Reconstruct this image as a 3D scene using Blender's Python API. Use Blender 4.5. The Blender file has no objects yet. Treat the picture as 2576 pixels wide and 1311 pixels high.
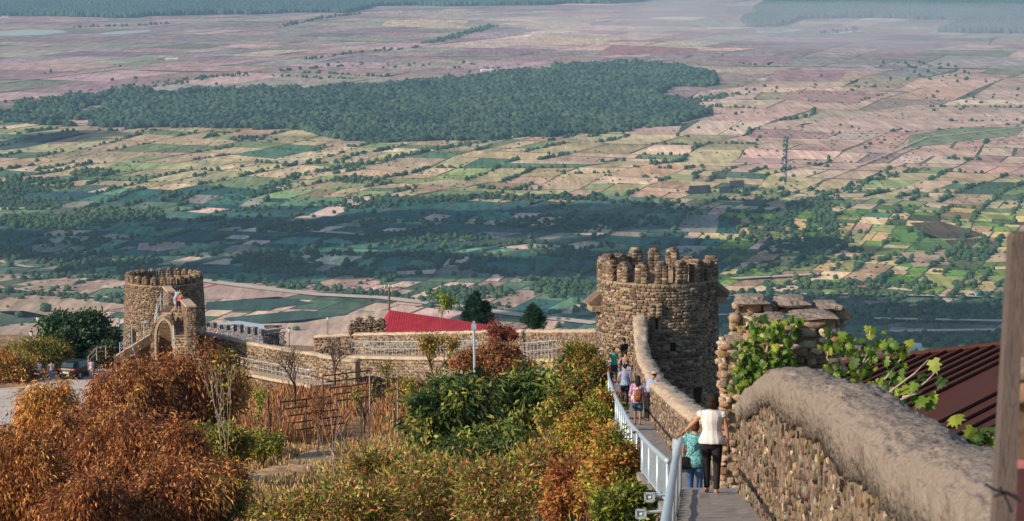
import bpy, math, random
import numpy as np
from mathutils import Vector, Matrix
from math import radians as R, sin, cos, tan, pi, sqrt

scene = bpy.context.scene
col = scene.collection
rng = np.random.default_rng(7)
random.seed(7)

# ------------------------------------------------------------------ camera
FPX, CU, CV, PHI = 7000.0, 1288.0, 655.5, R(6.95)
cam_d = bpy.data.cameras.new("camera")
cam = bpy.data.objects.new("camera", cam_d); col.objects.link(cam)
cam.location = (0, 0, 0); cam.rotation_euler = (R(90) - PHI, 0, 0)
cam_d.sensor_width = 36.0; cam_d.lens = 36.0 * FPX / 2576.0
cam_d.clip_start = 0.5; cam_d.clip_end = 120000
cam_d.dof.use_dof = True; cam_d.dof.focus_distance = 85; cam_d.dof.aperture_fstop = 7.0
scene.camera = cam

# ------------------------------------------------------------------ sky and sun
SUN_EL, SUN_AZ = R(26), R(62)          # azimuth measured from the direction behind the camera towards the left
to_sun = Vector((-sin(SUN_AZ) * cos(SUN_EL), -cos(SUN_AZ) * cos(SUN_EL), sin(SUN_EL)))
w = bpy.data.worlds.new("World"); scene.world = w; w.use_nodes = True
nt = w.node_tree; nt.nodes.clear()
sky = nt.nodes.new('ShaderNodeTexSky'); sky.sky_type = 'NISHITA'; sky.sun_disc = False
sky.sun_elevation = SUN_EL; sky.sun_rotation = math.atan2(to_sun.x, to_sun.y)
sky.air_density = 1.3; sky.dust_density = 1.0; sky.ozone_density = 2.0
bg = nt.nodes.new('ShaderNodeBackground'); bg.inputs[1].default_value = 0.11
wo = nt.nodes.new('ShaderNodeOutputWorld')
nt.links.new(sky.outputs[0], bg.inputs[0]); nt.links.new(bg.outputs[0], wo.inputs[0])
sd = bpy.data.lights.new("sun", 'SUN'); sd.energy = 5.0; sd.angle = R(0.6); sd.color = (1.0, 0.81, 0.61)
so = bpy.data.objects.new("sun", sd); col.objects.link(so)
so.rotation_euler = to_sun.to_track_quat('Z', 'Y').to_euler(); so.location = (-60, -30, 60)

scene.view_settings.view_transform = 'Standard'; scene.view_settings.look = 'None'
scene.view_settings.exposure = 0.2; scene.view_settings.gamma = 1.0
scene.render.engine = 'CYCLES'
cy = scene.cycles
cy.max_bounces = 6; cy.diffuse_bounces = 3; cy.glossy_bounces = 2; cy.transmission_bounces = 3
cy.volume_bounces = 0; cy.transparent_max_bounces = 6
cy.use_denoising = True
cy.caustics_reflective = False; cy.caustics_refractive = False

# ------------------------------------------------------------------ pixels to points
def ray(u, v):
    a = (u - CU) / FPX; b = -(v - CV) / FPX
    return np.array([a, cos(PHI) + b * sin(PHI), -sin(PHI) + b * cos(PHI)])
def P(u, v, y):
    d = ray(u, v); return d * (y / d[1])
def PZ(u, v, z):
    d = ray(u, v); return d * (z / d[2])
def proj(p):
    p = np.asarray(p, float)
    f = p[..., 1] * cos(PHI) - p[..., 2] * sin(PHI)
    up = p[..., 1] * sin(PHI) + p[..., 2] * cos(PHI)
    return CU + FPX * p[..., 0] / f, CV - FPX * up / f
VZ = -480.0

# ------------------------------------------------------------------ noise in numpy
def vnoise(x, y, seed=0):
    x = np.asarray(x, float); y = np.asarray(y, float)
    xi = np.floor(x).astype(np.int64); yi = np.floor(y).astype(np.int64)
    fx = x - xi; fy = y - yi
    fx = fx * fx * (3 - 2 * fx); fy = fy * fy * (3 - 2 * fy)
    def h(a, b):
        n = (a * 374761393 + b * 668265263 + seed * 974634777) & 0xffffffff
        n = ((n ^ (n >> 13)) * 1274126177) & 0xffffffff
        return ((n ^ (n >> 16)) & 0xffff) / 65535.0
    return (h(xi, yi) * (1 - fx) + h(xi + 1, yi) * fx) * (1 - fy) + (h(xi, yi + 1) * (1 - fx) + h(xi + 1, yi + 1) * fx) * fy
def fbm(x, y, seed=0, o=4):
    s = 0; a = 0.5
    for i in range(o):
        s = s + a * vnoise(np.asarray(x) * 2 ** i, np.asarray(y) * 2 ** i, seed + i); a *= 0.5
    return s / (1 - 0.5 ** o)

# ------------------------------------------------------------------ objects, tags
def tag(o, label=None, cat=None, group=None, kind=None):
    if label: o['label'] = label
    if cat: o['category'] = cat
    if group: o['group'] = group
    if kind: o['kind'] = kind
    return o
def thing(name, loc, label, cat, group=None, rz=0.0):
    o = bpy.data.objects.new(name, None); col.objects.link(o)
    o.location = loc; o.rotation_euler = (0, 0, rz); o.empty_display_size = 0.3
    return tag(o, label, cat, group)
def make_mesh(name, verts, faces, mat=None, cols=None, smooth=False):
    """verts (N,3), faces: list of tuples or an (M,k) array, cols (M,3) per face"""
    me = bpy.data.meshes.new(name)
    verts = np.asarray(verts, np.float32)
    if isinstance(faces, np.ndarray):
        m, k = faces.shape
        me.vertices.add(len(verts)); me.vertices.foreach_set('co', verts.ravel())
        me.loops.add(m * k); me.loops.foreach_set('vertex_index', faces.astype(np.int32).ravel())
        me.polygons.add(m)
        me.polygons.foreach_set('loop_start', np.arange(0, m * k, k, dtype=np.int32))
        me.polygons.foreach_set('loop_total', np.full(m, k, np.int32))
        me.update(calc_edges=True)
    else:
        me.from_pydata([tuple(v) for v in verts.tolist()], [], faces)
        m = len(faces)
    if cols is not None:
        a = me.attributes.new('col', 'FLOAT_COLOR', 'FACE')
        c = np.ones((m, 4), np.float32); c[:, :3] = cols
        a.data.foreach_set('color', c.ravel())
    if smooth: me.polygons.foreach_set('use_smooth', np.ones(m, bool))
    if mat: me.materials.append(mat)
    me.update()
    return me
def link(name, me, parent=None, loc=None):
    o = bpy.data.objects.new(name, me); col.objects.link(o)
    if parent: o.parent = parent
    if loc is not None: o.location = loc
    return o
def obj(name, verts, faces, mat=None, parent=None, cols=None, smooth=False, origin=None):
    verts = np.asarray(verts, float)
    if parent is not None and origin is None:
        origin = None
    if parent is not None:
        # verts are given in world space unless the parent sits at the origin of its own frame
        pass
    return link(name, make_mesh(name, verts, faces, mat, cols, smooth), parent)

class MB:
    """collects shapes (world or local space) and builds ONE mesh object"""
    def __init__(s): s.v = []; s.f = []; s.c = []; s.n = 0
    def add(s, v, f, c=None):
        v = np.asarray(v, float).reshape(-1, 3)
        s.v.append(v)
        for q in f: s.f.append(tuple(int(i) + s.n for i in q)); s.c.append(c if c is not None else (1, 1, 1))
        s.n += len(v)
    def box(s, c, h, rz=0.0, col_=None, M=None):
        x, y, z = h
        v = np.array([(a * x, b * y, d * z) for d in (-1, 1) for b in (-1, 1) for a in (-1, 1)], float)
        if M is not None: v = v @ np.array(M).T
        if rz:
            cz, sz = cos(rz), sin(rz); v = v @ np.array([[cz, sz, 0], [-sz, cz, 0], [0, 0, 1]])
        s.add(v + np.array(c), [(0, 2, 3, 1), (4, 5, 7, 6), (0, 1, 5, 4), (2, 6, 7, 3), (0, 4, 6, 2), (1, 3, 7, 5)], col_)
    def hexa(s, v8, c=None):   # bottom ring 0-3, top ring 4-7
        s.add(v8, [(3, 2, 1, 0), (4, 5, 6, 7), (0, 1, 5, 4), (1, 2, 6, 5), (2, 3, 7, 6), (3, 0, 4, 7)], c)
    def tube(s, pts, rad, n=6, cap=True, c=None, flat=1.0):
        pts = np.asarray(pts, float); m = len(pts)
        rad = np.full(m, rad, float) if np.isscalar(rad) else np.asarray(rad, float)
        t = np.gradient(pts, axis=0); t /= np.linalg.norm(t, axis=1)[:, None] + 1e-9
        ref = np.array([0, 0, 1.0]) if abs(t[0][2]) < 0.9 else np.array([1.0, 0, 0])
        vs = []
        a = np.linspace(0, 2 * pi, n, endpoint=False)
        for i in range(m):
            x = np.cross(ref, t[i]); x /= np.linalg.norm(x) + 1e-9
            y = np.cross(t[i], x); ref2 = y
            vs.append(pts[i] + rad[i] * (np.outer(np.cos(a), x) + flat * np.outer(np.sin(a), y)))
        f = [(i * n + j, i * n + (j + 1) % n, (i + 1) * n + (j + 1) % n, (i + 1) * n + j) for i in range(m - 1) for j in range(n)]
        if cap: f += [tuple(range(n - 1, -1, -1)), tuple(range((m - 1) * n, m * n))]
        s.add(np.concatenate(vs), f, c)
    def loft(s, rings, c=None):
        """rings: list of (center, ax, ay) with vectors; 12 points each, capped"""
        n = 12; a = np.linspace(0, 2 * pi, n, endpoint=False)
        vs = [np.array(ce) + np.outer(np.cos(a), ax) + np.outer(np.sin(a), ay) for ce, ax, ay in rings]
        m = len(rings)
        f = [(i * n + j, i * n + (j + 1) % n, (i + 1) * n + (j + 1) % n, (i + 1) * n + j) for i in range(m - 1) for j in range(n)]
        f += [tuple(range(n - 1, -1, -1)), tuple(range((m - 1) * n, m * n))]
        s.add(np.concatenate(vs), f, c)
    def sphere(s, c, r, n=10, m=7, col_=None, M=None):
        r = np.array([r, r, r]) if np.isscalar(r) else np.array(r)
        vs = [(0, 0, -1)]
        for i in range(1, m):
            p = -pi / 2 + pi * i / m
            vs += [(cos(p) * cos(2 * pi * j / n), cos(p) * sin(2 * pi * j / n), sin(p)) for j in range(n)]
        vs.append((0, 0, 1))
        f = [(0, 1 + (j + 1) % n, 1 + j) for j in range(n)]
        for i in range(m - 2):
            f += [(1 + i * n + j, 1 + i * n + (j + 1) % n, 1 + (i + 1) * n + (j + 1) % n, 1 + (i + 1) * n + j) for j in range(n)]
        L = 1 + (m - 1) * n
        f += [(L, 1 + (m - 2) * n + j, 1 + (m - 2) * n + (j + 1) % n) for j in range(n)]
        v = np.array(vs) * r
        if M is not None: v = v @ np.array(M).T
        s.add(v + np.array(c), f, col_)
    def lathe(s, c, prof, n=48, c_=None, closed=True):
        a = np.linspace(0, 2 * pi, n, endpoint=False)
        vs = [np.stack([c[0] + r * np.cos(a), c[1] + r * np.sin(a), np.full(n, z)], 1) for r, z in prof]
        m = len(prof)
        f = [(i * n + j, i * n + (j + 1) % n, (i + 1) * n + (j + 1) % n, (i + 1) * n + j) for i in range(m - 1) for j in range(n)]
        if closed: f += [tuple(range(n - 1, -1, -1)), tuple(range((m - 1) * n, m * n))]
        s.add(np.concatenate(vs), f, c_)
    def build(s, name, mat, parent=None, smooth=False, colors=False):
        v = np.concatenate(s.v)
        if parent is not None:
            Mi = parent.matrix_basis.inverted() if parent.parent is None else Matrix.Identity(4)
            if getattr(s, 'world', True) and parent.parent is None:
                A = np.array(Mi); v = v @ A[:3, :3].T + A[:3, 3]
        return link(name, make_mesh(name, v, s.f, mat, np.array(s.c) if colors else None, smooth), parent)
def LMB():
    m = MB(); m.world = False; return m

def to_local(v, parent):
    if parent is None: return v
    root = parent
    M = np.array(root.matrix_basis.inverted()) if root.parent is None else np.eye(4)
    return np.asarray(v) @ M[:3, :3].T + M[:3, 3]

# ------------------------------------------------------------------ materials
MATS = {}
def newmat(name):
    m = bpy.data.materials.new(name); m.use_nodes = True
    n = m.node_tree; n.nodes.clear()
    out = n.nodes.new('ShaderNodeOutputMaterial'); b = n.nodes.new('ShaderNodeBsdfPrincipled')
    n.links.new(b.outputs[0], out.inputs[0])
    MATS[name] = m
    return m, n, b, out
def surf(name, base, rough=0.8, var=0.25, scale=4.0, bump=0.0, bscale=30.0, metal=0.0, attr=False, detail=5, stretch=(1, 1, 1), spec=0.3, coord='Object', base2=None):
    m, n, b, out = newmat(name)
    L = n.links.new
    tc = n.nodes.new('ShaderNodeTexCoord'); mp = n.nodes.new('ShaderNodeMapping'); mp.inputs['Scale'].default_value = stretch
    L(tc.outputs[coord], mp.inputs[0])
    no = n.nodes.new('ShaderNodeTexNoise'); no.inputs['Scale'].default_value = scale; no.inputs['Detail'].default_value = detail
    no.inputs['Roughness'].default_value = 0.65
    L(mp.outputs[0], no.inputs['Vector'])
    if attr:
        at = n.nodes.new('ShaderNodeAttribute'); at.attribute_name = 'col'; src = at.outputs['Color']
    else:
        rgb = n.nodes.new('ShaderNodeRGB'); rgb.outputs[0].default_value = (*base, 1); src = rgb.outputs[0]
    if base2 is not None:
        mx0 = n.nodes.new('ShaderNodeMix'); mx0.data_type = 'RGBA'; mx0.inputs['B'].default_value = (*base2, 1)
        L(src, mx0.inputs['A'])
        cr0 = n.nodes.new('ShaderNodeMapRange'); cr0.inputs[1].default_value = 0.42; cr0.inputs[2].default_value = 0.62
        L(no.outputs['Fac'], cr0.inputs[0]); L(cr0.outputs[0], mx0.inputs['Factor']); src = mx0.outputs['Result']
    mr = n.nodes.new('ShaderNodeMapRange'); mr.inputs[1].default_value = 0.3; mr.inputs[2].default_value = 0.7
    mr.inputs[3].default_value = 1 - var; mr.inputs[4].default_value = 1 + var
    L(no.outputs['Fac'], mr.inputs[0])
    mx = n.nodes.new('ShaderNodeVectorMath'); mx.operation = 'SCALE'
    L(src, mx.inputs[0]); L(mr.outputs[0], mx.inputs['Scale'])
    L(mx.outputs[0], b.inputs['Base Color'])
    b.inputs['Roughness'].default_value = rough; b.inputs['Metallic'].default_value = metal
    b.inputs['Specular IOR Level'].default_value = spec
    if bump:
        n2 = n.nodes.new('ShaderNodeTexNoise'); n2.inputs['Scale'].default_value = bscale; n2.inputs['Detail'].default_value = 6
        L(mp.outputs[0], n2.inputs['Vector'])
        bp = n.nodes.new('ShaderNodeBump'); bp.inputs['Strength'].default_value = 1.0; bp.inputs['Distance'].default_value = bump
        L(n2.outputs['Fac'], bp.inputs['Height']); L(bp.outputs[0], b.inputs['Normal'])
    return m
def leafmat(name, trans=0.3, rough=0.6):
    m, n, b, out = newmat(name)
    L = n.links.new
    at = n.nodes.new('ShaderNodeAttribute'); at.attribute_name = 'col'
    tc = n.nodes.new('ShaderNodeTexCoord')
    no = n.nodes.new('ShaderNodeTexNoise'); no.inputs['Scale'].default_value = 3.0; L(tc.outputs['Object'], no.inputs['Vector'])
    mr = n.nodes.new('ShaderNodeMapRange'); mr.inputs[1].default_value = 0.3; mr.inputs[2].default_value = 0.7; mr.inputs[3].default_value = 0.8; mr.inputs[4].default_value = 1.2
    L(no.outputs['Fac'], mr.inputs[0])
    sc = n.nodes.new('ShaderNodeVectorMath'); sc.operation = 'SCALE'; L(at.outputs['Color'], sc.inputs[0]); L(mr.outputs[0], sc.inputs['Scale'])
    L(sc.outputs[0], b.inputs['Base Color']); b.inputs['Roughness'].default_value = rough; b.inputs['Specular IOR Level'].default_value = 0.25
    tr = n.nodes.new('ShaderNodeBsdfTranslucent'); L(sc.outputs[0], tr.inputs['Color'])
    ms = n.nodes.new('ShaderNodeMixShader'); ms.inputs[0].default_value = trans
    L(b.outputs[0], ms.inputs[1]); L(tr.outputs[0], ms.inputs[2]); L(ms.outputs[0], out.inputs[0])
    return m
def crownmat(name, c1, c2, scale=0.35):
    """far foliage: colour differs from tree to tree and from clump to clump"""
    m, n, b, out = newmat(name); L = n.links.new
    oi = n.nodes.new('ShaderNodeObjectInfo'); tc = n.nodes.new('ShaderNodeTexCoord')
    no = n.nodes.new('ShaderNodeTexNoise'); no.inputs['Scale'].default_value = 2.5; no.inputs['Detail'].default_value = 4
    L(tc.outputs['Object'], no.inputs['Vector'])
    ad = n.nodes.new('ShaderNodeMath'); ad.operation = 'MULTIPLY_ADD'; ad.inputs[1].default_value = 0.6; L(oi.outputs['Random'], ad.inputs[0])
    mr = n.nodes.new('ShaderNodeMapRange'); mr.inputs[1].default_value = 0.3; mr.inputs[2].default_value = 0.7; mr.inputs[3].default_value = 0.0; mr.inputs[4].default_value = 0.4
    L(no.outputs['Fac'], mr.inputs[0])
    lv = n.nodes.new('ShaderNodeVectorMath'); lv.operation = 'SCALE'; lv.inputs['Scale'].default_value = .006; L(oi.outputs['Location'], lv.inputs[0])
    n5 = n.nodes.new('ShaderNodeTexNoise'); n5.inputs['Scale'].default_value = 1.0; n5.inputs['Detail'].default_value = 5; L(lv.outputs[0], n5.inputs['Vector'])
    m5 = n.nodes.new('ShaderNodeMapRange'); m5.inputs[1].default_value = .35; m5.inputs[2].default_value = .65; m5.inputs[3].default_value = -.25; m5.inputs[4].default_value = .35; L(n5.outputs['Fac'], m5.inputs[0])
    a5 = n.nodes.new('ShaderNodeMath'); a5.operation = 'ADD'; L(mr.outputs[0], a5.inputs[0]); L(m5.outputs[0], a5.inputs[1]); L(a5.outputs[0], ad.inputs[2])
    mx = n.nodes.new('ShaderNodeMix'); mx.data_type = 'RGBA'; mx.inputs['A'].default_value = (*c1, 1); mx.inputs['B'].default_value = (*c2, 1)
    L(ad.outputs[0], mx.inputs['Factor']); L(mx.outputs['Result'], b.inputs['Base Color'])
    n2 = n.nodes.new('ShaderNodeTexNoise'); n2.inputs['Scale'].default_value = 9; n2.inputs['Detail'].default_value = 5; L(tc.outputs['Object'], n2.inputs['Vector'])
    bp = n.nodes.new('ShaderNodeBump'); bp.inputs['Distance'].default_value = 0.25; L(n2.outputs['Fac'], bp.inputs['Height']); L(bp.outputs[0], b.inputs['Normal'])
    b.inputs['Roughness'].default_value = 0.9; b.inputs['Specular IOR Level'].default_value = 0.1
    return m
def pattern(name, cs, scale=12.0, rough=0.8, kind='noise'):
    """printed cloth: hard-edged patches of several colours"""
    m, n, b, out = newmat(name); L = n.links.new
    tc = n.nodes.new('ShaderNodeTexCoord')
    if kind == 'noise':
        t = n.nodes.new('ShaderNodeTexNoise'); t.inputs['Scale'].default_value = scale; t.inputs['Detail'].default_value = 2; o = t.outputs['Fac']; lo, hi = 0.32, 0.68
    else:
        t = n.nodes.new('ShaderNodeTexVoronoi'); t.inputs['Scale'].default_value = scale; sx = n.nodes.new('ShaderNodeSeparateColor'); L(t.outputs['Color'], sx.inputs[0]); o = sx.outputs[0]; lo, hi = 0, 1
    L(tc.outputs['Object'], t.inputs['Vector'])
    r = n.nodes.new('ShaderNodeValToRGB'); r.color_ramp.interpolation = 'CONSTANT'
    e = r.color_ramp.elements; k = len(cs)
    e[0].position = 0; e[0].color = (*cs[0], 1); e[1].position = lo + (hi - lo) * (k - 1) / k; e[1].color = (*cs[-1], 1)
    for i in range(1, k - 1):
        q = e.new(lo + (hi - lo) * i / k); q.color = (*cs[i], 1)
    L(o, r.inputs[0]); L(r.outputs[0], b.inputs['Base Color']); b.inputs['Roughness'].default_value = rough; b.inputs['Specular IOR Level'].default_value = 0.2
    return m

M_STONE = surf('stone', (0.3, 0.22, 0.15), 0.85, 0.35, 9, 0.02, 22, attr=True)
M_MORTAR = surf('mortar', (0.36, 0.29, 0.215), 0.95, 0.4, 5, 0.08, 9, base2=(0.24, 0.18, 0.125))
M_MORTAR_NEAR = surf('mortar_near', (0.30, 0.225, 0.16), 0.95, 0.55, 7, 0.12, 12, base2=(0.075, 0.052, 0.036), detail=9, stretch=(1, 1.2, .6))  # dark second tone puts the shade of pits and gaps into the mortar
M_CEMENT = surf('cement', (0.29, 0.245, 0.21), 0.95, 0.6, 3.2, 0.07, 13, base2=(0.17, 0.145, 0.13), detail=12)
M_CEMENT_FAR = surf('cement_far', (0.42, 0.34, 0.26), 0.9, 0.25, 1.6, 0.03, 10)
M_CONC = surf('concrete', (0.30, 0.28, 0.27), 0.85, 0.3, 2.2, 0.006, 60, stretch=(1, 0.5, 1), base2=(0.20, 0.19, 0.19))
M_METAL = surf('galvanised', (0.44, 0.55, 0.66), 0.38, 0.15, 14, 0.0, metal=0.35, spec=0.5)
M_WOOD = surf('wood', (0.19, 0.155, 0.145), 0.9, 0.6, 9, 0.02, 30, stretch=(7, 7, 0.5), base2=(0.11, 0.085, 0.08))
M_PLANK = surf('plank', (0.16, 0.11, 0.08), 0.9, 0.4, 6, 0.01, 20)
M_BARK = surf('bark', (0.16, 0.12, 0.09), 0.95, 0.35, 8)
M_BARK_PALE = surf('bark_pale', (0.38, 0.32, 0.27), 0.9, 0.3, 8)
M_BARK_DARK = surf('bark_dark', (0.075, 0.055, 0.045), 0.95, 0.3, 8)
M_LEAF = leafmat('leaf', 0.28)
M_LEAF_DRY = leafmat('leaf_dry', 0.25, 0.7)
M_GRASS = leafmat('grass', 0.2, 0.8)
M_GROUND = surf('ground', (0.24, 0.165, 0.10), 0.95, 0.45, 0.5, 0.08, 3, base2=(0.30, 0.18, 0.10), detail=9)
M_ROAD = surf('road', (0.46, 0.42, 0.40), 0.95, 0.2, 0.6, 0.03, 4)
M_TRAIL = surf('trail', (0.36, 0.225, 0.13), 0.95, 0.45, 1.3, 0.06, 5, base2=(.42, .30, .19), detail=9)
M_HOLE = surf('hole', (0.02, 0.018, 0.016), 0.95, 0.1, 5)  # near-black colour standing in for shade inside openings
M_SLATE_CORE = surf('slate_core', (0.16, 0.16, 0.19), 0.9, 0.3, 4, 0.03, 12)
M_SLATE = surf('slate_stone', (0.2, 0.2, 0.22), 0.9, 0.3, 4, 0.02, 12, attr=True)
M_REDROOF = surf('red_sheet', (0.34, 0.022, 0.035), 0.55, 0.3, .8, spec=0.3, detail=8)
M_DARKROOF = surf('rusty_sheet', (0.085, 0.030, 0.024), 0.85, 0.45, 1.4, 0.006, 20, spec=0.08, base2=(0.045, 0.022, 0.02), detail=9)
M_WHITE = surf('white_paint', (0.7, 0.72, 0.74), 0.6, 0.08, 3)
M_PINK = surf('pink_paint', (0.55, 0.2, 0.19), 0.7, 0.15, 6)
M_BLACKMETAL = surf('black_metal', (0.03, 0.03, 0.035), 0.5, 0.1, 5)
M_SKIN = surf('skin', (0.42, 0.23, 0.15), 0.55, 0.08, 8)
M_SKIN_DARK = surf('skin_tan', (0.32, 0.155, 0.095), 0.55, 0.08, 8)
M_HAIR = surf('hair', (0.016, 0.011, 0.009), 0.7, 0.5, 60, 0.012, 70, stretch=(1, 1, 0.1), spec=.2)
M_HAIR_BROWN = surf('hair_brown', (0.075, 0.028, 0.018), 0.7, 0.5, 60, 0.012, 70, stretch=(1, 1, 0.1), spec=.2)
M_EYE = surf('eye', (0.02, 0.015, 0.012), 0.2, 0.0, 5)
M_LIP = surf('lip', (0.30, 0.09, 0.07), 0.5, 0.0, 5)

def palette(cs, n, jit=0.12, w=None, g=rng):
    cs = np.array(cs); i = g.choice(len(cs), n, p=None if w is None else np.array(w) / sum(w))
    return np.clip(cs[i] * (1 + g.normal(0, jit, (n, 1))) * (1 + g.normal(0, jit * 0.25, (n, 3))), 0.004, 0.9)

# ------------------------------------------------------------------ the valley floor
def strip_sheet(name, xs, ys, zf, mat):
    X, Y = np.meshgrid(xs, ys); Z = zf(X, Y)
    v = np.stack([X, Y, Z], -1).reshape(-1, 3); nx = len(xs); ny = len(ys)
    i = np.arange(nx - 1)[None, :] + nx * np.arange(ny - 1)[:, None]; i = i.ravel()
    f = np.stack([i, i + 1, i + 1 + nx, i + nx], 1)
    return make_mesh(name, v, f, mat, smooth=True)

m, n, b, out = newmat('valley_soil'); L = n.links.new
tc = n.nodes.new('ShaderNodeTexCoord')
n1 = n.nodes.new('ShaderNodeTexNoise'); n1.inputs['Scale'].default_value = 0.004; n1.inputs['Detail'].default_value = 10; n1.inputs['Roughness'].default_value = 0.7
L(tc.outputs['Object'], n1.inputs['Vector'])
cr = n.nodes.new('ShaderNodeValToRGB'); e = cr.color_ramp.elements
e[0].position = 0.35; e[0].color = (0.05, 0.085, 0.05, 1); e[1].position = 0.65; e[1].color = (0.20, 0.18, 0.12, 1)
L(n1.outputs['Fac'], cr.inputs[0]); L(cr.outputs[0], b.inputs['Base Color']); b.inputs['Roughness'].default_value = 1.0; b.inputs['Specular IOR Level'].default_value = 0.0
M_SOIL = m
vf = link('valley_ground', strip_sheet('valley_ground', np.linspace(-26000, 26000, 40), np.concatenate([np.linspace(-4000, 12000, 40), np.linspace(13000, 45000, 12)]), lambda X, Y: X * 0 + VZ, M_SOIL))
tag(vf, kind='structure')

# field parcels: crop colours per polygon, with cloud shade mixed into some
m, n, b, out = newmat('field_crop'); L = n.links.new
at = n.nodes.new('ShaderNodeAttribute'); at.attribute_name = 'col'
tc = n.nodes.new('ShaderNodeTexCoord')
n1 = n.nodes.new('ShaderNodeTexNoise'); n1.inputs['Scale'].default_value = 0.012; n1.inputs['Detail'].default_value = 9; n1.inputs['Roughness'].default_value = 0.72
mp = n.nodes.new('ShaderNodeMapping'); mp.inputs['Rotation'].default_value = (0, 0, R(17)); mp.inputs['Scale'].default_value = (2.2, 0.7, 1)
L(tc.outputs['Object'], mp.inputs[0]); L(mp.outputs[0], n1.inputs['Vector'])
mr = n.nodes.new('ShaderNodeMapRange'); mr.inputs[1].default_value = 0.3; mr.inputs[2].default_value = 0.7; mr.inputs[3].default_value = 0.62; mr.inputs[4].default_value = 1.38
L(n1.outputs['Fac'], mr.inputs[0])
n3 = n.nodes.new('ShaderNodeTexNoise'); n3.inputs['Scale'].default_value = 0.0022; n3.inputs['Detail'].default_value = 6
L(tc.outputs['Object'], n3.inputs['Vector'])
mx = n.nodes.new('ShaderNodeMix'); mx.data_type = 'RGBA'; L(at.outputs['Color'], mx.inputs['A'])
mx.inputs['B'].default_value = (0.20, 0.20, 0.13, 1)
m3 = n.nodes.new('ShaderNodeMapRange'); m3.inputs[1].default_value = 0.5; m3.inputs[2].default_value = 0.68; m3.inputs[4].default_value = 0.55
L(n3.outputs['Fac'], m3.inputs[0]); L(m3.outputs[0], mx.inputs['Factor'])
sc = n.nodes.new('ShaderNodeVectorMath'); sc.operation = 'SCALE'; L(mx.outputs['Result'], sc.inputs[0]); L(mr.outputs[0], sc.inputs['Scale'])
mp2 = n.nodes.new('ShaderNodeMapping'); mp2.inputs['Rotation'].default_value = (0, 0, R(17)); mp2.inputs['Scale'].default_value = (9, .35, 1); L(tc.outputs['Object'], mp2.inputs[0])
n4 = n.nodes.new('ShaderNodeTexNoise'); n4.inputs['Scale'].default_value = .012; n4.inputs['Detail'].default_value = 5; n4.inputs['Roughness'].default_value = .75; L(mp2.outputs[0], n4.inputs['Vector'])
m4 = n.nodes.new('ShaderNodeMapRange'); m4.inputs[1].default_value = .32; m4.inputs[2].default_value = .68; m4.inputs[3].default_value = .68; m4.inputs[4].default_value = 1.3; L(n4.outputs['Fac'], m4.inputs[0])
s4 = n.nodes.new('ShaderNodeVectorMath'); s4.operation = 'SCALE'; L(sc.outputs[0], s4.inputs[0]); L(m4.outputs[0], s4.inputs['Scale'])
L(s4.outputs[0], b.inputs['Base Color']); b.inputs['Roughness'].default_value = 1.0; b.inputs['Specular IOR Level'].default_value = 0.0
M_FIELD = m

FOREST = [(-60, 292), (0, 286), (70, 268), (150, 250), (330, 232), (480, 228), (700, 228), (900, 222), (960, 212), (1060, 205), (1250, 190), (1400, 172),
          (1560, 160), (1700, 166), (1800, 190), (1795, 214), (1700, 222), (1640, 236), (1720, 258), (1785, 286), (1700, 310), (1560, 330), (1380, 344), (1180, 352),
          (1000, 356), (850, 352), (760, 330), (500, 318), (300, 322), (130, 318), (40, 306), (-60, 302)]
def inpoly(u, v, poly):
    u = np.asarray(u); v = np.asarray(v); c = np.zeros(u.shape, bool); j = len(poly) - 1
    for i in range(len(poly)):
        xi, yi = poly[i]; xj, yj = poly[j]
        c ^= ((yi > v) != (yj > v)) & (u < (xj - xi) * (v - yi) / (yj - yi + 1e-12) + xi); j = i
    return c

ROT = R(-17)
def rot(a, b, s=1): return a * cos(ROT) - s * b * sin(ROT), s * a * sin(ROT) + b * cos(ROT)
parcels = []
def warp(x, y): return x + 70 * (float(vnoise(x / 260, y / 330, 71)) - .5), y + 170 * (float(vnoise(x / 210, y / 300, 72)) - .5)
prng = random.Random(11)
def bsp(a0, a1, b0, b1, dep=0):
    ca, cb = (a0 + a1) / 2, (b0 + b1) / 2
    x, y = rot(ca, cb)
    far = min(max((y - 3200) / 5500, 0), 1)
    ta = 40 + 290 * far ** 1.5; tb = 85 + 420 * far ** 1.5
    q = 0.6 + 1.1 * vnoise(x / 500, y / 900, 5)
    ta *= q * prng.uniform(0.5, 1.5); tb *= q * prng.uniform(0.5, 1.6)
    if y - (b1 - b0) > 17800 or y + (b1 - b0) < 2400 or abs(x) - (a1 - a0) - (b1 - b0) * .4 > 0.2 * max(y, 2500) + 250:
        return
    la, lb = a1 - a0, b1 - b0
    if la <= ta and lb <= tb:
        parcels.append((a0, a1, b0, b1)); return
    if la / ta > lb / tb:
        s = a0 + la * prng.uniform(.35, .65); bsp(a0, s, b0, b1); bsp(s, a1, b0, b1)
    else:
        s = b0 + lb * prng.uniform(.35, .65); bsp(a0, a1, b0, s); bsp(a0, a1, s, b1)
bsp(-9000, 9000, 1000, 20000)

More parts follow.
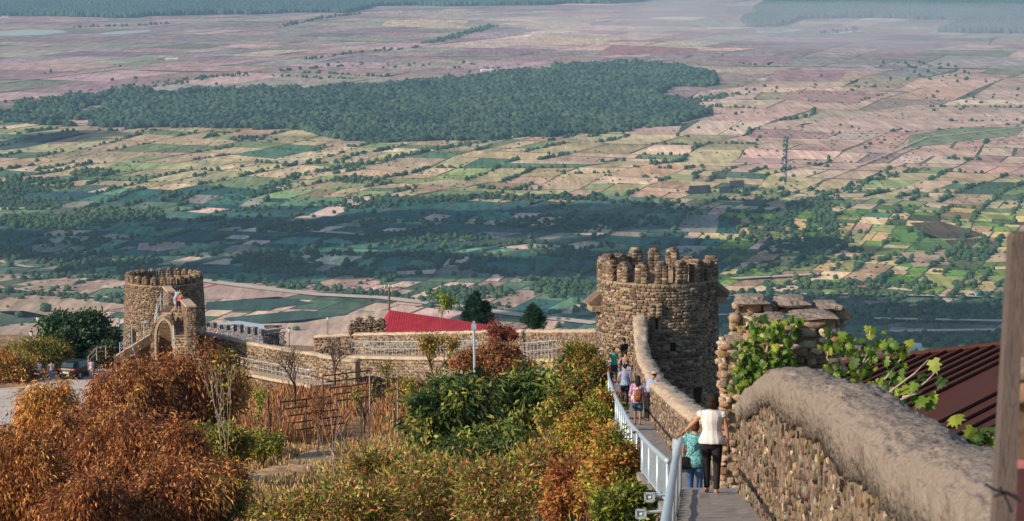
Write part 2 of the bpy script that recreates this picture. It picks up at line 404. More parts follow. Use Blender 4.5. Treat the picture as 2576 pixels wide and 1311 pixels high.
PALS = {
 'A': ([(.33, .23, .24), (.40, .28, .27), (.28, .22, .23), (.33, .30, .24), (.46, .34, .30), (.26, .26, .20)], [3, 3, 2, 2, 1, 1.5]),
 'A2': ([(.62, .47, .36), (.42, .22, .24), (.40, .36, .26), (.55, .40, .32), (.66, .55, .42)], [3, 1.5, 1.2, 3, 1.5]),
 'B': ([(.50, .34, .28), (.45, .31, .26), (.36, .25, .23), (.52, .39, .31), (.40, .33, .24)], [3, 3, 1, 2, 1]),
 'B2': ([(.26, .24, .24), (.32, .26, .26), (.24, .25, .20)], [2, 1, 1]),
 'C': ([(.50, .40, .25), (.42, .37, .21), (.48, .33, .22), (.19, .27, .13), (.58, .46, .32), (.09, .18, .11), (.27, .33, .15)], [3, 3, 2, 1.2, 2, .8, 1.5]),
 'D': ([(.04, .12, .11), (.028, .085, .085), (.07, .19, .14), (.24, .24, .20), (.56, .44, .35), (.13, .26, .16)], [4, 3.4, 2.4, 1.2, 1.5, 2]),  # dark vegetation and pale fields, with cloud shade put into the teal
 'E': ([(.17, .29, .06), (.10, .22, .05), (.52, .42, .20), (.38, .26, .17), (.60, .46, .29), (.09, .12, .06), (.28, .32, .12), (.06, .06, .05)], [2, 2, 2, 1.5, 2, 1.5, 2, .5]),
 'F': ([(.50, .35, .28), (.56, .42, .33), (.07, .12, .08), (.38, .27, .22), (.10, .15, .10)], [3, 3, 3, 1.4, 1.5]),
 'G': ([(.06, .11, .08), (.09, .14, .10), (.20, .17, .16), (.34, .27, .25)], [4, 3, 2, 1]),  # lower right fields, cloud shade put into the dark greens
}
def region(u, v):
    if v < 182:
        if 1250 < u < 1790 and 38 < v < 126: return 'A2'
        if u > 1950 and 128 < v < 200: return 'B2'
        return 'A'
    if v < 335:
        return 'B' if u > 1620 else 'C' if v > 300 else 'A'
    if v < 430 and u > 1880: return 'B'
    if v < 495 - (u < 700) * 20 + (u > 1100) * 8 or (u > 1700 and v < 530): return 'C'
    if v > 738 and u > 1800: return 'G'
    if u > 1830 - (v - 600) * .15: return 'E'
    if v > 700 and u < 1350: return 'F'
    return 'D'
V, F_, C_ = [], [], []
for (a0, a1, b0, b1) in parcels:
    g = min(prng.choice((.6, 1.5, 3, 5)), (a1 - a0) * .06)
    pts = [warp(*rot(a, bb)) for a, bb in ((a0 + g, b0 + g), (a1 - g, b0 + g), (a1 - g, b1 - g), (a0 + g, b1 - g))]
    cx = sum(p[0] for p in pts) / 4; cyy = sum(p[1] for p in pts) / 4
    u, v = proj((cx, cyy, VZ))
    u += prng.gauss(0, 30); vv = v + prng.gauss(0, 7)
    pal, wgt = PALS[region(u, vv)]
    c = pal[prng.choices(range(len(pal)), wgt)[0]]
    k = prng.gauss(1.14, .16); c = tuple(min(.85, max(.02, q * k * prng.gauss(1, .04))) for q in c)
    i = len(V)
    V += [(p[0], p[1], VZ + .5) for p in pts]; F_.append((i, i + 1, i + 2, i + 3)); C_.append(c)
# named bigger fields read off the photograph
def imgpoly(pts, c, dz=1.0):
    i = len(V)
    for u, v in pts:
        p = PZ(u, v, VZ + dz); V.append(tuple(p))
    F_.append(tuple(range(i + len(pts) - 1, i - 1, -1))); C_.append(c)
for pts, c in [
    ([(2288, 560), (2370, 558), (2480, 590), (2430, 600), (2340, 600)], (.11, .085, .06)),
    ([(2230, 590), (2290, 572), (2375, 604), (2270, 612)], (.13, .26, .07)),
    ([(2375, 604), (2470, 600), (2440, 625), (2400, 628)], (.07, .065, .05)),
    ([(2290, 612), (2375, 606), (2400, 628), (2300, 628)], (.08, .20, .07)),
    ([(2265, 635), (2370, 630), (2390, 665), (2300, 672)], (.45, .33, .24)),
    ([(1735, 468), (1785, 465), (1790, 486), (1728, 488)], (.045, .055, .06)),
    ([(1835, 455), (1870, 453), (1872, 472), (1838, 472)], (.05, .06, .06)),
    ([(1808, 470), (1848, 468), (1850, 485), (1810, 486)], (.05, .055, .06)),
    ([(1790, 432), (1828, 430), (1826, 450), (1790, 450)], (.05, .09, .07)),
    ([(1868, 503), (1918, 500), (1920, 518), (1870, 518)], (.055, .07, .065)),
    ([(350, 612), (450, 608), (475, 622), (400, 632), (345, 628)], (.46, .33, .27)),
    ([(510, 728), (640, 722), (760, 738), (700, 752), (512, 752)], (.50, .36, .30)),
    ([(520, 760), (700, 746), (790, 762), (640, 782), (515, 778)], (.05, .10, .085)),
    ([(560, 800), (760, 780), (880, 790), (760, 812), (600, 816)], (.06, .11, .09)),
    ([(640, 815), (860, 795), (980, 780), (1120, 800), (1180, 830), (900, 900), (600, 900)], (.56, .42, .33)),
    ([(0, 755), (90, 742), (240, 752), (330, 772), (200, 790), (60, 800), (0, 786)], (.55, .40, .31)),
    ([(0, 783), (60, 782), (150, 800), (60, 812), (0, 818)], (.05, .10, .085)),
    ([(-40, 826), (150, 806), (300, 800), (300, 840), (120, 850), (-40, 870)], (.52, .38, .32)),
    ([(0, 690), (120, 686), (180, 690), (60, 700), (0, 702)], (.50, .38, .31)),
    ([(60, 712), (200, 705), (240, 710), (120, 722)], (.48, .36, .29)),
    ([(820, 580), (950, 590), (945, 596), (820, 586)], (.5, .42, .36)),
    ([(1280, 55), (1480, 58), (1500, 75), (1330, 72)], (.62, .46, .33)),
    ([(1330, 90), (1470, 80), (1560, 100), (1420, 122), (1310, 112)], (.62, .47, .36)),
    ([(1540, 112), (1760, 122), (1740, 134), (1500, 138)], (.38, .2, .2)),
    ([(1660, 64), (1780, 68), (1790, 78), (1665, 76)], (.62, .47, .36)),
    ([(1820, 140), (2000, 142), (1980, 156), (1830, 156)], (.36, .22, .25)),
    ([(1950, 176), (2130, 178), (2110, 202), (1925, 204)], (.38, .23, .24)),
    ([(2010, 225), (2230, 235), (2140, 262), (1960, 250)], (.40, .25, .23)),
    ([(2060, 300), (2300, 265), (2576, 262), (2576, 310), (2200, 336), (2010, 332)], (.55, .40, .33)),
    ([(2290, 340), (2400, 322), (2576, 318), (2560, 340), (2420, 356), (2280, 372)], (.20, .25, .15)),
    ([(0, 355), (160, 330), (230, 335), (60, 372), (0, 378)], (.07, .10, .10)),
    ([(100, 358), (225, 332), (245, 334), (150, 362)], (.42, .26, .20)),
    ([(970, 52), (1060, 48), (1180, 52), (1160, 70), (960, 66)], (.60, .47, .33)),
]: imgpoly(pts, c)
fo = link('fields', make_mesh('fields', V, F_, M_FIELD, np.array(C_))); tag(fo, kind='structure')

# ponds
M_WATER = surf('water', (0.30, 0.40, 0.50), 0.08, 0.02, 0.01, spec=0.8)
PV, PF = [], []
for pts in [[(0, 79), (70, 74), (150, 76), (172, 81), (110, 88), (50, 90), (0, 90)], [(250, 84), (300, 78), (385, 76), (372, 81), (310, 86), (262, 88)],
            [(1900, 76), (1960, 74), (2020, 77), (1960, 84), (1905, 84)], [(2060, 84), (2160, 76), (2180, 79), (2110, 86)], [(2350, 77), (2410, 74), (2412, 78), (2360, 82)]]:
    i = len(PV); PV += [tuple(PZ(u, v, VZ + 1.6)) for u, v in pts]; PF.append(tuple(range(i + len(pts) - 1, i - 1, -1)))
tag(link('water', make_mesh('water', PV, PF, M_WATER)), kind='structure')

# valley roads and tracks
M_TRACK = surf('track', (0.52, 0.43, 0.37), 0.95, 0.15, 0.02)
RV, RF = [], []
def ribbon(pts, wid, z, sub=8):
    pts = np.array([PZ(u, v, z) for u, v in pts]); out = []
    for i in range(len(pts) - 1):
        for t in np.linspace(0, 1, sub, endpoint=False): out.append(pts[i] * (1 - t) + pts[i + 1] * t)
    out.append(pts[-1]); p = np.array(out)
    d = np.gradient(p[:, :2], axis=0); d /= np.linalg.norm(d, axis=1)[:, None]; nrm = np.stack([-d[:, 1], d[:, 0], np.zeros(len(d))], 1)
    i0 = len(RV)
    for a, nn in zip(p, nrm): RV.append(tuple(a - nn * wid / 2)); RV.append(tuple(a + nn * wid / 2))
    for k in range(len(p) - 1): RF.append((i0 + 2 * k, i0 + 2 * k + 2, i0 + 2 * k + 3, i0 + 2 * k + 1))
ROADS = [([(500, 703), (640, 722), (800, 740), (960, 748), (1110, 765), (1300, 790), (1500, 812)], 24), ([(0, 655), (40, 666), (80, 672)], 12),
         ([(0, 722), (150, 740), (330, 752)], 6), ([(820, 583), (950, 592)], 10), ([(1970, 462), (1976, 348)], 3), ([(1830, 742), (2100, 738), (2540, 746)], 14),
         ([(1840, 700), (2060, 688)], 14), ([(2000, 478), (2200, 400), (2330, 345), (2576, 318)], 4), ([(0, 208), (300, 172), (620, 160), (830, 130)], 9),
         ([(1650, 800), (1830, 790)], 12), ([(2200, 800), (2520, 806)], 14), ([(2240, 832), (2520, 828)], 14)]
for i_, (pts, wd) in enumerate(ROADS): ribbon(pts, wd, VZ + 2.0 + .25 * i_)
tag(link('roads', make_mesh('roads', RV, RF, M_TRACK)), kind='structure')

# ------------------------------------------------------------------ valley trees
def ico(sub):
    t = (1 + 5 ** .5) / 2
    v = [(-1, t, 0), (1, t, 0), (-1, -t, 0), (1, -t, 0), (0, -1, t), (0, 1, t), (0, -1, -t), (0, 1, -t), (t, 0, -1), (t, 0, 1), (-t, 0, -1), (-t, 0, 1)]
    f = [(0, 11, 5), (0, 5, 1), (0, 1, 7), (0, 7, 10), (0, 10, 11), (1, 5, 9), (5, 11, 4), (11, 10, 2), (10, 7, 6), (7, 1, 8), (3, 9, 4), (3, 4, 2), (3, 2, 6), (3, 6, 8), (3, 8, 9), (4, 9, 5), (2, 4, 11), (6, 2, 10), (8, 6, 7), (9, 8, 1)]
    v = [np.array(p) / np.linalg.norm(p) for p in v]
    for _ in range(sub):
        c = {}; nf = []
        def mid(a, b_):
            k = (min(a, b_), max(a, b_))
            if k not in c:
                q = v[a] + v[b_]; v.append(q / np.linalg.norm(q)); c[k] = len(v) - 1
            return c[k]
        for a, b_, d in f:
            x, y, z = mid(a, b_), mid(b_, d), mid(d, a); nf += [(a, x, z), (b_, y, x), (d, z, y), (x, y, z)]
        f = nf
    return np.array(v), f
from mathutils import noise as mn
def lump(v, amp, fr, seed):
    o = Vector((seed * 13.1, seed * 7.7, seed * 3.3))
    k = np.array([1 + amp * (mn.noise(Vector(p) * fr + o) + .6 * mn.noise(Vector(p) * fr * 2.3 + o) + .35 * mn.noise(Vector(p) * fr * 5 + o)) for p in v.tolist()])
    return v * k[:, None]
M_FAR = crownmat('far_crown', (0.010, 0.042, 0.045), (0.075, 0.130, 0.080))
M_HEDGE = crownmat('hedge_crown', (0.018, 0.055, 0.045), (0.065, 0.12, 0.055))  # yellower green crowns of hedges, field trees and scrub
M_POPLAR = crownmat('river_crown', (0.03, 0.08, 0.08), (0.09, 0.15, 0.13))
IV, IF = ico(3)
tree_meshes = []
for s in range(8):
    vv = lump(IV, .42, 1.7, s + 1)
    vv[:, 2] = (vv[:, 2] * .95 + .98); vv[:, :2] *= (1.12 if s % 2 else .95)
    vv[:, 2] = np.maximum(vv[:, 2], .12)
    mb = MB(); mb.add(vv * .5, IF); mb.tube([(0, 0, -.05), (0, 0, .35)], [.05, .035], 6)
    me = make_mesh('valley_tree', np.concatenate(mb.v), mb.f, M_HEDGE, smooth=True); tree_meshes.append(me)

def gn_scatter(name, pts, scl, mat, seed=0, zstretch=1.0, rough=.55):
    me = bpy.data.meshes.new(name); me.vertices.add(len(pts)); me.vertices.foreach_set('co', np.asarray(pts, np.float32).ravel())
    a = me.attributes.new('scl', 'FLOAT_VECTOR', 'POINT'); a.data.foreach_set('vector', np.asarray(scl, np.float32).ravel())
    r = np.zeros((len(pts), 3), np.float32); r[:, 2] = rng.uniform(0, 6.28, len(pts))
    a = me.attributes.new('rot', 'FLOAT_VECTOR', 'POINT'); a.data.foreach_set('vector', r.ravel())
    me.materials.append(mat)
    o = link(name, me)
    ng = bpy.data.node_groups.new(name, 'GeometryNodeTree')
    ng.interface.new_socket('Geometry', in_out='INPUT', socket_type='NodeSocketGeometry')
    ng.interface.new_socket('Geometry', in_out='OUTPUT', socket_type='NodeSocketGeometry')
    N = ng.nodes; L = ng.links.new
    gi = N.new('NodeGroupInput'); go = N.new('NodeGroupOutput')
    jn = N.new('GeometryNodeJoinGeometry')
    for k in range(6):
        ic = N.new('GeometryNodeMeshIcoSphere'); ic.inputs['Radius'].default_value = .5; ic.inputs['Subdivisions'].default_value = 4
        sp = N.new('GeometryNodeSetPosition'); no = N.new('ShaderNodeTexNoise'); no.noise_dimensions = '4D'
        no.inputs['W'].default_value = k * 3.7 + seed; no.inputs['Scale'].default_value = 2.6; no.inputs['Detail'].default_value = 4; no.inputs['Roughness'].default_value = .6
        nm = N.new('GeometryNodeInputNormal'); sb = N.new('ShaderNodeMath'); sb.operation = 'SUBTRACT'; sb.inputs[1].default_value = .5
        mu = N.new('ShaderNodeMath'); mu.operation = 'MULTIPLY'; mu.inputs[1].default_value = rough * 1.6
        vs = N.new('ShaderNodeVectorMath'); vs.operation = 'SCALE'
        L(no.outputs['Fac'], sb.inputs[0]); L(sb.outputs[0], mu.inputs[0]); L(nm.outputs[0], vs.inputs[0]); L(mu.outputs[0], vs.inputs['Scale'])
        L(ic.outputs[0], sp.inputs['Geometry']); L(vs.outputs[0], sp.inputs['Offset'])
        tr = N.new('GeometryNodeTransform'); tr.inputs['Translation'].default_value = (0, 0, .45 * zstretch); tr.inputs['Scale'].default_value = (1, 1, zstretch)
        L(sp.outputs[0], tr.inputs['Geometry'])
        sm = N.new('GeometryNodeSetShadeSmooth'); L(tr.outputs[0], sm.inputs[0])
        mt = N.new('GeometryNodeSetMaterial'); mt.inputs['Material'].default_value = mat; L(sm.outputs[0], mt.inputs[0])
        g2 = N.new('GeometryNodeGeometryToInstance'); L(mt.outputs[0], g2.inputs[0]); L(g2.outputs[0], jn.inputs[0])
    ip = N.new('GeometryNodeInstanceOnPoints'); ip.inputs['Pick Instance'].default_value = True
    a1 = N.new('GeometryNodeInputNamedAttribute'); a1.data_type = 'FLOAT_VECTOR'; a1.inputs['Name'].default_value = 'scl'
    a2 = N.new('GeometryNodeInputNamedAttribute'); a2.data_type = 'FLOAT_VECTOR'; a2.inputs['Name'].default_value = 'rot'
    L(gi.outputs[0], ip.inputs['Points']); L(jn.outputs[0], ip.inputs['Instance']); L(a1.outputs['Attribute'], ip.inputs['Scale']); L(a2.outputs['Attribute'], ip.inputs['Rotation'])
    L(ip.outputs[0], go.inputs[0])
    md = o.modifiers.new('scatter', 'NODES'); md.node_group = ng
    return o

# the wood in the middle of the plain
def grid_pts(x0, x1, y0, y1, sp):
    X, Y = np.meshgrid(np.arange(x0, x1, sp), np.arange(y0, y1, sp))
    X = X.ravel() + rng.uniform(-.5, .5, X.size) * sp; Y = Y.ravel() + rng.uniform(-.5, .5, Y.size) * sp
    return X, Y
X, Y = grid_pts(-1900, 900, 5600, 10500, 11)
u, v = proj(np.stack([X, Y, np.full(X.size, VZ)], 1))
jt = (fbm(X / 120, Y / 300, 3) - .5) * 16 + (vnoise(X / 28, Y / 60, 4) - .5) * 7
k = inpoly(u + jt * 2, v + jt, FOREST) & ((fbm(X / 70, Y / 110, 19) > .34) | (rng.uniform(0, 1, X.size) < .25)) & ((u > 330) | (fbm(X / 60, Y / 160, 23) > .42 - .1 * (u / 330)))
X, Y = X[k], Y[k]
h = 4 + 20 * fbm(X / 40, Y / 70, 9) ** 1.4 + rng.normal(0, 2.8, X.size); d = rng.uniform(8, 22, X.size)
fo = gn_scatter('forest', np.stack([X, Y, np.full(X.size, VZ - .5)], 1), np.stack([d, d, h], 1), M_FAR)
tag(fo, 'dense dark green wood filling the middle of the plain', 'forest', kind='stuff')

def farforest(name, polys, label, sp, y0, y1, hh, mat, zs=1.0):
    X, Y = grid_pts(-3600, 3600, y0, y1, sp)
    u, v = proj(np.stack([X, Y, np.full(X.size, VZ)], 1))
    jt = (fbm(X / 200, Y / 500, 13) - .5) * 8
    k = np.zeros(X.size, bool)
    for p in polys: k |= inpoly(u + jt * 3, v + jt, p)
    k &= np.abs(u - CU) < 1400
    X, Y = X[k], Y[k]; d = rng.uniform(.9, 1.5, X.size) * sp * .8
    h = hh * (0.6 + .8 * fbm(X / 160, Y / 160, 21)) + rng.normal(0, hh * .08, X.size)
    o = gn_scatter(name, np.stack([X, Y, np.full(X.size, VZ - .5)], 1), np.stack([d, d, h], 1), mat, 5, zs)
    tag(o, label, 'forest', kind='stuff')
farforest('forest', [[(-150, -60), (2700, -60), (2700, 8), (2576, 10), (1960, 0), (1840, -8), (1500, 10), (1250, 14), (940, 16), (880, 32), (560, 36), (330, 44), (120, 42), (-100, 36)]],
          'hazy belt of riverside wood along the top left of the photo', 17, 12500, 19500, 24, M_POPLAR, 1.1)
farforest('forest', [[(1900, 22), (1960, 0), (2750, 0), (2750, 50), (2420, 52), (2200, 44), (2020, 50), (1950, 66), (1880, 66), (1860, 50), (1900, 40)], [(2420, 62), (2700, 54), (2700, 84), (2440, 84), (2360, 80)]],
          'hazy riverside wood at the far right beyond the ponds', 16, 11500, 17500, 22, M_POPLAR, 1.1)

# hedgerows, groves and single trees among the fields
tp = []
def add_line(pts, dens, spread, y=None):
    pts = np.array([PZ(u, v, VZ)[:2] for u, v in pts])
    for i in range(len(pts) - 1):
        Lg = np.linalg.norm(pts[i + 1] - pts[i]); n = int(Lg * dens)
        t = rng.uniform(0, 1, n)[:, None]; q = pts[i] * (1 - t) + pts[i + 1] * t + rng.normal(0, spread, (n, 2))
        tp.append(q)
def add_blob(u, v, ru, rv, n):
    a = rng.uniform(0, 2 * pi, n); r = np.sqrt(rng.uniform(0, 1, n))
    tp.append(np.array([PZ(u + ru * r[i] * cos(a[i]), v + rv * r[i] * sin(a[i]), VZ)[:2] for i in range(n)]))
for pts, dn, sp in [
    ([(590, 505), (690, 470), (760, 440), (860, 425), (1000, 398), (1090, 378), (1300, 345)], .22, 9), ([(500, 560), (600, 535), (720, 525)], .15, 12),
    ([(2060, 640), (2092, 590), (2075, 540), (2050, 515)], .35, 10), ([(1880, 610), (1950, 570), (2010, 520), (2100, 485), (2250, 440), (2330, 425)], .16, 9),
    ([(1968, 460), (1976, 348)], .035, 2), ([(1080, 110), (1160, 88), (1240, 66)], .10, 16), ([(770, 152), (880, 135), (1060, 120)], .05, 8),
    ([(1740, 262), (1790, 246), (1850, 236)], .25, 22), ([(0, 262), (200, 232), (420, 205), (700, 180), (900, 165)], .03, 8), ([(330, 230), (520, 196), (650, 190), (900, 200)], .06, 12),
    ([(2250, 290), (2330, 285), (2480, 270)], .015, 12), ([(1820, 742), (2000, 748), (2200, 745), (2540, 750)], .5, 10), ([(530, 700), (700, 722), (960, 742), (1300, 782)], .28, 8),
    ([(0, 735), (200, 752), (330, 765)], .4, 8), ([(0, 700), (300, 700)], .1, 10), ([(1750, 640), (1900, 640), (2060, 620)], .2, 14), ([(1100, 500), (1400, 498), (1700, 520)], .25, 10),
    ([(1950, 250), (2150, 262), (2230, 235)], .02, 5), ([(2000, 330), (2200, 340), (2576, 312)], .02, 4), ([(2390, 400), (2450, 404)], .3, 10),
    ([(180, 30 + 40), (330, 66), (420, 60)], .05, 12), ([(2060, 84), (2150, 74)], .04, 12), ([(700, 70), (800, 48), (900, 36)], .04, 14),
    ([(1140, 470), (1350, 478)], .12, 14), ([(860, 560), (1200, 560), (1500, 590)], .2, 12), ([(600, 640), (900, 640), (1280, 655)], .35, 12), ([(620, 688), (800, 690), (1000, 700)], .5, 10),
    ([(1000, 640), (1300, 700), (1500, 720)], .3, 10), ([(1900, 690), (2080, 660), (2200, 652), (2480, 680)], .12, 8)]:
    add_line(pts, dn, sp)
for bl in [(90, 468, 95, 18, 240), (20, 490, 40, 14, 80), (235, 437, 65, 9, 90), (120, 560, 160, 18, 420), (300, 545, 120, 15, 200), (80, 520, 80, 10, 100), (1100, 505, 90, 8, 120),
           (740, 575, 70, 12, 120), (1400, 640, 60, 10, 80), (900, 455, 70, 8, 60), (1480, 560, 200, 20, 200), (1180, 740, 110, 14, 120), (1420, 730, 80, 22, 130), (2330, 790, 240, 24, 420), (1900, 790, 60, 40, 160),
           (2000, 600, 90, 30, 110), (640, 352, 60, 8, 50), (250, 660, 160, 14, 160), (680, 660, 90, 14, 110), (40, 640, 60, 14, 70), (1330, 500, 200, 6, 130), (2440, 640, 60, 20, 40), (2260, 860, 260, 14, 160), (900, 515, 120, 12, 90), (1050, 600, 200, 14, 200), (2200, 720, 300, 9, 120)]: add_blob(*bl)
# hedges along parcel edges
for (a0, a1, b0, b1) in parcels:
    x, y = rot((a0 + a1) / 2, (b0 + b1) / 2)
    u, v = proj((x, y, VZ))
    if y > 9000 or inpoly(np.array([u]), np.array([v]), FOREST)[0]: continue
    reg = region(u, v)
    pr = {'C': .6, 'D': .7, 'E': .55, 'F': .15, 'G': .6, 'B': .14, 'A': .05, 'A2': 0, 'B2': .03}[reg]
    if prng.random() < pr:
        e_ = prng.random() < .7
        n_ = int((b1 - b0 if e_ else a1 - a0) * prng.uniform(.03, .17)) + 1
        t = rng.uniform(0, 1, n_)
        if e_: A, Bq = np.full(n_, a0) + rng.normal(0, 2, n_), b0 + t * (b1 - b0)
        else: A, Bq = a0 + t * (a1 - a0), np.full(n_, b0) + rng.normal(0, 2, n_)
        qx, qy = rot(A, Bq); wq = np.array([warp(a_, b2) for a_, b2 in zip(qx, qy)]); qx, qy = wq[:, 0], wq[:, 1]; tp.append(np.stack([qx, qy], 1))
small = []
X, Y = grid_pts(-1700, 1700, 3000, 9500, 22)
k = (fbm(X / 180, Y / 330, 37) > .47) & (rng.uniform(0, 1, X.size) < .45 * np.clip((8500 - Y) / 4000, .12, 1)); small.append(np.stack([X[k], Y[k]], 1))
X, Y = grid_pts(-1500, 1500, 3000, 9500, 60)
k = (fbm(X / 260, Y / 500, 31) > .56) & (rng.uniform(0, 1, X.size) < .5); tp.append(np.stack([X[k], Y[k]], 1))
T = np.concatenate(tp)
u, v = proj(np.concatenate([T, np.full((len(T), 1), VZ)], 1))
T = T[(u > -60) & (u < 2640) & (v > 20) & (v < 905) & ~inpoly(u, v, FOREST)]
u, v = proj(np.concatenate([T, np.full((len(T), 1), VZ)], 1))
# open pale ground at the lower left keeps only a few trees
bare = [(500, 690), (800, 745), (1240, 800), (1500, 850), (1500, 905), (500, 905)]
k = ~(inpoly(u, v, bare) & (rng.uniform(0, 1, len(T)) < .93)) & ~(inpoly(u, v, [(-60, 745), (330, 770), (330, 905), (-60, 905)]) & (rng.uniform(0, 1, len(T)) < .93))
T = T[k]; T = T[np.argsort(T[:, 1])]
near = T[:296]; rest = T[296:]
TG = 'single trees among the fields on the valley floor'
for i, (x, y) in enumerate(near):
    o = link('valley_tree', tree_meshes[i % 8], loc=(x, y, VZ + .2))
    d = rng.uniform(6, 11); o.scale = (d, d, d * rng.uniform(.75, 1.1)); o.rotation_euler = (0, 0, rng.uniform(0, 6.28))
    uu_ = proj((x, y, VZ))[0]; kb = 0 if uu_ < 300 else 1 if uu_ < 1500 else 2
    tag(o, ('valley tree far below, left of the small round tower', 'valley tree far below, between the two round towers', 'valley tree far below, to the right of the big round tower')[kb], 'tree', ('valley trees left of the small tower', 'valley trees between the two towers', 'valley trees right of the big tower')[kb])
for (uu, vv_, dd, lab) in [(115, 786, 13, 'dark round tree standing alone in the pale pink field at the left'), (47, 800, 9, 'small round tree in the pale field left of the lone dark tree')]:
    p = PZ(uu, vv_, VZ); o = link('valley_tree', tree_meshes[3], loc=(p[0], p[1], VZ + .2)); o.scale = (dd, dd, dd * .9); tag(o, lab, 'tree', TG)
d = rng.uniform(3.5, 9, len(rest)); d *= 1 + np.clip((rest[:, 1] - 6000) / 9000, 0, .8); hh = d * rng.uniform(.6, 1.15, len(rest))
Sm = np.concatenate(small); u, v = proj(np.concatenate([Sm, np.full((len(Sm), 1), VZ)], 1)); k = (u > -60) & (u < 2640) & (v < 880) & ~inpoly(u, v, FOREST) & ~inpoly(u, v, bare) & ~inpoly(u, v, [(-60, 745), (330, 770), (330, 905), (-60, 905)]); Sm = Sm[k]
ds = rng.uniform(1.8, 5, len(Sm))
rest = np.concatenate([rest, Sm]); d = np.concatenate([d, ds]); hh = np.concatenate([hh, ds * .7])
ho = gn_scatter('hedgerow_trees', np.concatenate([rest, np.full((len(rest), 1), VZ - .3)], 1), np.stack([d, d, hh], 1), M_HEDGE, 9)
tag(ho, 'hedgerow trees and thickets scattered over the farther fields', 'trees', kind='stuff')

# far farm buildings
def shed(u, v, lx, ly, hgt, wall, roofc, label, cat='shed', rz=.3, group=None):
    p = PZ(u, v, VZ); t = thing('farm_shed', (p[0], p[1], VZ), label, cat, group, rz)
    a = LMB(); a.box((0, 0, hgt / 2), (lx / 2, ly / 2, hgt / 2)); a.build('wall', wall, t)
    r = LMB(); e = .4
    r.add([(-lx / 2 - e, -ly / 2 - e, hgt), (lx / 2 + e, -ly / 2 - e, hgt), (lx / 2 + e, ly / 2 + e, hgt), (-lx / 2 - e, ly / 2 + e, hgt), (-lx / 2 - e, 0, hgt + ly * .22), (lx / 2 + e, 0, hgt + ly * .22)],
          [(0, 1, 5, 4), (2, 3, 4, 5), (0, 4, 3), (1, 2, 5), (3, 2, 1, 0)]); r.build('roof', roofc, t)
    d_ = LMB(); d_.box((0, -ly / 2 - .05, 1.2), (1.2, .06, 1.2)); d_.build('door', M_HOLE, t)
M_TERRA = surf('tile_roof', (0.42, 0.22, 0.14), 0.9, 0.2, .3)
M_BLUEROOF = surf('pale_roof', (0.5, 0.56, 0.62), 0.5, 0.1, .3)
shed(2300, 880, 14, 12, 5, M_WHITE, M_BLUEROOF, 'white shed with pale roof beyond the dark red roof', rz=.2)
shed(2263, 884, 9, 8, 4, M_TERRA, M_REDROOF, 'little house with red roof beside the white shed', 'house', rz=-.3)
shed(432, 152, 40, 14, 6, M_WHITE, M_WHITE, 'long pale farm shed alone in the far pink fields at the left')
shed(400, 151, 20, 12, 5, M_TERRA, M_TERRA, 'small brown farm building left of the long pale shed', 'barn')
shed(1225, 180, 40, 14, 5, M_WHITE, M_WHITE, 'pale farm shed on the back edge of the middle wood')
shed(2295, 776, 11, 22, 1.2, M_TERRA, M_TERRA, 'low brown roof in the shaded fields at the lower right', rz=-.1)
shed(2465, 748, 16, 14, 4, M_WHITE, surf('turq_roof', (0.15, 0.4, 0.42), 0.5, 0.1, .3), 'shed with turquoise roof beside the valley road at the right')
shed(13, 45, 30, 14, 8, M_WHITE, M_TERRA, 'pale farm building at the far left in front of the riverside wood')

# ------------------------------------------------------------------ clouds that shade the plain (above and left of the view)
M_CLOUD = surf('cloud', (0.8, 0.8, 0.8), 1.0, 0.0, 1, spec=0)
CH = 330.0
def cloud(u, v, ru, rv, seed, n=9):
    """a cumulus whose shadow falls round the valley point (u,v); ru, rv in metres"""
    g = PZ(u, v, VZ); s = (CH - VZ) / to_sun.z
    c = np.array([g[0] + to_sun.x * s, g[1] + to_sun.y * s, CH])
    mb = MB(); r_ = np.random.default_rng(seed)
    for i in range(n):
        a = r_.uniform(0, 2 * pi); q = sqrt(r_.uniform(0, 1)) * .75; s_ = r_.uniform(.35, .6)
        vv = lump(IV, .5, 1.5, seed * 10 + i) * np.array([ru * s_, rv * s_, 45])
        mb.add(vv + c + np.array([ru * q * cos(a), rv * q * sin(a), 30 + r_.uniform(0, 30)]), IF)
    t = mb.build('cloud', M_CLOUD, smooth=True)
    tag(t, kind='structure')
cloud(480, 600, 300, 230, 1, 6); cloud(1000, 580, 230, 230, 2, 6); cloud(1420, 560, 200, 230, 3, 6); cloud(120, 620, 170, 200, 4, 5)
cloud(1650, 640, 170, 190, 5); cloud(2250, 815, 330, 120, 6); cloud(1900, 810, 180, 150, 7); cloud(60, 350, 90, 160, 8, 5); cloud(700, 680, 260, 110, 9)
cloud(1500, 800, 150, 60, 12, 5); cloud(300, 690, 200, 60, 13, 5); cloud(1250, 690, 150, 70, 14, 5); cloud(2400, 850, 260, 120, 15); cloud(1650, 540, 130, 160, 16, 5)

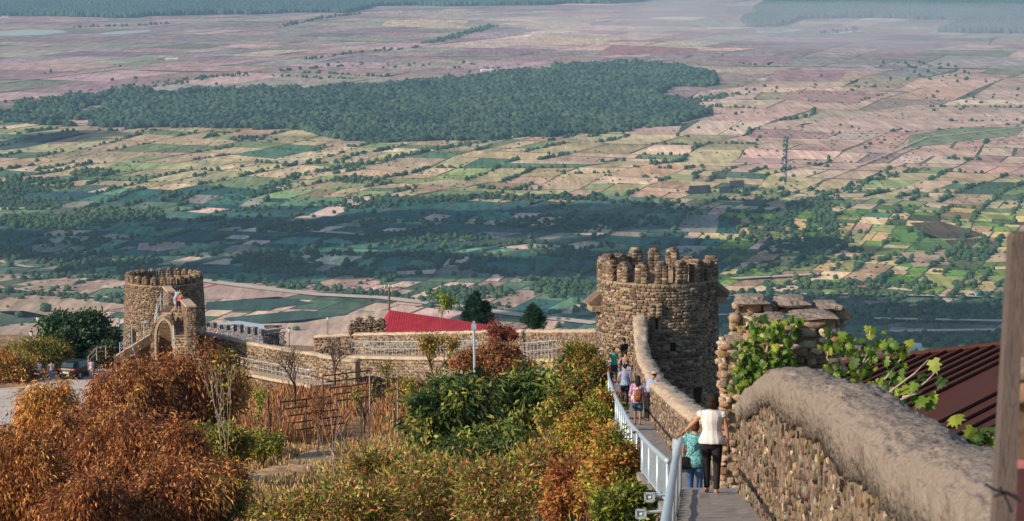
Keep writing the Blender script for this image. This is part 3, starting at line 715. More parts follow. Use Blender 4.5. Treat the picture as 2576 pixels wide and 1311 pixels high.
# ------------------------------------------------------------------ the hill
GY = [-60, 0, 45, 80, 110, 150, 203, 240, 262, 400, 1500, 1700]
GZ = [-2, -6, -13.3, -18.6, -22.6, -28.6, -35.0, -38.8, -42, -61, -487, -490]
XWY = [-60, 0, 14, 42, 58, 92, 131, 140, 420]; XWX = [3, 3, 2.9, 3.9, 4.2, 5.0, 6.2, 8, 60]
def sstep(a, b_, x): t = np.clip((x - a) / (b_ - a), 0, 1); return t * t * (3 - 2 * t)
def gz(x, y):
    x = np.asarray(x, float); y = np.asarray(y, float)
    z = np.interp(y, GY, GZ)
    d = x - np.interp(y, XWY, XWX)
    z = z - np.clip(d - .2, 0, 1.5) * 1.2 - np.clip(d - 2, 0, 200) * .62
    k = sstep(-27.5, -32.5, x) * sstep(150, 212, y) * sstep(300, 262, y)
    z = z * (1 - k) + (-39.9) * k
    z = z - np.clip(-60 - x, 0, 500) * .5
    amp = np.clip((np.abs(y) - 60) / 60, .35, 1) * (1 - k) * np.where((d > -2.5) & (d < 1), .2, 1)
    z = z + (fbm(x / 9, y / 9, 41) - .5) * 1.3 * amp + (fbm(x / 2.2, y / 2.2, 43) - .5) * .35 * amp
    return np.maximum(z, VZ - 4)
hs = strip_sheet('hillside', np.concatenate([np.linspace(-700, -95, 22), np.arange(-90, 60, 1.25), np.linspace(65, 700, 22)]), np.concatenate([np.arange(-60, 300, 1.25), np.linspace(305, 1700, 70)]), gz, M_GROUND)
tag(link('hillside', hs), kind='structure')

def ground_ribbon(name, pts, wid, mat, dz, kind='structure'):
    p = np.array(pts, float); q = []
    for i in range(len(p) - 1):
        n = max(2, int(np.linalg.norm(p[i + 1][:2] - p[i][:2]) / .6))
        for t in np.linspace(0, 1, n, endpoint=False): q.append(p[i] * (1 - t) + p[i + 1] * t)
    q.append(p[-1]); q = np.array(q); d = np.gradient(q[:, :2], axis=0); d /= np.linalg.norm(d, axis=1)[:, None]
    nr = np.stack([-d[:, 1], d[:, 0]], 1); K = 7; V = []
    for j, (a, n_) in enumerate(zip(q, nr)):
        w_ = a[2] * (0.85 + .3 * vnoise(j / 4, 0, 3)) if len(a) > 2 else wid
        for s_ in np.linspace(-.5, .5, K):
            x, y = a[0] + n_[0] * w_ * s_, a[1] + n_[1] * w_ * s_; V.append((x, y, float(gz(x, y)) + dz - .25 * max(0, abs(s_) - .4) * 3))
    F = [(i * K + k, i * K + k + 1, (i + 1) * K + k + 1, (i + 1) * K + k) for i in range(len(q) - 1) for k in range(K - 1)]
    tag(link(name, make_mesh(name, V, F, mat, smooth=True)), kind=kind)
ground_ribbon('road', [(-34.5, 262, 5), (-35.8, 246, 6.5), (-38, 236, 9), (-42, 227, 14), (-50, 221, 17), (-70, 216, 17)], 6, M_ROAD, .12)
ground_ribbon('footpath', [(-9.3, 152, 2.2), (-9.8, 138, 2.2), (-8.8, 126, 2.4), (-9.5, 116, 2.6), (-13, 106, 2.2), (-16, 98, 2.2)], 2, M_TRAIL, .12)

# ------------------------------------------------------------------ stones
def rounded_cube(seg):
    g = np.linspace(-1, 1, seg + 1); idx = {}; V = []; F = []
    def vid(p):
        k = tuple(np.round(p, 4))
        if k not in idx: idx[k] = len(V); V.append(p)
        return idx[k]
    for ax in range(3):
        for sg in (-1, 1):
            for i in range(seg):
                for j in range(seg):
                    q = []
                    for a, b_ in ((i, j), (i + 1, j), (i + 1, j + 1), (i, j + 1)):
                        p = np.zeros(3); p[ax] = sg; p[(ax + 1) % 3] = g[a]; p[(ax + 2) % 3] = g[b_]; q.append(vid(p))
                    F.append(q if sg > 0 else q[::-1])
    V = np.array(V); L4 = (np.abs(V) ** 7).sum(1) ** (1 / 7)
    V = V / L4[:, None] * (1 - .10 * (np.linalg.norm(V, axis=1) - 1))[:, None]
    return V, np.array(F)
RC = {2: rounded_cube(2), 3: rounded_cube(3)}
PAL_ST = [(.17, .125, .085), (.12, .088, .065), (.23, .178, .13), (.15, .125, .105), (.08, .062, .05), (.18, .12, .08), (.28, .23, .18)]
def stones(name, C, T, N, H, mat, parent=None, seg=2, jit=.14, pal=PAL_ST, w=None, cj=.13, tilt=.12):
    """C centres, T tangents, N outward normals, H half sizes (along, out, up): one mesh"""
    C = np.asarray(C, float); n = len(C); T = np.asarray(T, float); N = np.asarray(N, float); H = np.asarray(H, float)
    U = np.cross(T, N); s = np.sign(U[:, 2:3]); s[s == 0] = 1; U = U * s
    a = rng.normal(0, tilt, n)[:, None]; T2 = T * np.cos(a) + U * np.sin(a); U2 = U * np.cos(a) - T * np.sin(a)
    B, F = RC[seg]; k = len(B)
    Q = B[None] * (1 + rng.normal(0, jit, (n, k, 1))) * H[:, None, :]
    W = C[:, None] + Q[..., 0:1] * T2[:, None] + Q[..., 1:2] * N[:, None] + Q[..., 2:3] * U2[:, None]
    FF = (F[None] + (np.arange(n) * k)[:, None, None]).reshape(-1, 4)
    cc = np.repeat(palette(pal, n, cj, w), len(F), axis=0)
    return link(name, make_mesh(name, to_local(W.reshape(-1, 3), parent), FF, mat, cc, smooth=True), parent)
def face_stones(path, ztop, zbot, nrm, ch, lw, out=.05, drop=0.0, seed=1, skip=None, irregular=0.0):
    """courses of stones over a wall face that follows path (n,2); returns arrays"""
    g = np.random.default_rng(seed); path = np.asarray(path, float)
    sl = np.concatenate([[0], np.cumsum(np.linalg.norm(np.diff(path, axis=0), axis=1))])
    C, T, N, H = [], [], [], []
    hmax = float(np.max(np.asarray(ztop) - np.asarray(zbot))); k = 0; d = ch / 2
    while d < hmax:
        s = g.uniform(0, lw)
        while s < sl[-1]:
            l = lw * g.uniform(.55, 1.5); sc = s + l / 2
            if sc > sl[-1]: break
            x = np.interp(sc, sl, path[:, 0]); y = np.interp(sc, sl, path[:, 1]); zt = np.interp(sc, sl, ztop); zb = np.interp(sc, sl, zbot)
            z = zt - d + g.normal(0, ch * (.08 + irregular))
            s += l * 1.02
            if z - ch / 2 < zb or g.random() < drop: continue
            if skip is not None and skip(x, y, z, sc): continue
            i = min(np.searchsorted(sl, sc), len(path) - 1); i = max(i, 1)
            t = path[i] - path[i - 1]; t = t / (np.linalg.norm(t) + 1e-9); n_ = np.array([-t[1], t[0]]) * nrm
            C.append((x, y, z)); T.append((t[0], t[1], 0)); N.append((n_[0], n_[1], 0))
            H.append((l * .45, out * g.uniform(.4, 1.4), ch * .5 * g.uniform(.6, 1.0)))
        d += ch; k += 1
    return np.array(C), np.array(T), np.array(N), np.array(H)

def wall_core(path, ztop, zbot, th, mb, rough=.03, seed=0):
    """solid wall following the path (left face on the path's -normal side), with a wavy skin"""
    path = np.asarray(path, float); t = np.gradient(path, axis=0); t /= np.linalg.norm(t, axis=1)[:, None]
    nr = np.stack([-t[:, 1], t[:, 0]], 1); n = len(path); K = 8; R_ = []
    for i in range(n):
        a = path[i] + nr[i] * th / 2; b_ = path[i] - nr[i] * th / 2; h = ztop[i] - zbot[i]
        r = [(a[0], a[1], zbot[i] + h * k / (K - 1)) for k in range(K)] + [(b_[0], b_[1], zbot[i] + h * k / (K - 1)) for k in range(K - 1, -1, -1)]
        r = np.array(r); r[:, :2] += rng.normal(0, rough * .35, (len(r), 2)); R_.append(r)
    m = 2 * K; v = np.concatenate(R_)
    f = [(i * m + j, (i + 1) * m + j, (i + 1) * m + (j + 1) % m, i * m + (j + 1) % m) for i in range(n - 1) for j in range(m)]
    f += [tuple(range(m)), tuple(range((n - 1) * m + m - 1, (n - 1) * m - 1, -1))]
    mb.add(v, f)
def coping(path, ztop, wid, hgt, mb, seed=0, rough=.02, over=.06, K=14, drape=None, fine=0):
    """rounded lumpy cement cap whose crown is ztop"""
    path = np.asarray(path, float); t = np.gradient(path, axis=0); t /= np.linalg.norm(t, axis=1)[:, None]
    nr = np.stack([-t[:, 1], t[:, 0]], 1); n = len(path); R_ = []
    sl = np.concatenate([[0], np.cumsum(np.linalg.norm(np.diff(path, axis=0), axis=1))])
    for i in range(n):
        wv = (wid if np.isscalar(wid) else wid[i]) / 2 + over; r = []
        hb = hgt * (1 + .5 * (vnoise(sl[i] * 1.7, 0, seed) - .5))
        for k in range(K):
            a = pi * k / (K - 1); c_, s_ = cos(a), sin(a)
            off = wv * np.sign(c_) * abs(c_) ** .7; z = ztop[i] - hgt + hgt * abs(s_) ** .75
            q = (vnoise(sl[i] * 3, k * .9, seed + 1) - .5) * rough * 3 + (vnoise(sl[i] * 9, k * 2.1, seed + 2) - .5) * rough * 1.5
            dz = 0
            if fine: q += fine * (2.2 * (fbm(sl[i] * 2.1, k * .35, seed + 7) - .5) + 1.2 * (vnoise(sl[i] * 8, k * .9, seed + 8) - .5) + rng.normal(0, .22))
            if drape is not None and k == 0: dz = -drape(sl[i], 0)
            if drape is not None and k == K - 1: dz = -drape(sl[i], 1)
            r.append((path[i][0] + nr[i][0] * (off + q * np.sign(off + 1e-6)), path[i][1] + nr[i][1] * (off + q * np.sign(off + 1e-6)), z + q + dz))
        r.append((path[i][0], path[i][1], ztop[i] - hgt - .05)); R_.append(np.array(r))
    m = K + 1; v = np.concatenate(R_)
    f = [(i * m + j, i * m + (j + 1) % m, (i + 1) * m + (j + 1) % m, (i + 1) * m + j) for i in range(n - 1) for j in range(m)]
    f += [tuple(range(m - 1, -1, -1)), tuple(range((n - 1) * m, n * m))]
    mb.add(v, f)
def resample(pts, step):
    p = np.array(pts, float); s = np.concatenate([[0], np.cumsum(np.linalg.norm(np.diff(p[:, :2], axis=0), axis=1))])
    n = max(2, int(s[-1] / step)); q = np.linspace(0, s[-1], n + 1)
    # smooth (Catmull-like) interpolation per column
    out = np.stack([np.interp(q, s, p[:, k]) for k in range(p.shape[1])], 1)
    w_ = max(1, int(1.2 / step))
    if w_ > 1 and len(out) > 2 * w_ + 2:
        ker = np.ones(w_) / w_; pad = w_ // 2
        for k in range(p.shape[1]):
            e = np.concatenate([np.full(pad, out[0, k]), out[:, k], np.full(w_ - 1 - pad, out[-1, k])]); sm = np.convolve(e, ker, 'valid')
            sm[:2] = out[:2, k]; sm[-2:] = out[-2:, k]; out[:, k] = sm
    return out

# ------------------------------------------------------------------ walkway, its edge and railing
WF = [(8, -4.6), (20, -5.62), (37, -8.12), (46.2, -9.50), (46.6, -9.66), (47.0, -9.82), (47.4, -10.02), (47.8, -10.22), (49, -10.42), (89, -16.2), (126, -20.85), (131.5, -21.4)]
WFy, WFz = zip(*WF)
def floor_z(y): return float(np.interp(y, WFy, WFz))
RX_Y = [8, 21, 37, 45.5, 47, 54.6, 66, 88, 106, 123, 128]; RX_X = [.35, 1.13, 2.20, 2.81, 2.75, 2.76, 2.86, 3.36, 3.74, 4.26, 4.4]
def rail_x(y): return float(np.interp(y, RX_Y, RX_X))
def wall_x(y): return float(np.interp(y, [8, 14, 17, 21, 27, 34, 42, 58, 71, 91.6, 118, 125, 131.5], [2.25, 2.52, 2.74, 2.9, 3.08, 3.30, 3.62, 3.92, 4.15, 4.62, 5.42, 5.62, 5.85]))
ys = np.concatenate([np.arange(8, 46.2, .7), [46.2, 46.205, 46.6, 46.605, 47.0, 47.005, 47.4, 47.405, 47.8, 47.805], np.arange(48.4, 131.8, .8)])
V = []; K = 8
for y in ys:
    yy = y
    zt = floor_z(y)
    if 46.2 <= y <= 47.9:
        k = sum(y > q + .001 for q in (46.2, 46.6, 47.0, 47.4, 47.8)); zt = -9.50 - .18 * k
    xl, xr = rail_x(y) + .02, wall_x(y) + .1
    for k in range(K):
        V.append((xl + (xr - xl) * k / (K - 1), y, zt + rng.normal(0, .006)))
    for k in range(K - 1, -1, -1): V.append((xl + (xr - xl) * k / (K - 1), y, zt - .28))
m_ = 2 * K
F = [(i * m_ + j, i * m_ + (j + 1) % m_, (i + 1) * m_ + (j + 1) % m_, (i + 1) * m_ + j) for i in range(len(ys) - 1) for j in range(m_)]
F += [tuple(range(m_ - 1, -1, -1)), tuple(range((len(ys) - 1) * m_, len(ys) * m_))]
tag(link('walkway', make_mesh('walkway', V, F, M_CONC)), kind='structure')

def railing(name, y0, y1, label, step, hgt=.85, rr=.05, endpost=None):
    t = thing(name, (rail_x(y0), y0, floor_z(y0)), label, 'railing')
    yy = np.arange(y0, y1 + .01, .5); top = MB(); top.tube([(rail_x(y), y, floor_z(y) + hgt) for y in yy], rr, 12); top.build('handrail', M_METAL, t, True)
    bt = MB(); bt.tube([(rail_x(y), y, floor_z(y) + .12) for y in yy], .022, 6); bt.build('bottom_rail', M_METAL, t, True)
    cb = MB()
    y = y0
    while y < y1 - .3:
        cb.box((rail_x(y + .28) - .05, y + .28, floor_z(y + .28) - .02), (.05, .26, .06)); y += .6
    cb.build('kerb_blocks', M_CONC, t)
    y = y0 + .1; k = 0; ps = []
    while y < y1:
        x, z = rail_x(y), floor_z(y)
        q = MB(); pst = (k % 8 == 0)
        if pst: q.tube([(x, y, z - .35), (x, y, z + hgt)], .032, 8); q.build('post', M_METAL, t, True)
        else: ps.append((x, y, z))
        y += step; k += 1
    for x, y, z in ps:
        q = MB(); q.box((x, y, z + .12 + (hgt - .12) / 2), (.014, .014, (hgt - .12) / 2)); q.build('baluster', M_METAL, t)
    return t
railing('handrail_railing', 9.0, 45.7, 'thick pale blue tube railing in the foreground under the hand of the woman in white', .62)
r2 = railing('handrail_railing', 48.3, 126, 'long pale metal railing curving down to the big round tower', .42)
q = MB(); q.box((2.74, 45.6, -8.72), (.02, .10, .16), .5); q.build('end_plate', M_METAL, r2)
for k, y in enumerate((56, 74, 92, 110)):
    q = MB(); x, z = rail_x(y), floor_z(y); q.tube([(x - 1.0, y, z - 1.2), (x, y, z - .1)], .03, 6); q.tube([(x - .9, y, z - .35), (x, y, z - .3)], .025, 6); q.build('brace', M_METAL, r2)

# retaining wall that carries the walkway on the garden side
ry = np.arange(9, 131, 1.2); rp = np.array([(rail_x(y) + .25, y) for y in ry])
t = thing('retaining_wall', (rail_x(60), 60, -14), 'stone retaining wall under the walkway on the garden side', 'wall')
mb = MB(); wall_core(rp, [floor_z(y) - .3 for y in ry], [float(gz(rail_x(y) - .3, y)) - 1.5 for y in ry], .5, mb); mb.build('core', M_MORTAR, t)
far = ry > 45
C, T, N, H = face_stones(rp[far] - np.array([.22, 0]), [floor_z(y) - .3 for y in ry[far]], [float(gz(rail_x(y) - .3, y)) - .4 for y in ry[far]], 1, .24, .42, .06, seed=3)
stones('stonework', C, T, N, H, M_STONE, t)

# the parapet beside the walkway: near, lumpy part
NW = resample([(8, -2.9), (12, -2.78), (14, -2.95), (17, -3.33), (19, -3.62), (20.6, -3.95), (21.6, -3.97), (24, -4.25), (27, -4.58), (30.5, -5.02), (34, -5.52), (38, -6.15), (42, -6.97), (44.6, -7.6)], .11)
# columns: y, ztop
npath = np.array([(wall_x(y) + .34, y) for y, z in NW]); nzt = NW[:, 1] + .10 * (np.array([vnoise(y * .55, 0, 5) for y in NW[:, 0]]) - .5)
nzb = np.array([floor_z(y) - .5 for y in NW[:, 0]]); nzb_core = nzb
t = thing('parapet_wall', (wall_x(26), 26, floor_z(26)), 'near rubble parapet with a thick rounded cement cap filling the lower right', 'wall')
mb = MB(); wall_core(npath, nzt - .22, nzb - 1.2, .62, mb, .06); mb.build('core', M_MORTAR_NEAR, t, True)
def drape(s, side):
    if side == 1: return .06
    y = 8 + s; base = .24
    return base + .30 * (fbm(s * .9, 0, 8) - .35) + .10 * (vnoise(s * 4.0, 1, 9) - .5)
mb = MB(); coping(npath, nzt, .66, .26, mb, 4, .012, .05, 34, drape, fine=.016); mb.build('coping', M_CEMENT, t, True)
zs_ = np.array([drape(s, 0) for s in np.linspace(0, 36.6, len(NW))])
C, T, N, H = face_stones(npath - np.array([.31, 0]), nzt - .24 - zs_ * .7, nzb, 1, .10, .12, .030, drop=.48, seed=6, irregular=.5)
N = -N * 0 + np.array([-1.0, 0, 0]); T = T * 0 + np.array([0, 1.0, 0])
k = C[:, 1] > 12.5
C, T, N, H = C[k], T[k], N[k], H[k]; H[:, 2] *= rng.uniform(.7, 1.25, len(H)); H[:, 0] *= rng.uniform(.6, 1.0, len(H))
stones('stonework', C, T, N, H, M_STONE, t, 3, .16, w=[3, 3, 1.5, 2, 3, 1.5, 1.2], cj=.42, tilt=.6)

# far part down to the tower
FW = resample([(50.6, -8.95), (54, -9.6), (58, -10.42), (71, -12.28), (80, -13.55), (91.6, -15.22), (104, -16.75), (118, -18.5), (125, -18.9), (129, -18.75), (131.9, -18.65)], .4)
fpath = np.array([(wall_x(y) + .26, y) for y in FW[:, 0]]); fzt = FW[:, 1]
t = thing('parapet_wall', (wall_x(90), 90, floor_z(90)), 'parapet with pale rounded cap descending from the near wall to the big round tower', 'wall')
mb = MB(); wall_core(fpath, fzt - .15, np.array([floor_z(y) - 3.5 for y in FW[:, 0]]), .5, mb); mb.build('core', M_MORTAR, t)
mb = MB(); coping(fpath, fzt, .52, .2, mb, 14, .04, .05, 12); mb.build('coping', M_CEMENT_FAR, t, True)
C, T, N, H = face_stones(fpath - np.array([.25, 0]), fzt - .2, np.array([floor_z(y) - .1 for y in FW[:, 0]]), 1, .15, .17, .045, seed=7, irregular=.14, drop=.08)
C2, T2, N2, H2 = face_stones(fpath + np.array([.25, 0]), fzt - .2, np.array([floor_z(y) - 2.5 for y in FW[:, 0]]), -1, .2, .3, .05, seed=8)
stones('stonework', np.concatenate([C, C2]), np.concatenate([T, T2]), np.concatenate([N, N2]), np.concatenate([H, H2]), M_STONE, t, cj=.18)

# ruined battlement between the two parapets
t = thing('ruined_battlement', (4.5, 48, -11), 'broken stone battlement with flat capstones beside the walkway, behind the fig leaves', 'wall')
def blockwall(u0, u1, vtop, y, vbot, th, seg=3, ch=.16, lw=.3, caph=.0, seed=1, dy=0):
    a, b_ = P(u0, vtop, y), P(u1, vtop, y); zb = P(u0, vbot, y)[2]
    mb = MB(); mb.box(((a[0] + b_[0]) / 2, y + th / 2 + .06, (a[2] + zb) / 2 - .02), ((b_[0] - a[0]) / 2 - .05, th / 2, (a[2] - zb) / 2)); 
    C, T, N, H = face_stones([(a[0], y), (b_[0], y)], [a[2], a[2]], [zb, zb], -1, ch, lw, .06, seed=seed, irregular=.03)
    C2, T2, N2, H2 = face_stones([(a[0], y + th), (a[0], y)], [a[2]] * 2, [zb] * 2, -1, ch, lw, .08, seed=seed + 50, irregular=.05)
    C3, T3, N3, H3 = face_stones([(b_[0], y), (b_[0], y + th)], [a[2]] * 2, [zb] * 2, -1, ch, lw, .08, seed=seed + 90, irregular=.05)
    cat = np.concatenate
    return mb, (cat([C, C2, C3]), cat([T, T2, T3]), cat([N, N2, N3]), cat([H, H2, H3]))
PAL_BL = [(.33, .235, .155), (.25, .15, .09), (.38, .30, .22), (.24, .18, .13), (.27, .175, .11), (.42, .35, .28)]
cores = MB(); SS = []
for (u0, u1, vt, y, vb, th, sd_) in [(1826, 1885, 862, 47.2, 1340, 1.0, 21), (1850, 1930, 792, 48.2, 1300, .6, 22), (1890, 1990, 812, 47.6, 1100, .7, 23), (1950, 2040, 770, 48.8, 1100, .5, 24),
                                   (1985, 2110, 800, 48.0, 1100, .7, 25), (2040, 2124, 780, 48.9, 1000, .4, 26), (1852, 1935, 768, 48.6, 800, .5, 27)]:
    c_, s_ = blockwall(u0, u1, vt, y, vb, th, seed=sd_, ch=.17 if sd_ > 21 else .13, lw=.30 if sd_ > 21 else .2)
    for v_, in zip(c_.v): cores.add(v_, c_.f)
    SS.append(s_)
cores.build('core', M_MORTAR, t)
stones('stonework', *[np.concatenate([s[i] for s in SS]) for i in range(4)], M_STONE, t, 3, .13, pal=PAL_BL, cj=.18, tilt=.1)
for (u0, u1, vt, vb, y, dp) in [(1850, 1942, 741, 768, 48.3, .9), (1950, 2045, 742, 772, 48.6, .8), (2038, 2125, 756, 780, 48.7, .7), (1898, 1992, 786, 812, 47.6, .75), (1985, 2108, 782, 803, 48.0, .9)]:
    a, b_ = P(u0, vb, y), P(u1, vb, y); hgt = (vb - vt) / FPX * y; cx = (a[0] + b_[0]) / 2; hx = (b_[0] - a[0]) / 2
    q = MB(); B, Fq = RC[3]; vv = B.copy(); vv = vv * (1 + rng.normal(0, .07, (len(vv), 1)))
    top = vv[:, 2] > .3; vv[top, :2] *= .66; vv = vv * np.array([hx * 1.02, dp * .55, hgt * .42]) + np.array([cx, y + dp * .42, a[2] + hgt * .30])
    q.add(vv, [tuple(f) for f in Fq]); q.build('capstone', M_CEMENT, t)

# ------------------------------------------------------------------ round towers
def round_tower(name, cx, cyy, zb, zt, rb, rt, nm, mw, mh, mth, ch, lw, out, seg, label, seed, phase=0.0, holes=(), ruin=None, pal=PAL_ST, arch=.5):
    t = thing(name, (cx, cyy, zb), label, 'tower'); g = np.random.default_rng(seed)
    rad = lambda z: rb + (rt - rb) * (z - zb) / (zt - zb)
    th = .55; fl = zt - 1.2
    mb = MB(); zz = list(np.linspace(zb, zt, 14))
    prof = [(rad(z) - .02, z) for z in zz] + [(rt - th, zt), (rt - th, fl), (.01, fl)]
    mb.lathe((cx, cyy), prof, 72, closed=False)
    mb.build('wall', M_MORTAR, t)
    C, T, N, H = [], [], [], []
    z = zb + ch / 2
    while z < zt - ch * .3:
        r = rad(z); a = g.uniform(0, 1); e = a + 2 * pi
        hh = ch * g.uniform(.85, 1.1)
        while a < e - .02:
            l = lw * g.uniform(.55, 1.6); da = l / r; m = a + da / 2; a += da * 1.03
            x, y = cx + r * sin(m), cyy - r * cos(m)
            bad = g.random() < .03
            for (ha, hz, hw, hh_) in holes:
                dm = (m - ha + pi) % (2 * pi) - pi
                if abs(dm) * r < hw / 2 + l * .3 and abs(z - hz) < hh_ / 2 + ch * .3: bad = True
            if bad: continue
            C.append((x, y, z + g.normal(0, ch * .08))); T.append((cos(m), sin(m), 0)); N.append((sin(m), -cos(m), 0)); H.append((l * .46, out * g.uniform(.5, 1.7), hh * g.uniform(.34, .47)))
        z += hh
    stones('stonework', C, T, N, H, M_STONE, t, seg, .10, pal=pal, cj=.2)
    for (ha, hz, hw, hh_) in holes:   # openings: near-black flush boxes, inner shade put into the colour
        r = rad(hz); c0 = np.array([cx + (r - .02) * sin(ha), cyy - (r - .02) * cos(ha), hz]); q = MB(); q.box(c0, (hw / 2, .05, hh_ / 2), ha)
        if hh_ > .9 and hw > .4: q.tube([c0 + np.array([sin(ha), -cos(ha), 0]) * -.05 + np.array([0, 0, hh_ / 2 - .02]), c0 + np.array([sin(ha), -cos(ha), 0]) * .05 + np.array([0, 0, hh_ / 2 - .02])], hw / 2, 14)
        q.build('opening', M_HOLE, t)
    for i in range(nm):
        a = phase + 2 * pi * i / nm; h = mh; wv = mw
        if ruin: h, wv = ruin(i, a, mh, mw)
        if h < .05: continue
        R_ = np.array([[cos(a), sin(a), 0], [sin(a), -cos(a), 0], [0, 0, 1.0]])    # rows: tangent, outward, up
        prof = [(-wv / 2, -.1), (wv / 2, -.1), (wv / 2, h - wv * arch)] + [(wv / 2 * cos(q), h - wv * arch + wv * arch * sin(q)) for q in np.linspace(.3, pi - .3, 6)] + [(-wv / 2, h - wv * arch)]
        n_ = len(prof); vs = []
        for o_ in (.0, -mth):
            vs += [(p[0], o_, p[1]) for p in prof]
        vs = np.array(vs); wv3 = np.array([cx + rt * sin(a), cyy - rt * cos(a), zt]) + vs @ R_
        f = [tuple(range(n_ - 1, -1, -1)), tuple(range(n_, 2 * n_))] + [(j, (j + 1) % n_, n_ + (j + 1) % n_, n_ + j) for j in range(n_)]
        me_ = MB(); me_.add(wv3, f); mo = me_.build('merlon', M_MORTAR, t)
        C, T, N, H = [], [], [], []
        zc = ch / 2
        while zc < h:
            half = wv / 2 if zc < h - wv * arch else wv / 2 * sqrt(max(0.05, 1 - ((zc - h + wv * arch) / (wv * arch)) ** 2))
            k = max(1, int(round(2 * half / lw)))
            for j in range(k):
                for o_, sg in ((0, 1), (-mth, -1)):
                    p = np.array([-half + (j + .5) * 2 * half / k, o_, zc]); C.append(np.array([cx + rt * sin(a), cyy - rt * cos(a), zt]) + p @ R_); T.append(R_[0]); N.append(R_[1] * sg); H.append((half / k * .96, out * g.uniform(.8, 1.6), ch * .46))
            for sg in (-1, 1):
                p = np.array([sg * half, -mth / 2, zc]); C.append(np.array([cx + rt * sin(a), cyy - rt * cos(a), zt]) + p @ R_); T.append(R_[1]); N.append(R_[0] * sg); H.append((mth / 2 * .95, out * g.uniform(.8, 1.4), ch * .46))
            zc += ch
        zt_ = np.array([cx + (rt - mth / 2) * sin(a), cyy - (rt - mth / 2) * cos(a), zt + h - .02]); C.append(zt_); T.append(R_[1]); N.append(np.array([0, 0, 1.0])); H.append((mth / 2, .07, wv * .28))
        so_ = stones('stonework', C, T, N, H, M_STONE, t, seg, .1, pal=pal, cj=.2); so_.parent = mo
    return t
TX, TY = 7.12, 135.1
def ang(u): return math.asin(max(-1, min(1, ((u - CU) / FPX * 132.5 - TX) / 2.98)))
rr_ = random.Random(5)
def ruin1(i, a, h, wv):
    q = (a + pi) % (2 * pi) - pi
    if abs(q) < .75 or abs(abs(q) - pi) < .55: return h * rr_.uniform(.92, 1.1), wv
    if q < 0: return h * rr_.uniform(.85, 1.0), wv * 1.5
    return h * rr_.uniform(.5, .95), wv * 1.55
tw = round_tower('round_tower', TX, TY, -25.4, -17.25, 3.10, 2.92, 18, .58, 1.0, .45, .15, .25, .030, 3, 'big round rubble tower with crumbling battlements at the end of the walkway', 31, phase=.02,
                 holes=[(ang(1655), P(1655, 815, 132)[2], .14, .55), (ang(1697), P(1697, 874, 132)[2], .27, .42), (ang(1760), P(1760, 1000, 132)[2], .45, .75)], ruin=ruin1)
for (a, v0, big) in [(-1.42, 768, 1), (1.45, 748, 1), (ang(1652), 785, 0)]:
    c0 = np.array([TX + 2.98 * sin(a), TY - 2.98 * cos(a), P(1500, v0, 134)[2]]); o_ = np.array([sin(a), -cos(a), 0]); tn = np.array([cos(a), sin(a), 0])
    hw, dp, hb = (.65, .52, .62) if big else (.30, .20, .75)
    q = MB(); b8 = [c0 - tn * hw - o_ * .3, c0 + tn * hw - o_ * .3, c0 + tn * hw + o_ * dp, c0 - tn * hw + o_ * dp]
    if big:
        z1, z2 = .02, .08
        q.hexa([p + np.array([0, 0, 0]) for p in b8] + [b8[0] + [0, 0, .78], b8[1] + [0, 0, .78], b8[2] + [0, 0, .14], b8[3] + [0, 0, .14]])
        hood = q.build('hood_roof', M_PLANK, tw)
        q = MB(); q.hexa([p * 1.0 - o_ * .12 + [0, 0, -.32] for p in b8] + [p - o_ * .12 + [0, 0, -.01] for p in b8]); q.build('hood_base', M_MORTAR, tw)
    else:
        q.hexa([p for p in b8] + [b8[0] + [0, 0, hb], b8[1] + [0, 0, hb], b8[2] + [0, 0, hb * .8], b8[3] + [0, 0, hb * .8]]); hb_ = q.build('machicolation', M_MORTAR, tw)
        C = []; T = []; N = []; H = []
        for k in range(4):
            for j in (-1, 1):
                C.append(c0 + tn * j * .14 + o_ * dp + np.array([0, 0, .09 + .16 * k])); T.append(tn); N.append(o_); H.append((.13, .05, .075))
        s2 = stones('stonework', C, T, N, H, M_STONE, tw, 2); s2.parent = hb_

LX, LY = -27.35, 217.0
PAL_L = [(.19, .138, .095), (.14, .10, .072), (.24, .185, .13), (.165, .135, .105), (.095, .07, .055), (.20, .135, .088)]
lw_t = round_tower('round_tower', LX, LY, -37.5, -28.05, 3.42, 3.02, 25, .46, .62, .45, .15, .26, .035, 2, 'smaller round stone tower at the left with rounded battlements and a stair', 32, phase=.1,
                   holes=[(math.asin(((322 - CU) / FPX * 215 - LX) / 3.35), P(322, 856, 214.6)[2], .62, 1.25)], pal=PAL_L)

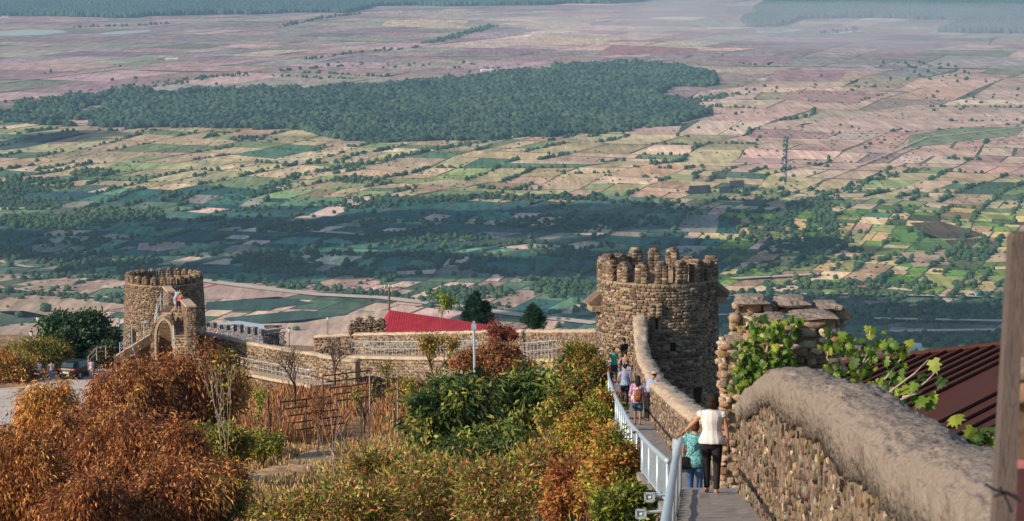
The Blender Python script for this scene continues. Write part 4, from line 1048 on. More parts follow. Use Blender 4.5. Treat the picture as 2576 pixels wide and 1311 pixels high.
# ------------------------------------------------------------------ curtain walls between the towers
def upath(lst, step=.5):
    """(u, y, v_top) -> smooth path with x, y, ztop"""
    q = [(*P(u, v, y)[:2], P(u, v, y)[2]) for u, y, v in lst]; r = resample(q, step); return r
def curtain(name, lst, label, below, th=.55, fcol=PAL_ST, seed=1, caph=.2, cw=None, ch=.2, lw=.3, walk=None):
    r = upath(lst); path = r[:, :2]; zt = r[:, 2]; mid = r[len(r) // 2]
    zb = np.array([min(float(gz(x, y)), z - 1.2) - .8 for x, y, z in r])
    t = thing(name, (mid[0], mid[1], mid[2] - 2.5), label, 'wall')
    mb = MB(); wall_core(path, zt - caph * .7, zb, th, mb); mb.build('core', M_MORTAR, t)
    mb = MB(); coping(path, zt, th + .04, caph, mb, seed, .05, .05, 10); mb.build('coping', M_CEMENT_FAR, t, True)
    d = path[-1] - path[0]; nside = 1 if (-d[1] * 0 + d[0]) < 0 else -1
    tt = np.gradient(path, axis=0); tt /= np.linalg.norm(tt, axis=1)[:, None]; nn = np.stack([-tt[:, 1], tt[:, 0]], 1) * nside
    C, T, N, H = face_stones(path + nn * th * .5, zt - caph, zb, nside, ch, lw, .06, seed=seed, irregular=.1, drop=.05)
    stones('stonework', C, T, N, H, M_STONE, t, 2, .14, cj=.2)
    return t, path, zt, nn
ta, pa, za, na = curtain('curtain_wall', [(1508, 138, 829), (1470, 150, 829), (1400, 165, 829), (1240, 184, 830), (1100, 196, 834), (1000, 203, 836), (890, 207, 838), (793, 208, 843)],
                         'long straight rubble wall with pale cap between the ruined stub and the big tower', 2.5, seed=51)
tb, pb, zb_, nb = curtain('curtain_wall', [(900, 196, 905), (840, 197.5, 897), (792, 199, 886), (740, 201, 880), (680, 204, 869), (600, 207, 853), (530, 210, 838), (500, 211.5, 830), (480, 212.3, 821)],
                          'low curving rubble wall running down from the left tower, pale cap sweeping to the right', 2.5, seed=52)
# ruined stub on the wall
t = thing('ruined_wall_stub', P(922, 842, 206.6), 'heap of thin ruined stonework standing on the back wall left of the crimson roof', 'ruin')
c0 = P(924, 842, 206.9); q = MB(); q.box(c0 + np.array([.25, .2, .45]), (1.02, .3, .55)); q.box(c0 + np.array([-1.0, 0, .2]), (.28, .3, .9)); q.build('core', M_MORTAR, t)
C = []; T = []; N = []; H = []
for k in range(900):
    x = rng.uniform(-1.32, 1.32); topz = 1.22 - .12 * abs(x) + .16 * sin(x * 7) - (.2 if x < -.8 else 0); z = rng.uniform(-.4, 1) * topz
    if x < -.75: z = rng.uniform(-1.2, topz)
    C.append(c0 + np.array([x, rng.choice([-.34, -.3, 0.1, .5]), z])); a = rng.normal(0, .3); T.append((cos(a), sin(a), 0)); N.append((sin(a), -cos(a), 0)); H.append((rng.uniform(.08, .22), .08, rng.uniform(.025, .055)))
stones('stonework', C, T, N, H, M_STONE, t, 2, .12, cj=.25, tilt=.25)

def garden_rail(lst, label, hgt=1.05, step=1.0, mid_=True, slab=True):
    """railing with a concrete walkway slab: (u, y, v of the walk surface)"""
    r = upath(lst, step); t = thing('walkway_railing', tuple(r[0]), label, 'railing')
    q = MB(); q.tube([(x, y, z + hgt) for x, y, z in r], .035, 6); q.build('top_rail', M_METAL, t, True)
    if mid_: q = MB(); q.tube([(x, y, z + hgt * .52) for x, y, z in r], .022, 6); q.build('middle_rail', M_METAL, t, True)
    for x, y, z in r: q = MB(); q.box((x, y, z + hgt / 2), (.02, .02, hgt / 2)); q.build('post', M_METAL, t)
    return t, r
def slab(r, label, wid=1.25, nside=1):
    t = np.gradient(r[:, :2], axis=0); t /= np.linalg.norm(t, axis=1)[:, None]; nn = np.stack([-t[:, 1], t[:, 0]], 1) * nside
    V = []
    for (x, y, z), n_ in zip(r, nn):
        V += [(x - n_[0] * .12, y - n_[1] * .12, z), (x + n_[0] * wid, y + n_[1] * wid, z), (x + n_[0] * wid, y + n_[1] * wid, z - .22), (x - n_[0] * .12, y - n_[1] * .12, z - .22)]
    F = [(4 * i + j, 4 * i + (j + 1) % 4, 4 * i + 4 + (j + 1) % 4, 4 * i + 4 + j) for i in range(len(r) - 1) for j in range(4)] + [(3, 2, 1, 0), tuple(4 * (len(r) - 1) + j for j in range(4))]
    tag(link('walkway', make_mesh('walkway', V, F, M_CEMENT_FAR)), kind='structure')
tR1, r1 = garden_rail([(1418, 160, 899), (1380, 164, 902), (1316, 171, 906)], 'pale railing in front of the back wall right of the brown bush', step=1.0)
tR2, r2_ = garden_rail([(1200, 184, 896), (1100, 191, 897), (1000, 198, 896), (885, 204, 893)], 'pale railing in front of the back wall between the bare trees', step=.6)
tR3, r3_ = garden_rail([(560, 206.5, 926), (600, 205, 933), (680, 201, 950), (780, 196, 968)], 'pale railing along the curving wall below the left tower', step=.62)
slab(np.array([P(u, v, y) for u, y, v in [(1430, 159, 898), (1380, 164, 902), (1316, 171, 906), (1200, 184, 899), (1100, 191, 898), (1000, 198, 897), (870, 204.6, 894)]]), '', nside=-1)
slab(np.array([P(u, v, y) for u, y, v in [(545, 207, 922), (600, 205, 933), (680, 201, 950), (790, 195, 970)]]), '', 2.2, nside=1)
# wall below the walkway slabs
for lst, lab in [([(1430, 159.4, 905), (1316, 171.4, 912), (1200, 184.4, 905), (1000, 198.4, 903), (880, 204.4, 900)], 'rubble base wall below the railing on the garden side of the long back wall'),
                 ([(560, 207.2, 938), (640, 203.8, 952), (700, 201, 962), (790, 196, 978)], 'rubble base wall below the railing of the curving wall by the left tower')]:
    r = upath(lst); zb = np.array([float(gz(x, y)) - 1.2 for x, y, z in r]); t = thing('base_wall', tuple(r[len(r) // 2]), lab, 'wall')
    mb = MB(); wall_core(r[:, :2], r[:, 2], np.minimum(zb, r[:, 2] - .4), .3, mb); mb.build('core', M_MORTAR, t)
    sgn = -1 if r[-1, 0] > r[0, 0] else 1
    C, T, N, H = face_stones(r[:, :2] + np.array([-.1, -.14]), r[:, 2], np.minimum(zb, r[:, 2] - .4), sgn, .2, .3, .05, seed=77, irregular=.1)
    stones('stonework', C, T, N, H, M_STONE, t, 2, cj=.2)

# ------------------------------------------------------------------ stair and arch at the left tower
YS = 208.0
M_RIMSTONE = surf('rim_plaster', (.46, .37, .27), .9, .25, 6, .03, 14)
M_INNER = surf('inner_shade', (.15, .10, .07), .95, .5, 3, .03, 20, stretch=(.6, .6, 7))  # steps inside the arch, recess shade darkened into the brown
def U(u, y=YS): return (u - CU) / FPX * y * 1.0095
def XZ(u, v, y): p = P(u, v, y); return p
t = thing('stone_stair', P(450, 900, 206), 'stone stair with tall arch and side walls climbing the front of the left tower', 'stairs')
q = MB()   # steps: rise from (y 205.2) to (y 210.6)
ns = 17
for i in range(ns):
    f_ = i / (ns - 1); y0 = 202.6 + 5.8 * f_; z = P(450, 905 - 123 * f_, y0)[2]
    xl = P(446 - 15 * f_, 900, y0)[0]; xr = P(486 - 28 * f_, 900, y0)[0]
    q = MB(); q.box(((xl + xr) / 2, y0 + 1.5, z - 1.0), ((xr - xl) / 2, 1.5, 1.0)); stp = q.build('step', M_CEMENT_FAR, t)
    C, T, N, H = [], [], [], []; x = xl
    while x < xr - .1:
        l = rng.uniform(.18, .4); C.append((x + l / 2, y0 - .01, z - .05)); T.append((1, 0, 0)); N.append((0, -1, 0)); H.append((l * .5, .05, .045)); x += l
    stones('stonework', C, T, N, H, M_STONE, t, 2, pal=[(.36, .27, .19), (.28, .20, .14), (.22, .16, .11)], cj=.2).parent = stp
# arch wall: front face polygon with an arched hole
ya, yb = 205.6, 206.6
def archwall():
    xl, xr = P(380, 900, ya)[0], P(441, 900, ya)[0]; hx0, hx1 = P(394, 900, ya)[0], P(434, 900, ya)[0]
    ztop = P(412, 788, ya)[2]; zb = P(412, 930, ya)[2]; zs = P(412, 858, ya)[2]; za_ = P(412, 806, ya)[2]
    n = 16; outer = []; inner = []
    for k in range(n + 1):
        a = pi * k / n; inner.append(((hx0 + hx1) / 2 + (hx1 - hx0) / 2 * cos(a), zs + (za_ - zs) * sin(a) ** .85))
        th = k / n
        if th < .25: o_ = (P(450 - 19 * th / .25, 869 - 80 * th / .25, ya)[0], P(431, 869 - 80 * th / .25, ya)[2])
        elif th > .75: o_ = (xl, zs + (ztop - .9 - zs) * ((1 - th) / .25))
        else: o_ = (P(431, 789, ya)[0] + (xl - P(431, 789, ya)[0]) * (th - .25) / .5, ztop - .9 * (th - .25) / .5)
        outer.append(o_)
    inner = [(hx1, zb)] + inner + [(hx0, zb)]; outer = [(P(452, 869, ya)[0], zb)] + outer + [(xl, zb)]
    V = []; m = len(inner)
    for y in (ya, yb):
        V += [(p[0], y, p[1]) for p in inner] + [(p[0], y, p[1]) for p in outer]
    F = []
    for k in range(m - 1):
        F += [(k, k + 1, m + k + 1, m + k), (2 * m + k, 3 * m + k, 3 * m + k + 1, 2 * m + k + 1), (k, 2 * m + k, 2 * m + k + 1, k + 1), (m + k, m + k + 1, 3 * m + k + 1, 3 * m + k)]
    q = MB(); q.add(V, F); w_ = q.build('arch_wall', M_MORTAR, t)
    C = []; T = []; N = []; H = []
    for k in range(700):
        a = rng.uniform(0, 1); i = int(a * (m - 1)); f_ = rng.uniform(.08, .92); w2 = rng.random()
        p = (1 - w2) * (np.array(inner[i]) * (1 - f_) + np.array(outer[i]) * f_) + w2 * (np.array(inner[i + 1]) * (1 - f_) + np.array(outer[i + 1]) * f_)
        C.append((p[0], ya, p[1])); T.append((1, 0, 0)); N.append((0, -1, 0)); H.append((rng.uniform(.07, .15), .03, rng.uniform(.04, .07)))
    for sx, x0 in ((-1, xl),):
        for k in range(120): C.append((x0, rng.uniform(ya, yb), rng.uniform(zb, ztop - 1))); T.append((0, 1, 0)); N.append((-1, 0, 0)); H.append((.12, .03, .06))
    s2 = stones('stonework', C, T, N, H, M_STONE, t, 2, pal=PAL_L, tilt=.2, cj=.2)
    q = MB(); rim = []
    for (ix, iz) in inner:
        rim.append((ix, iz))
    cxm = (hx0 + hx1) / 2; V = []; mm = len(rim)
    for y in (ya - .07, ya + .1):
        V += [(x, y, z) for x, z in rim] + [(cxm + (x - cxm) * 1.22, y, z + (.16 if z > zs + .05 else 0)) for x, z in rim]
    F = []
    for k in range(mm - 1): F += [(k, k + 1, mm + k + 1, mm + k), (k, 2 * mm + k, 2 * mm + k + 1, k + 1), (mm + k, mm + k + 1, 3 * mm + k + 1, 3 * mm + k)]
    q.add(V, F); q.build('arch_rim', M_RIMSTONE, t)
    # steps seen through the arch
    q = MB(); zz = zb
    k = 0
    while zz < za_ + .3:
        q.box(((hx0 + hx1) / 2, yb + 1.3 + .16 * k + 1, zz), ((hx1 - hx0) / 2 + .25, 1.0, .11)); zz += .24; k += 1
    q.build('inner_steps', M_INNER, t)
    # floor over the arch
    q = MB(); q.box(((xl + xr) / 2 + .15, 208.9, ztop - .75), ((xr - xl) / 2 - .2, 1.9, .15)); q.build('landing', M_CEMENT_FAR, t)
archwall()
def sidewall(name, p0, p1, zb0, zb1, th, cap=True, parent=t):
    p0, p1 = np.array(p0), np.array(p1); d = (p1 - p0)[:2]; d = d / np.linalg.norm(d); n_ = np.array([-d[1], d[0]])
    q = MB(); b = []
    for p, zb in ((p0, zb0), (p1, zb1)):
        for sg in (-1, 1): b.append((p[0] + n_[0] * th / 2 * sg, p[1] + n_[1] * th / 2 * sg, zb, p[2]))
    o = [0, 1, 3, 2]; q.hexa([(b[i][0], b[i][1], b[i][2]) for i in o] + [(b[i][0], b[i][1], b[i][3]) for i in o]); w_ = q.build(name, M_MORTAR, parent)
    SS = []
    path = np.array([p0[:2], p1[:2]])
    for sg in (-1, 1):
        SS.append(face_stones(path + n_ * th / 2 * sg, [p0[2]] * 1 + [p1[2]], [zb0, zb1], sg, .14, .24, .035, seed=int(abs(p0[0] * 7)) + 5))
    for p, e in ((p0, -1), (p1, 1)):
        pp = np.array([p[:2] - n_ * th / 2, p[:2] + n_ * th / 2]); zb = zb0 if e < 0 else zb1
        SS.append(face_stones(pp, [p[2]] * 2, [zb] * 2, -e, .14, .24, .035, seed=9))
    SS = [s_ for s_ in SS if len(s_[0])]
    s2 = stones('stonework', *[np.concatenate([s_[i] for s_ in SS]) for i in range(4)], M_STONE, parent, 2, pal=PAL_L, cj=.2); s2.parent = w_
    if cap:
        q = MB(); e = .07; b = []
        for p in (p0 - np.append(d * .08, 0), p1 + np.append(d * .08, 0)):
            for sg in (-1, 1): b.append((p[0] + n_[0] * (th / 2 + e) * sg, p[1] + n_[1] * (th / 2 + e) * sg, p[2]))
        o = [0, 1, 3, 2]; q.hexa([(b[i][0], b[i][1], b[i][2] + .003) for i in o] + [(b[i][0], b[i][1], b[i][2] + .13) for i in o]); c_ = q.build('cap', M_CEMENT_FAR, parent); c_.parent = w_
sidewall('side_wall', P(462, 754, 208.8), P(481, 773, 203.8), P(460, 830, 208)[2], P(490, 880, 204)[2], .62)
sidewall('side_wall', P(418, 722, 214.2), P(432, 737, 211.4), P(418, 800, 214)[2], P(432, 805, 211)[2], .5)
# slanting concrete stringer with its own railing
t = thing('side_stair', P(330, 880, 207), 'slanting concrete stair flight with thin posts left of the arch', 'stairs')
a, b_ = P(286, 903, 204.5), P(377, 846, 207.5); q = MB()
q.hexa([a + [0, 0, -.42], b_ + [0, 0, -.62], b_ + [0, 1.5, -.62], a + [0, 1.5, -.42], a + [0, 0, .1], b_ + [0, 0, .1], b_ + [0, 1.5, .1], a + [0, 1.5, .1]]); q.build('flight', M_CEMENT_FAR, t)
q = MB(); q.hexa([a + [.3, .3, -2.4], b_ + [0, .3, -4.0], b_ + [0, 1.3, -4.0], a + [.3, 1.3, -2.4], a + [.3, .3, -.5], b_ + [0, .3, -.64], b_ + [0, 1.3, -.64], a + [.3, 1.3, -.5]]); q.build('flight_base', M_MORTAR, t)
S_0 = face_stones([(a[0] + .3, a[1] + .28), (b_[0], b_[1] + .28)], [a[2] - .5, b_[2] - .66], [a[2] - 2.3, b_[2] - 3.6], -1, .15, .25, .035, seed=44); stones('stonework', *S_0, M_STONE, t, 2, pal=PAL_L)
for f_, h_ in ((.17, .85), (.5, 1.35), (.84, 1.25)):
    p = a * (1 - f_) + b_ * f_ + np.array([0, .1, .08]); q = MB(); q.tube([p, p + [0, 0, h_]], .04, 6)
    if f_ == .84: q.box(p + [.06, 0, h_], (.16, .12, .07))
    q.build('post', M_METAL, t)
for k in range(3):
    p0 = a * .83 + b_ * .17 + np.array([0, .1, .35 + .22 * k]); p1 = a * .5 + b_ * .5 + np.array([0, .1, .6 + .3 * k]); q = MB(); q.tube([p0, p1], .018, 5); q.build('rail', M_METAL, t)
p = a * .5 + b_ * .5; q = MB(); q.tube([p + [0, -.02, .1], p + [.45, -.4, -1.0]], .03, 5); q.build('post', M_METAL, t)
# thin rails of the arch landing
t = thing('stair_railing', P(400, 790, 206), 'thin pale iron railing climbing over the arch of the left tower', 'railing')
pl = [P(387, 880, 205.8), P(389, 835, 206), P(396, 800, 206.4), (P(405, 775, 207)), P(413, 770, 208.4)]
for i, h_ in enumerate((0.9, 1.0, 1.1, 1.15, 1.05)):
    q = MB(); q.tube([pl[i] + [0, 0, -.2], pl[i] + [0, 0, h_]], .03, 5); q.build('post', M_METAL, t)
for k in (1.0, .6):
    q = MB(); q.tube([p + [0, 0, k] for p in pl], .025, 5); q.build('rail', M_METAL, t)
pl = [P(440, 902, 204.6), P(438, 870, 205.2), P(436, 850, 205.4)]
t = thing('stair_railing', pl[0], 'short pale railing at the foot of the stone stair right of the arch', 'railing')
for p in pl: q = MB(); q.tube([p + [0, 0, -.3], p + [0, 0, .95]], .03, 5); q.build('post', M_METAL, t)
q = MB(); q.tube([p + [0, 0, .95] for p in pl], .03, 5); q.build('rail', M_METAL, t)
# handrail of the steps behind the car
pl = [P(222, 898, 236), P(243, 874, 238), P(266, 870, 241)]
M_RUST = surf('rusty_rail', (.36, .30, .25), .7, .2, 5)
t = thing('steps_railing', pl[0] + [0, 0, -1], 'pale pipe railing of the steps behind the black car', 'railing')
q = MB(); q.tube(pl, .045, 6); q.build('top_rail', M_RUST, t)
q = MB(); q.tube([p + [0, 0, -.42] for p in pl], .03, 6); q.build('lower_rail', M_RUST, t)
for p in pl: q = MB(); q.tube([p, p + [0, 0, -1.15]], .045, 6); q.build('post', M_RUST, t)

# ------------------------------------------------------------------ buildings beyond the walls
t = thing('crenellated_wall', P(590, 865, 296), 'blue-grey rubble wall with small battlements beyond the curving wall', 'wall')
a, b_ = P(508, 812, 300), P(661, 806, 292); dv = b_ - a; Lw = np.linalg.norm(dv[:2]); zb = a[2] - 4; q = MB(); sg = dv / Lw
nrm_ = np.array([-sg[1], sg[0], 0]); ztop = a[2] - .35
q.hexa([(a[0], a[1], zb), (b_[0], b_[1], zb), (b_[0] + nrm_[0] * .5, b_[1] + nrm_[1] * .5, zb), (a[0] + nrm_[0] * .5, a[1] + nrm_[1] * .5, zb), (a[0], a[1], ztop), (b_[0], b_[1], ztop), (b_[0] + nrm_[0] * .5, b_[1] + nrm_[1] * .5, ztop), (a[0] + nrm_[0] * .5, a[1] + nrm_[1] * .5, ztop)])
q.build('core', M_SLATE_CORE, t)
PAL_SL = [(.17, .17, .20), (.11, .11, .13), (.26, .26, .29), (.20, .19, .20)]
S1 = face_stones([a[:2], b_[:2]], [ztop] * 2, [zb] * 2, -1, .13, .24, .05, seed=61)
e2 = b_[:2] + nrm_[:2] * 3.0
S2 = face_stones([b_[:2], e2], [ztop + .3] * 2, [zb] * 2, -1, .13, .24, .05, seed=62)
stones('stonework', *[np.concatenate([S1[i], S2[i]]) for i in range(4)], M_SLATE, t, 2, pal=PAL_SL, cj=.25, tilt=.35)
for k in range(9):
    f_ = (k + .5) / 9; h_ = .42 + .3 * (k > 3) + .12 * (k % 2); c_ = a + dv * f_; q = MB(); q.box((c_[0] + nrm_[0] * .25, c_[1] + nrm_[1] * .25, ztop + h_ / 2), (.26 + .08 * (k > 5), .24, h_ / 2), math.atan2(sg[1], sg[0])); mo = q.build('merlon', M_SLATE_CORE, t)
    C = [c_ * [1, 1, 0] + np.array([0, 0, ztop + z_]) - nrm_ * .0 + sg * x_ * [1, 1, 0] for z_ in np.arange(.06, h_, .12) for x_ in (-.2, 0, .2)]
    s2 = stones('stonework', C, [sg * [1, 1, 0]] * len(C), [-nrm_] * len(C), [(.1, .05, .055)] * len(C), M_SLATE, t, 2, pal=PAL_SL, cj=.3); s2.parent = mo
t = thing('pavilion', P(690, 870, 296), 'open shelter with pale flat roof and brown posts beside the blue-grey wall', 'shelter')
q = MB(); q.hexa([P(500, 816, 304) + [0, 0, -.12], P(662, 831, 293) + [0, 0, -.12], P(717, 824, 300) + [0, 0, -.12], P(600, 807, 318) + [0, 0, -.12], P(500, 816, 304), P(662, 831, 293), P(717, 824, 300), P(600, 807, 318)]); q.build('roof', M_BLUEROOF, t)
q = MB(); a, b_ = P(662, 832, 293.2), P(702, 827, 298); q.hexa([a + [0, 0, -.45], b_ + [0, 0, -.45], b_ + [0, 4, -.45], a + [0, 4, -.45], a + [0, 0, -.14], b_ + [0, 0, -.14], b_ + [0, 4, -.14], a + [0, 4, -.14]]); q.build('beam', M_PINK if 0 else M_TERRA, t)
for u_ in (666, 674, 682, 689, 699):
    p = P(u_, 842, 293.4 + (u_ - 662) * .12); q = MB(); q.box(p + [0, .1, -1.1], (.10, .10, 1.25)); q.build('post', M_PLANK, t)
q = MB(); p = P(684, 860, 299); q.box(p, (.8, .1, 1.8)); q.build('shade_panel', M_HOLE, t)  # near-black panel standing in for the shade under the shelter roof

t = thing('red_roof_house', P(1090, 860, 224), 'house with a long crimson sheet roof just behind the back wall', 'house')
R1, R2 = P(980, 780, 229), P(1250, 820, 218); E1, E2, E0 = P(970, 834, 223), P(1250, 845, 213.5), P(965, 800, 227.5)
q = MB(); th_ = np.array([0, 0, -.06])
pts = [R1, R2, E2, E1, E0]; n5 = 5
q.add(pts + [p + th_ for p in pts], [(4, 3, 2, 1, 0), (5, 6, 7, 8, 9)] + [(i, (i + 1) % 5, 5 + (i + 1) % 5, 5 + i) for i in range(5)])
B1, B2 = R1 + [0, 7, -1.5], R2 + [3, 6, -1.5]; q.add([R1, R2, B2, B1], [(0, 1, 2, 3)]); rf = q.build('roof', M_REDROOF, t)
for k in range(44):
    f_ = (k + .5) / 44; q = MB(); q.tube([R1 * (1 - f_) + R2 * f_ + [0, 0, .02], E1 * (1 - f_) + E2 * f_ + [0, 0, .02]], .014, 4); q.build('seam', M_REDROOF, t).parent = rf
q = MB(); q.hexa([E1 + [.4, .5, -3], E2 + [-.3, .5, -3], B2 + [-.3, -.5, -2.2], B1 + [.4, -.5, -2.2], E1 + [.4, .5, -.07], E2 + [-.3, .5, -.07], B2 + [-.3, -.5, -.05], B1 + [.4, -.5, -.05]]); q.build('wall', M_WHITE, t)

# dark red sheet roof below the near parapet
t = thing('sheet_roof_house', P(2330, 1100, 60), 'building with a rusty dark red seamed roof below the near parapet at the right', 'house')
A, Bp, Cc = P(2640, 857, 70), P(2085, 921, 74), P(2470, 1140, 56)
nn = np.cross(A - Bp, Cc - Bp); nn /= np.linalg.norm(nn)
if nn[2] < 0: nn = -nn
def seam_end(p0):
    L_ = 1.0
    while L_ < 40:
        uu, vv = proj(p0 + sd_dir * L_)
        if uu < 2010: break
        L_ += .25
    return p0 + sd_dir * L_
def onp(u, v): d = ray(u, v); return d * (np.dot(A, nn) / np.dot(d, nn))
D = onp(1985, 1100); G = onp(2700, 1130)
def roofpt(u, v): return onp(u, v)
q = MB(); pts = [A, Bp, D, onp(2250, 1290), G]; q.add(pts + [p - nn * .08 for p in pts], [(0, 1, 2, 3, 4), (9, 8, 7, 6, 5)] + [(i, 5 + i, 5 + (i + 1) % 5, (i + 1) % 5) for i in range(5)]); rf = q.build('roof', M_DARKROOF, t)
sd_dir = onp(2390, 1062) - onp(2515, 998); sd_dir /= np.linalg.norm(sd_dir)
for k in range(19):
    f_ = (k + .3) / 14; p0 = A * (1 - f_) + Bp * f_ if f_ <= 1 else None
    if p0 is None: break
    q = MB(); q.tube([p0 + nn * .04, seam_end(p0) + nn * .04], .045, 5); q.build('seam', M_DARKROOF, t).parent = rf
for k in range(9):
    vv_ = 905 + 26 * k; p0 = onp(2620, vv_ + 30); q = MB(); q.tube([p0 + nn * .04, seam_end(p0) + nn * .04], .045, 5); q.build('seam', M_DARKROOF, t).parent = rf
q = MB(); q.tube([A + nn * .05, Bp + nn * .05], .08, 6); q.build('ridge', M_DARKROOF, t).parent = rf
q = MB(); q.hexa([A + [-.6, -.3, -7], Bp + [.6, -.3, -7], D + [.6, .4, -7], G + [-.6, .4, -9], A + [-.6, -.3, -.3], Bp + [.6, -.3, -.3], D + [.6, .4, -.3], G + [-.6, .4, -.3]]); q.build('wall', M_MORTAR, t)

# lamp posts, poles
def lantern(u, vb, vt, y, label):
    p0, p1 = P(u, vb, y), P(u, vt, y); H_ = p1[2] - p0[2]; t = thing('street_lamp', p0, label, 'street lamp'); s_ = H_ * .09
    q = MB(); q.tube([p0 + [0, 0, -.6], p0 + [0, 0, .25 * H_], p0 + [0, 0, H_ * .82]], [s_ * .35, s_ * .2, s_ * .16], 6); q.build('pole', M_BLACKMETAL, t)
    q = MB(); q.lathe(p0[:2], [(s_ * .35, p0[2] + H_ * .82), (s_ * .75, p0[2] + H_ * .95), (s_ * .75, p0[2] + H_ * .955)], 6); q.build('lantern', M_WHITE, t)
    q = MB(); q.lathe(p0[:2], [(s_ * .85, p0[2] + H_ * .957), (s_ * .25, p0[2] + H_), (.01, p0[2] + H_ * 1.03)], 6); q.build('lamp_cap', M_BLACKMETAL, t)
lantern(728, 884, 824, 330, 'black lantern street lamp right of the shelter, lower of the two')
lantern(825, 845, 796, 380, 'black lantern street lamp farther off on the pale field left of the ruined stub')
lantern(97, 870, 795, 262, 'pale topped lamp post standing by the dark green tree at the left')
lantern(80, 905, 832, 255, 'short lamp post at the left edge of the dark green tree')
p = P(979, 790, 260); t = thing('utility_pole', p, 'dark wooden pole with crossarm and lamp behind the crimson roof', 'pole')
H_ = P(979, 722, 260)[2] - p[2]; q = MB(); q.tube([p + [0, 0, -6], p + [0, 0, H_]], [.14, .10], 6); q.build('pole', M_PLANK, t)
q = MB(); q.box(p + [0, 0, H_ - .1], (.45, .05, .05)); q.build('crossarm', M_PLANK, t)
for sx in (-.4, 0, .4): q = MB(); q.tube([p + [sx, 0, H_ - .05], p + [sx, 0, H_ + .2]], .06, 6); q.build('insulator', M_WHITE, t)
p = P(1192, 818, 146); t = thing('light_pole', (p[0], p[1], float(gz(p[0], p[1]))), 'pale blue-grey steel pole with floodlight bracket standing in the middle of the garden', 'pole')
q = MB(); q.tube([(p[0] + .12, p[1], float(gz(p[0], p[1])) - .4), tuple(p)], [.085, .07], 8); q.build('pole', M_METAL, t)
q = MB(); q.box(p + [0, -.05, -.08], (.13, .1, .14)); q.build('floodlight', M_METAL, t)
q = MB(); q.box(p + [.0, -.05, .1], (.06, .06, .12)); q.build('bracket', M_METAL, t)
for (u, v0, v1, y, lab) in [(844, 90, 118, 0, ''),]: pass

# floodlights on brackets at the foot of the railing
def flood(u, v, y, label):
    p = P(u, v, y); t = thing('floodlight', p, label, 'floodlight'); s_ = .062
    q = MB(); q.hexa([p + [-s_, 0, -s_ * .8], p + [s_, 0, -s_ * .8], p + [s_, .08, -s_ * .5], p + [-s_, .08, -s_ * .5], p + [-s_, 0, s_ * .8], p + [s_, 0, s_ * .8], p + [s_, .08, s_ * .5], p + [-s_, .08, s_ * .5]]); q.build('housing', M_BLACKMETAL, t)
    for dx, dz, hx, hz_ in ((0, s_ * .85, s_ * 1.05, .012), (0, -s_ * .85, s_ * 1.05, .012), (s_, 0, .012, s_ * .85), (-s_, 0, .012, s_ * .85)):
        q = MB(); q.box(p + [dx, -.02, dz], (hx, .015, hz_)); q.build('rim', M_METAL, t)
    q = MB(); q.box(p + [0, -.012, 0], (s_ * .88, .006, s_ * .72)); q.build('glass', M_LAMPGLASS, t)
    q = MB(); q.box(p + [0, -.022, 0], (.018, .006, .012)); q.build('bulb', M_WHITE, t)
    q = MB(); q.tube([p + [.05, .06, 0], (rail_x(y), y + .1, p[2] + .03)], .022, 6); q.tube([p + [.05, .06, 0], p + [.05, .06, -s_ - .03], p + [-.05, .06, -s_ - .03]], .008, 5); q.build('bracket', M_METAL, t)
M_LAMPGLASS = surf('lamp_glass', (.18, .30, .36), .12, .1, 5, spec=.8)
flood(1634, 1250, 38, 'small square floodlight on a bracket below the near railing, upper of the two')
flood(1612, 1292, 36.5, 'small square floodlight on a bracket below the near railing, lower one at the bottom edge')

# old wooden post, boards and painted wall at the right edge
t = thing('wooden_post', P(2530, 1311, 10.5), 'weathered grey wooden post standing close to the camera at the right edge', 'post')
def slabpost(u0t, u1t, vt, u0b, u1b, vb, y, th, name, mat, par):
    q = MB(); a0, a1, b0, b1 = P(u0b, vb, y), P(u1b, vb, y), P(u0t, vt, y), P(u1t, vt, y)
    d = np.array([0, th, 0]); q.hexa([a0, a1, a1 + d, a0 + d, b0, b1, b1 + d, b0 + d]); return q.build(name, mat, par)
slabpost(2546, 2580, 598, 2496, 2550, 1420, 11.2, .11, 'beam', M_WOOD, t)
slabpost(2552, 2590, 588, 2544, 2592, 620, 11.0, .10, 'tenon', M_WOOD, t)
t2 = thing('old_doorway', P(2570, 1311, 11.6), 'dark boards, stone and pink painted wall behind the wooden post', 'doorway')
slabpost(2556, 2640, 640, 2540, 2640, 1180, 11.9, .2, 'board', M_PLANK, t2)
slabpost(2556, 2700, 1180, 2556, 2700, 1420, 11.6, .2, 'painted_wall', M_PINK, t2)
slabpost(2530, 2562, 990, 2512, 2556, 1420, 11.5, .06, 'board', M_WOOD, t2)
C = [P(2590, v_, 11.85) for v_ in (930, 985)]; stones('stone', C, [(1, 0, 0)] * 2, [(0, -1, 0)] * 2, [(.09, .06, .05)] * 2, M_STONE, t2, 3)
for lst in ([(2478, 1218), (2500, 1232), (2530, 1240), (2570, 1262)], [(2500, 1250), (2530, 1238), (2560, 1250)], [(2515, 1225), (2535, 1262), (2545, 1290)]):
    q = MB(); q.tube([P(u, v, 10.9) for u, v in lst], .006, 5); q.build('wire', M_BLACKMETAL, t)

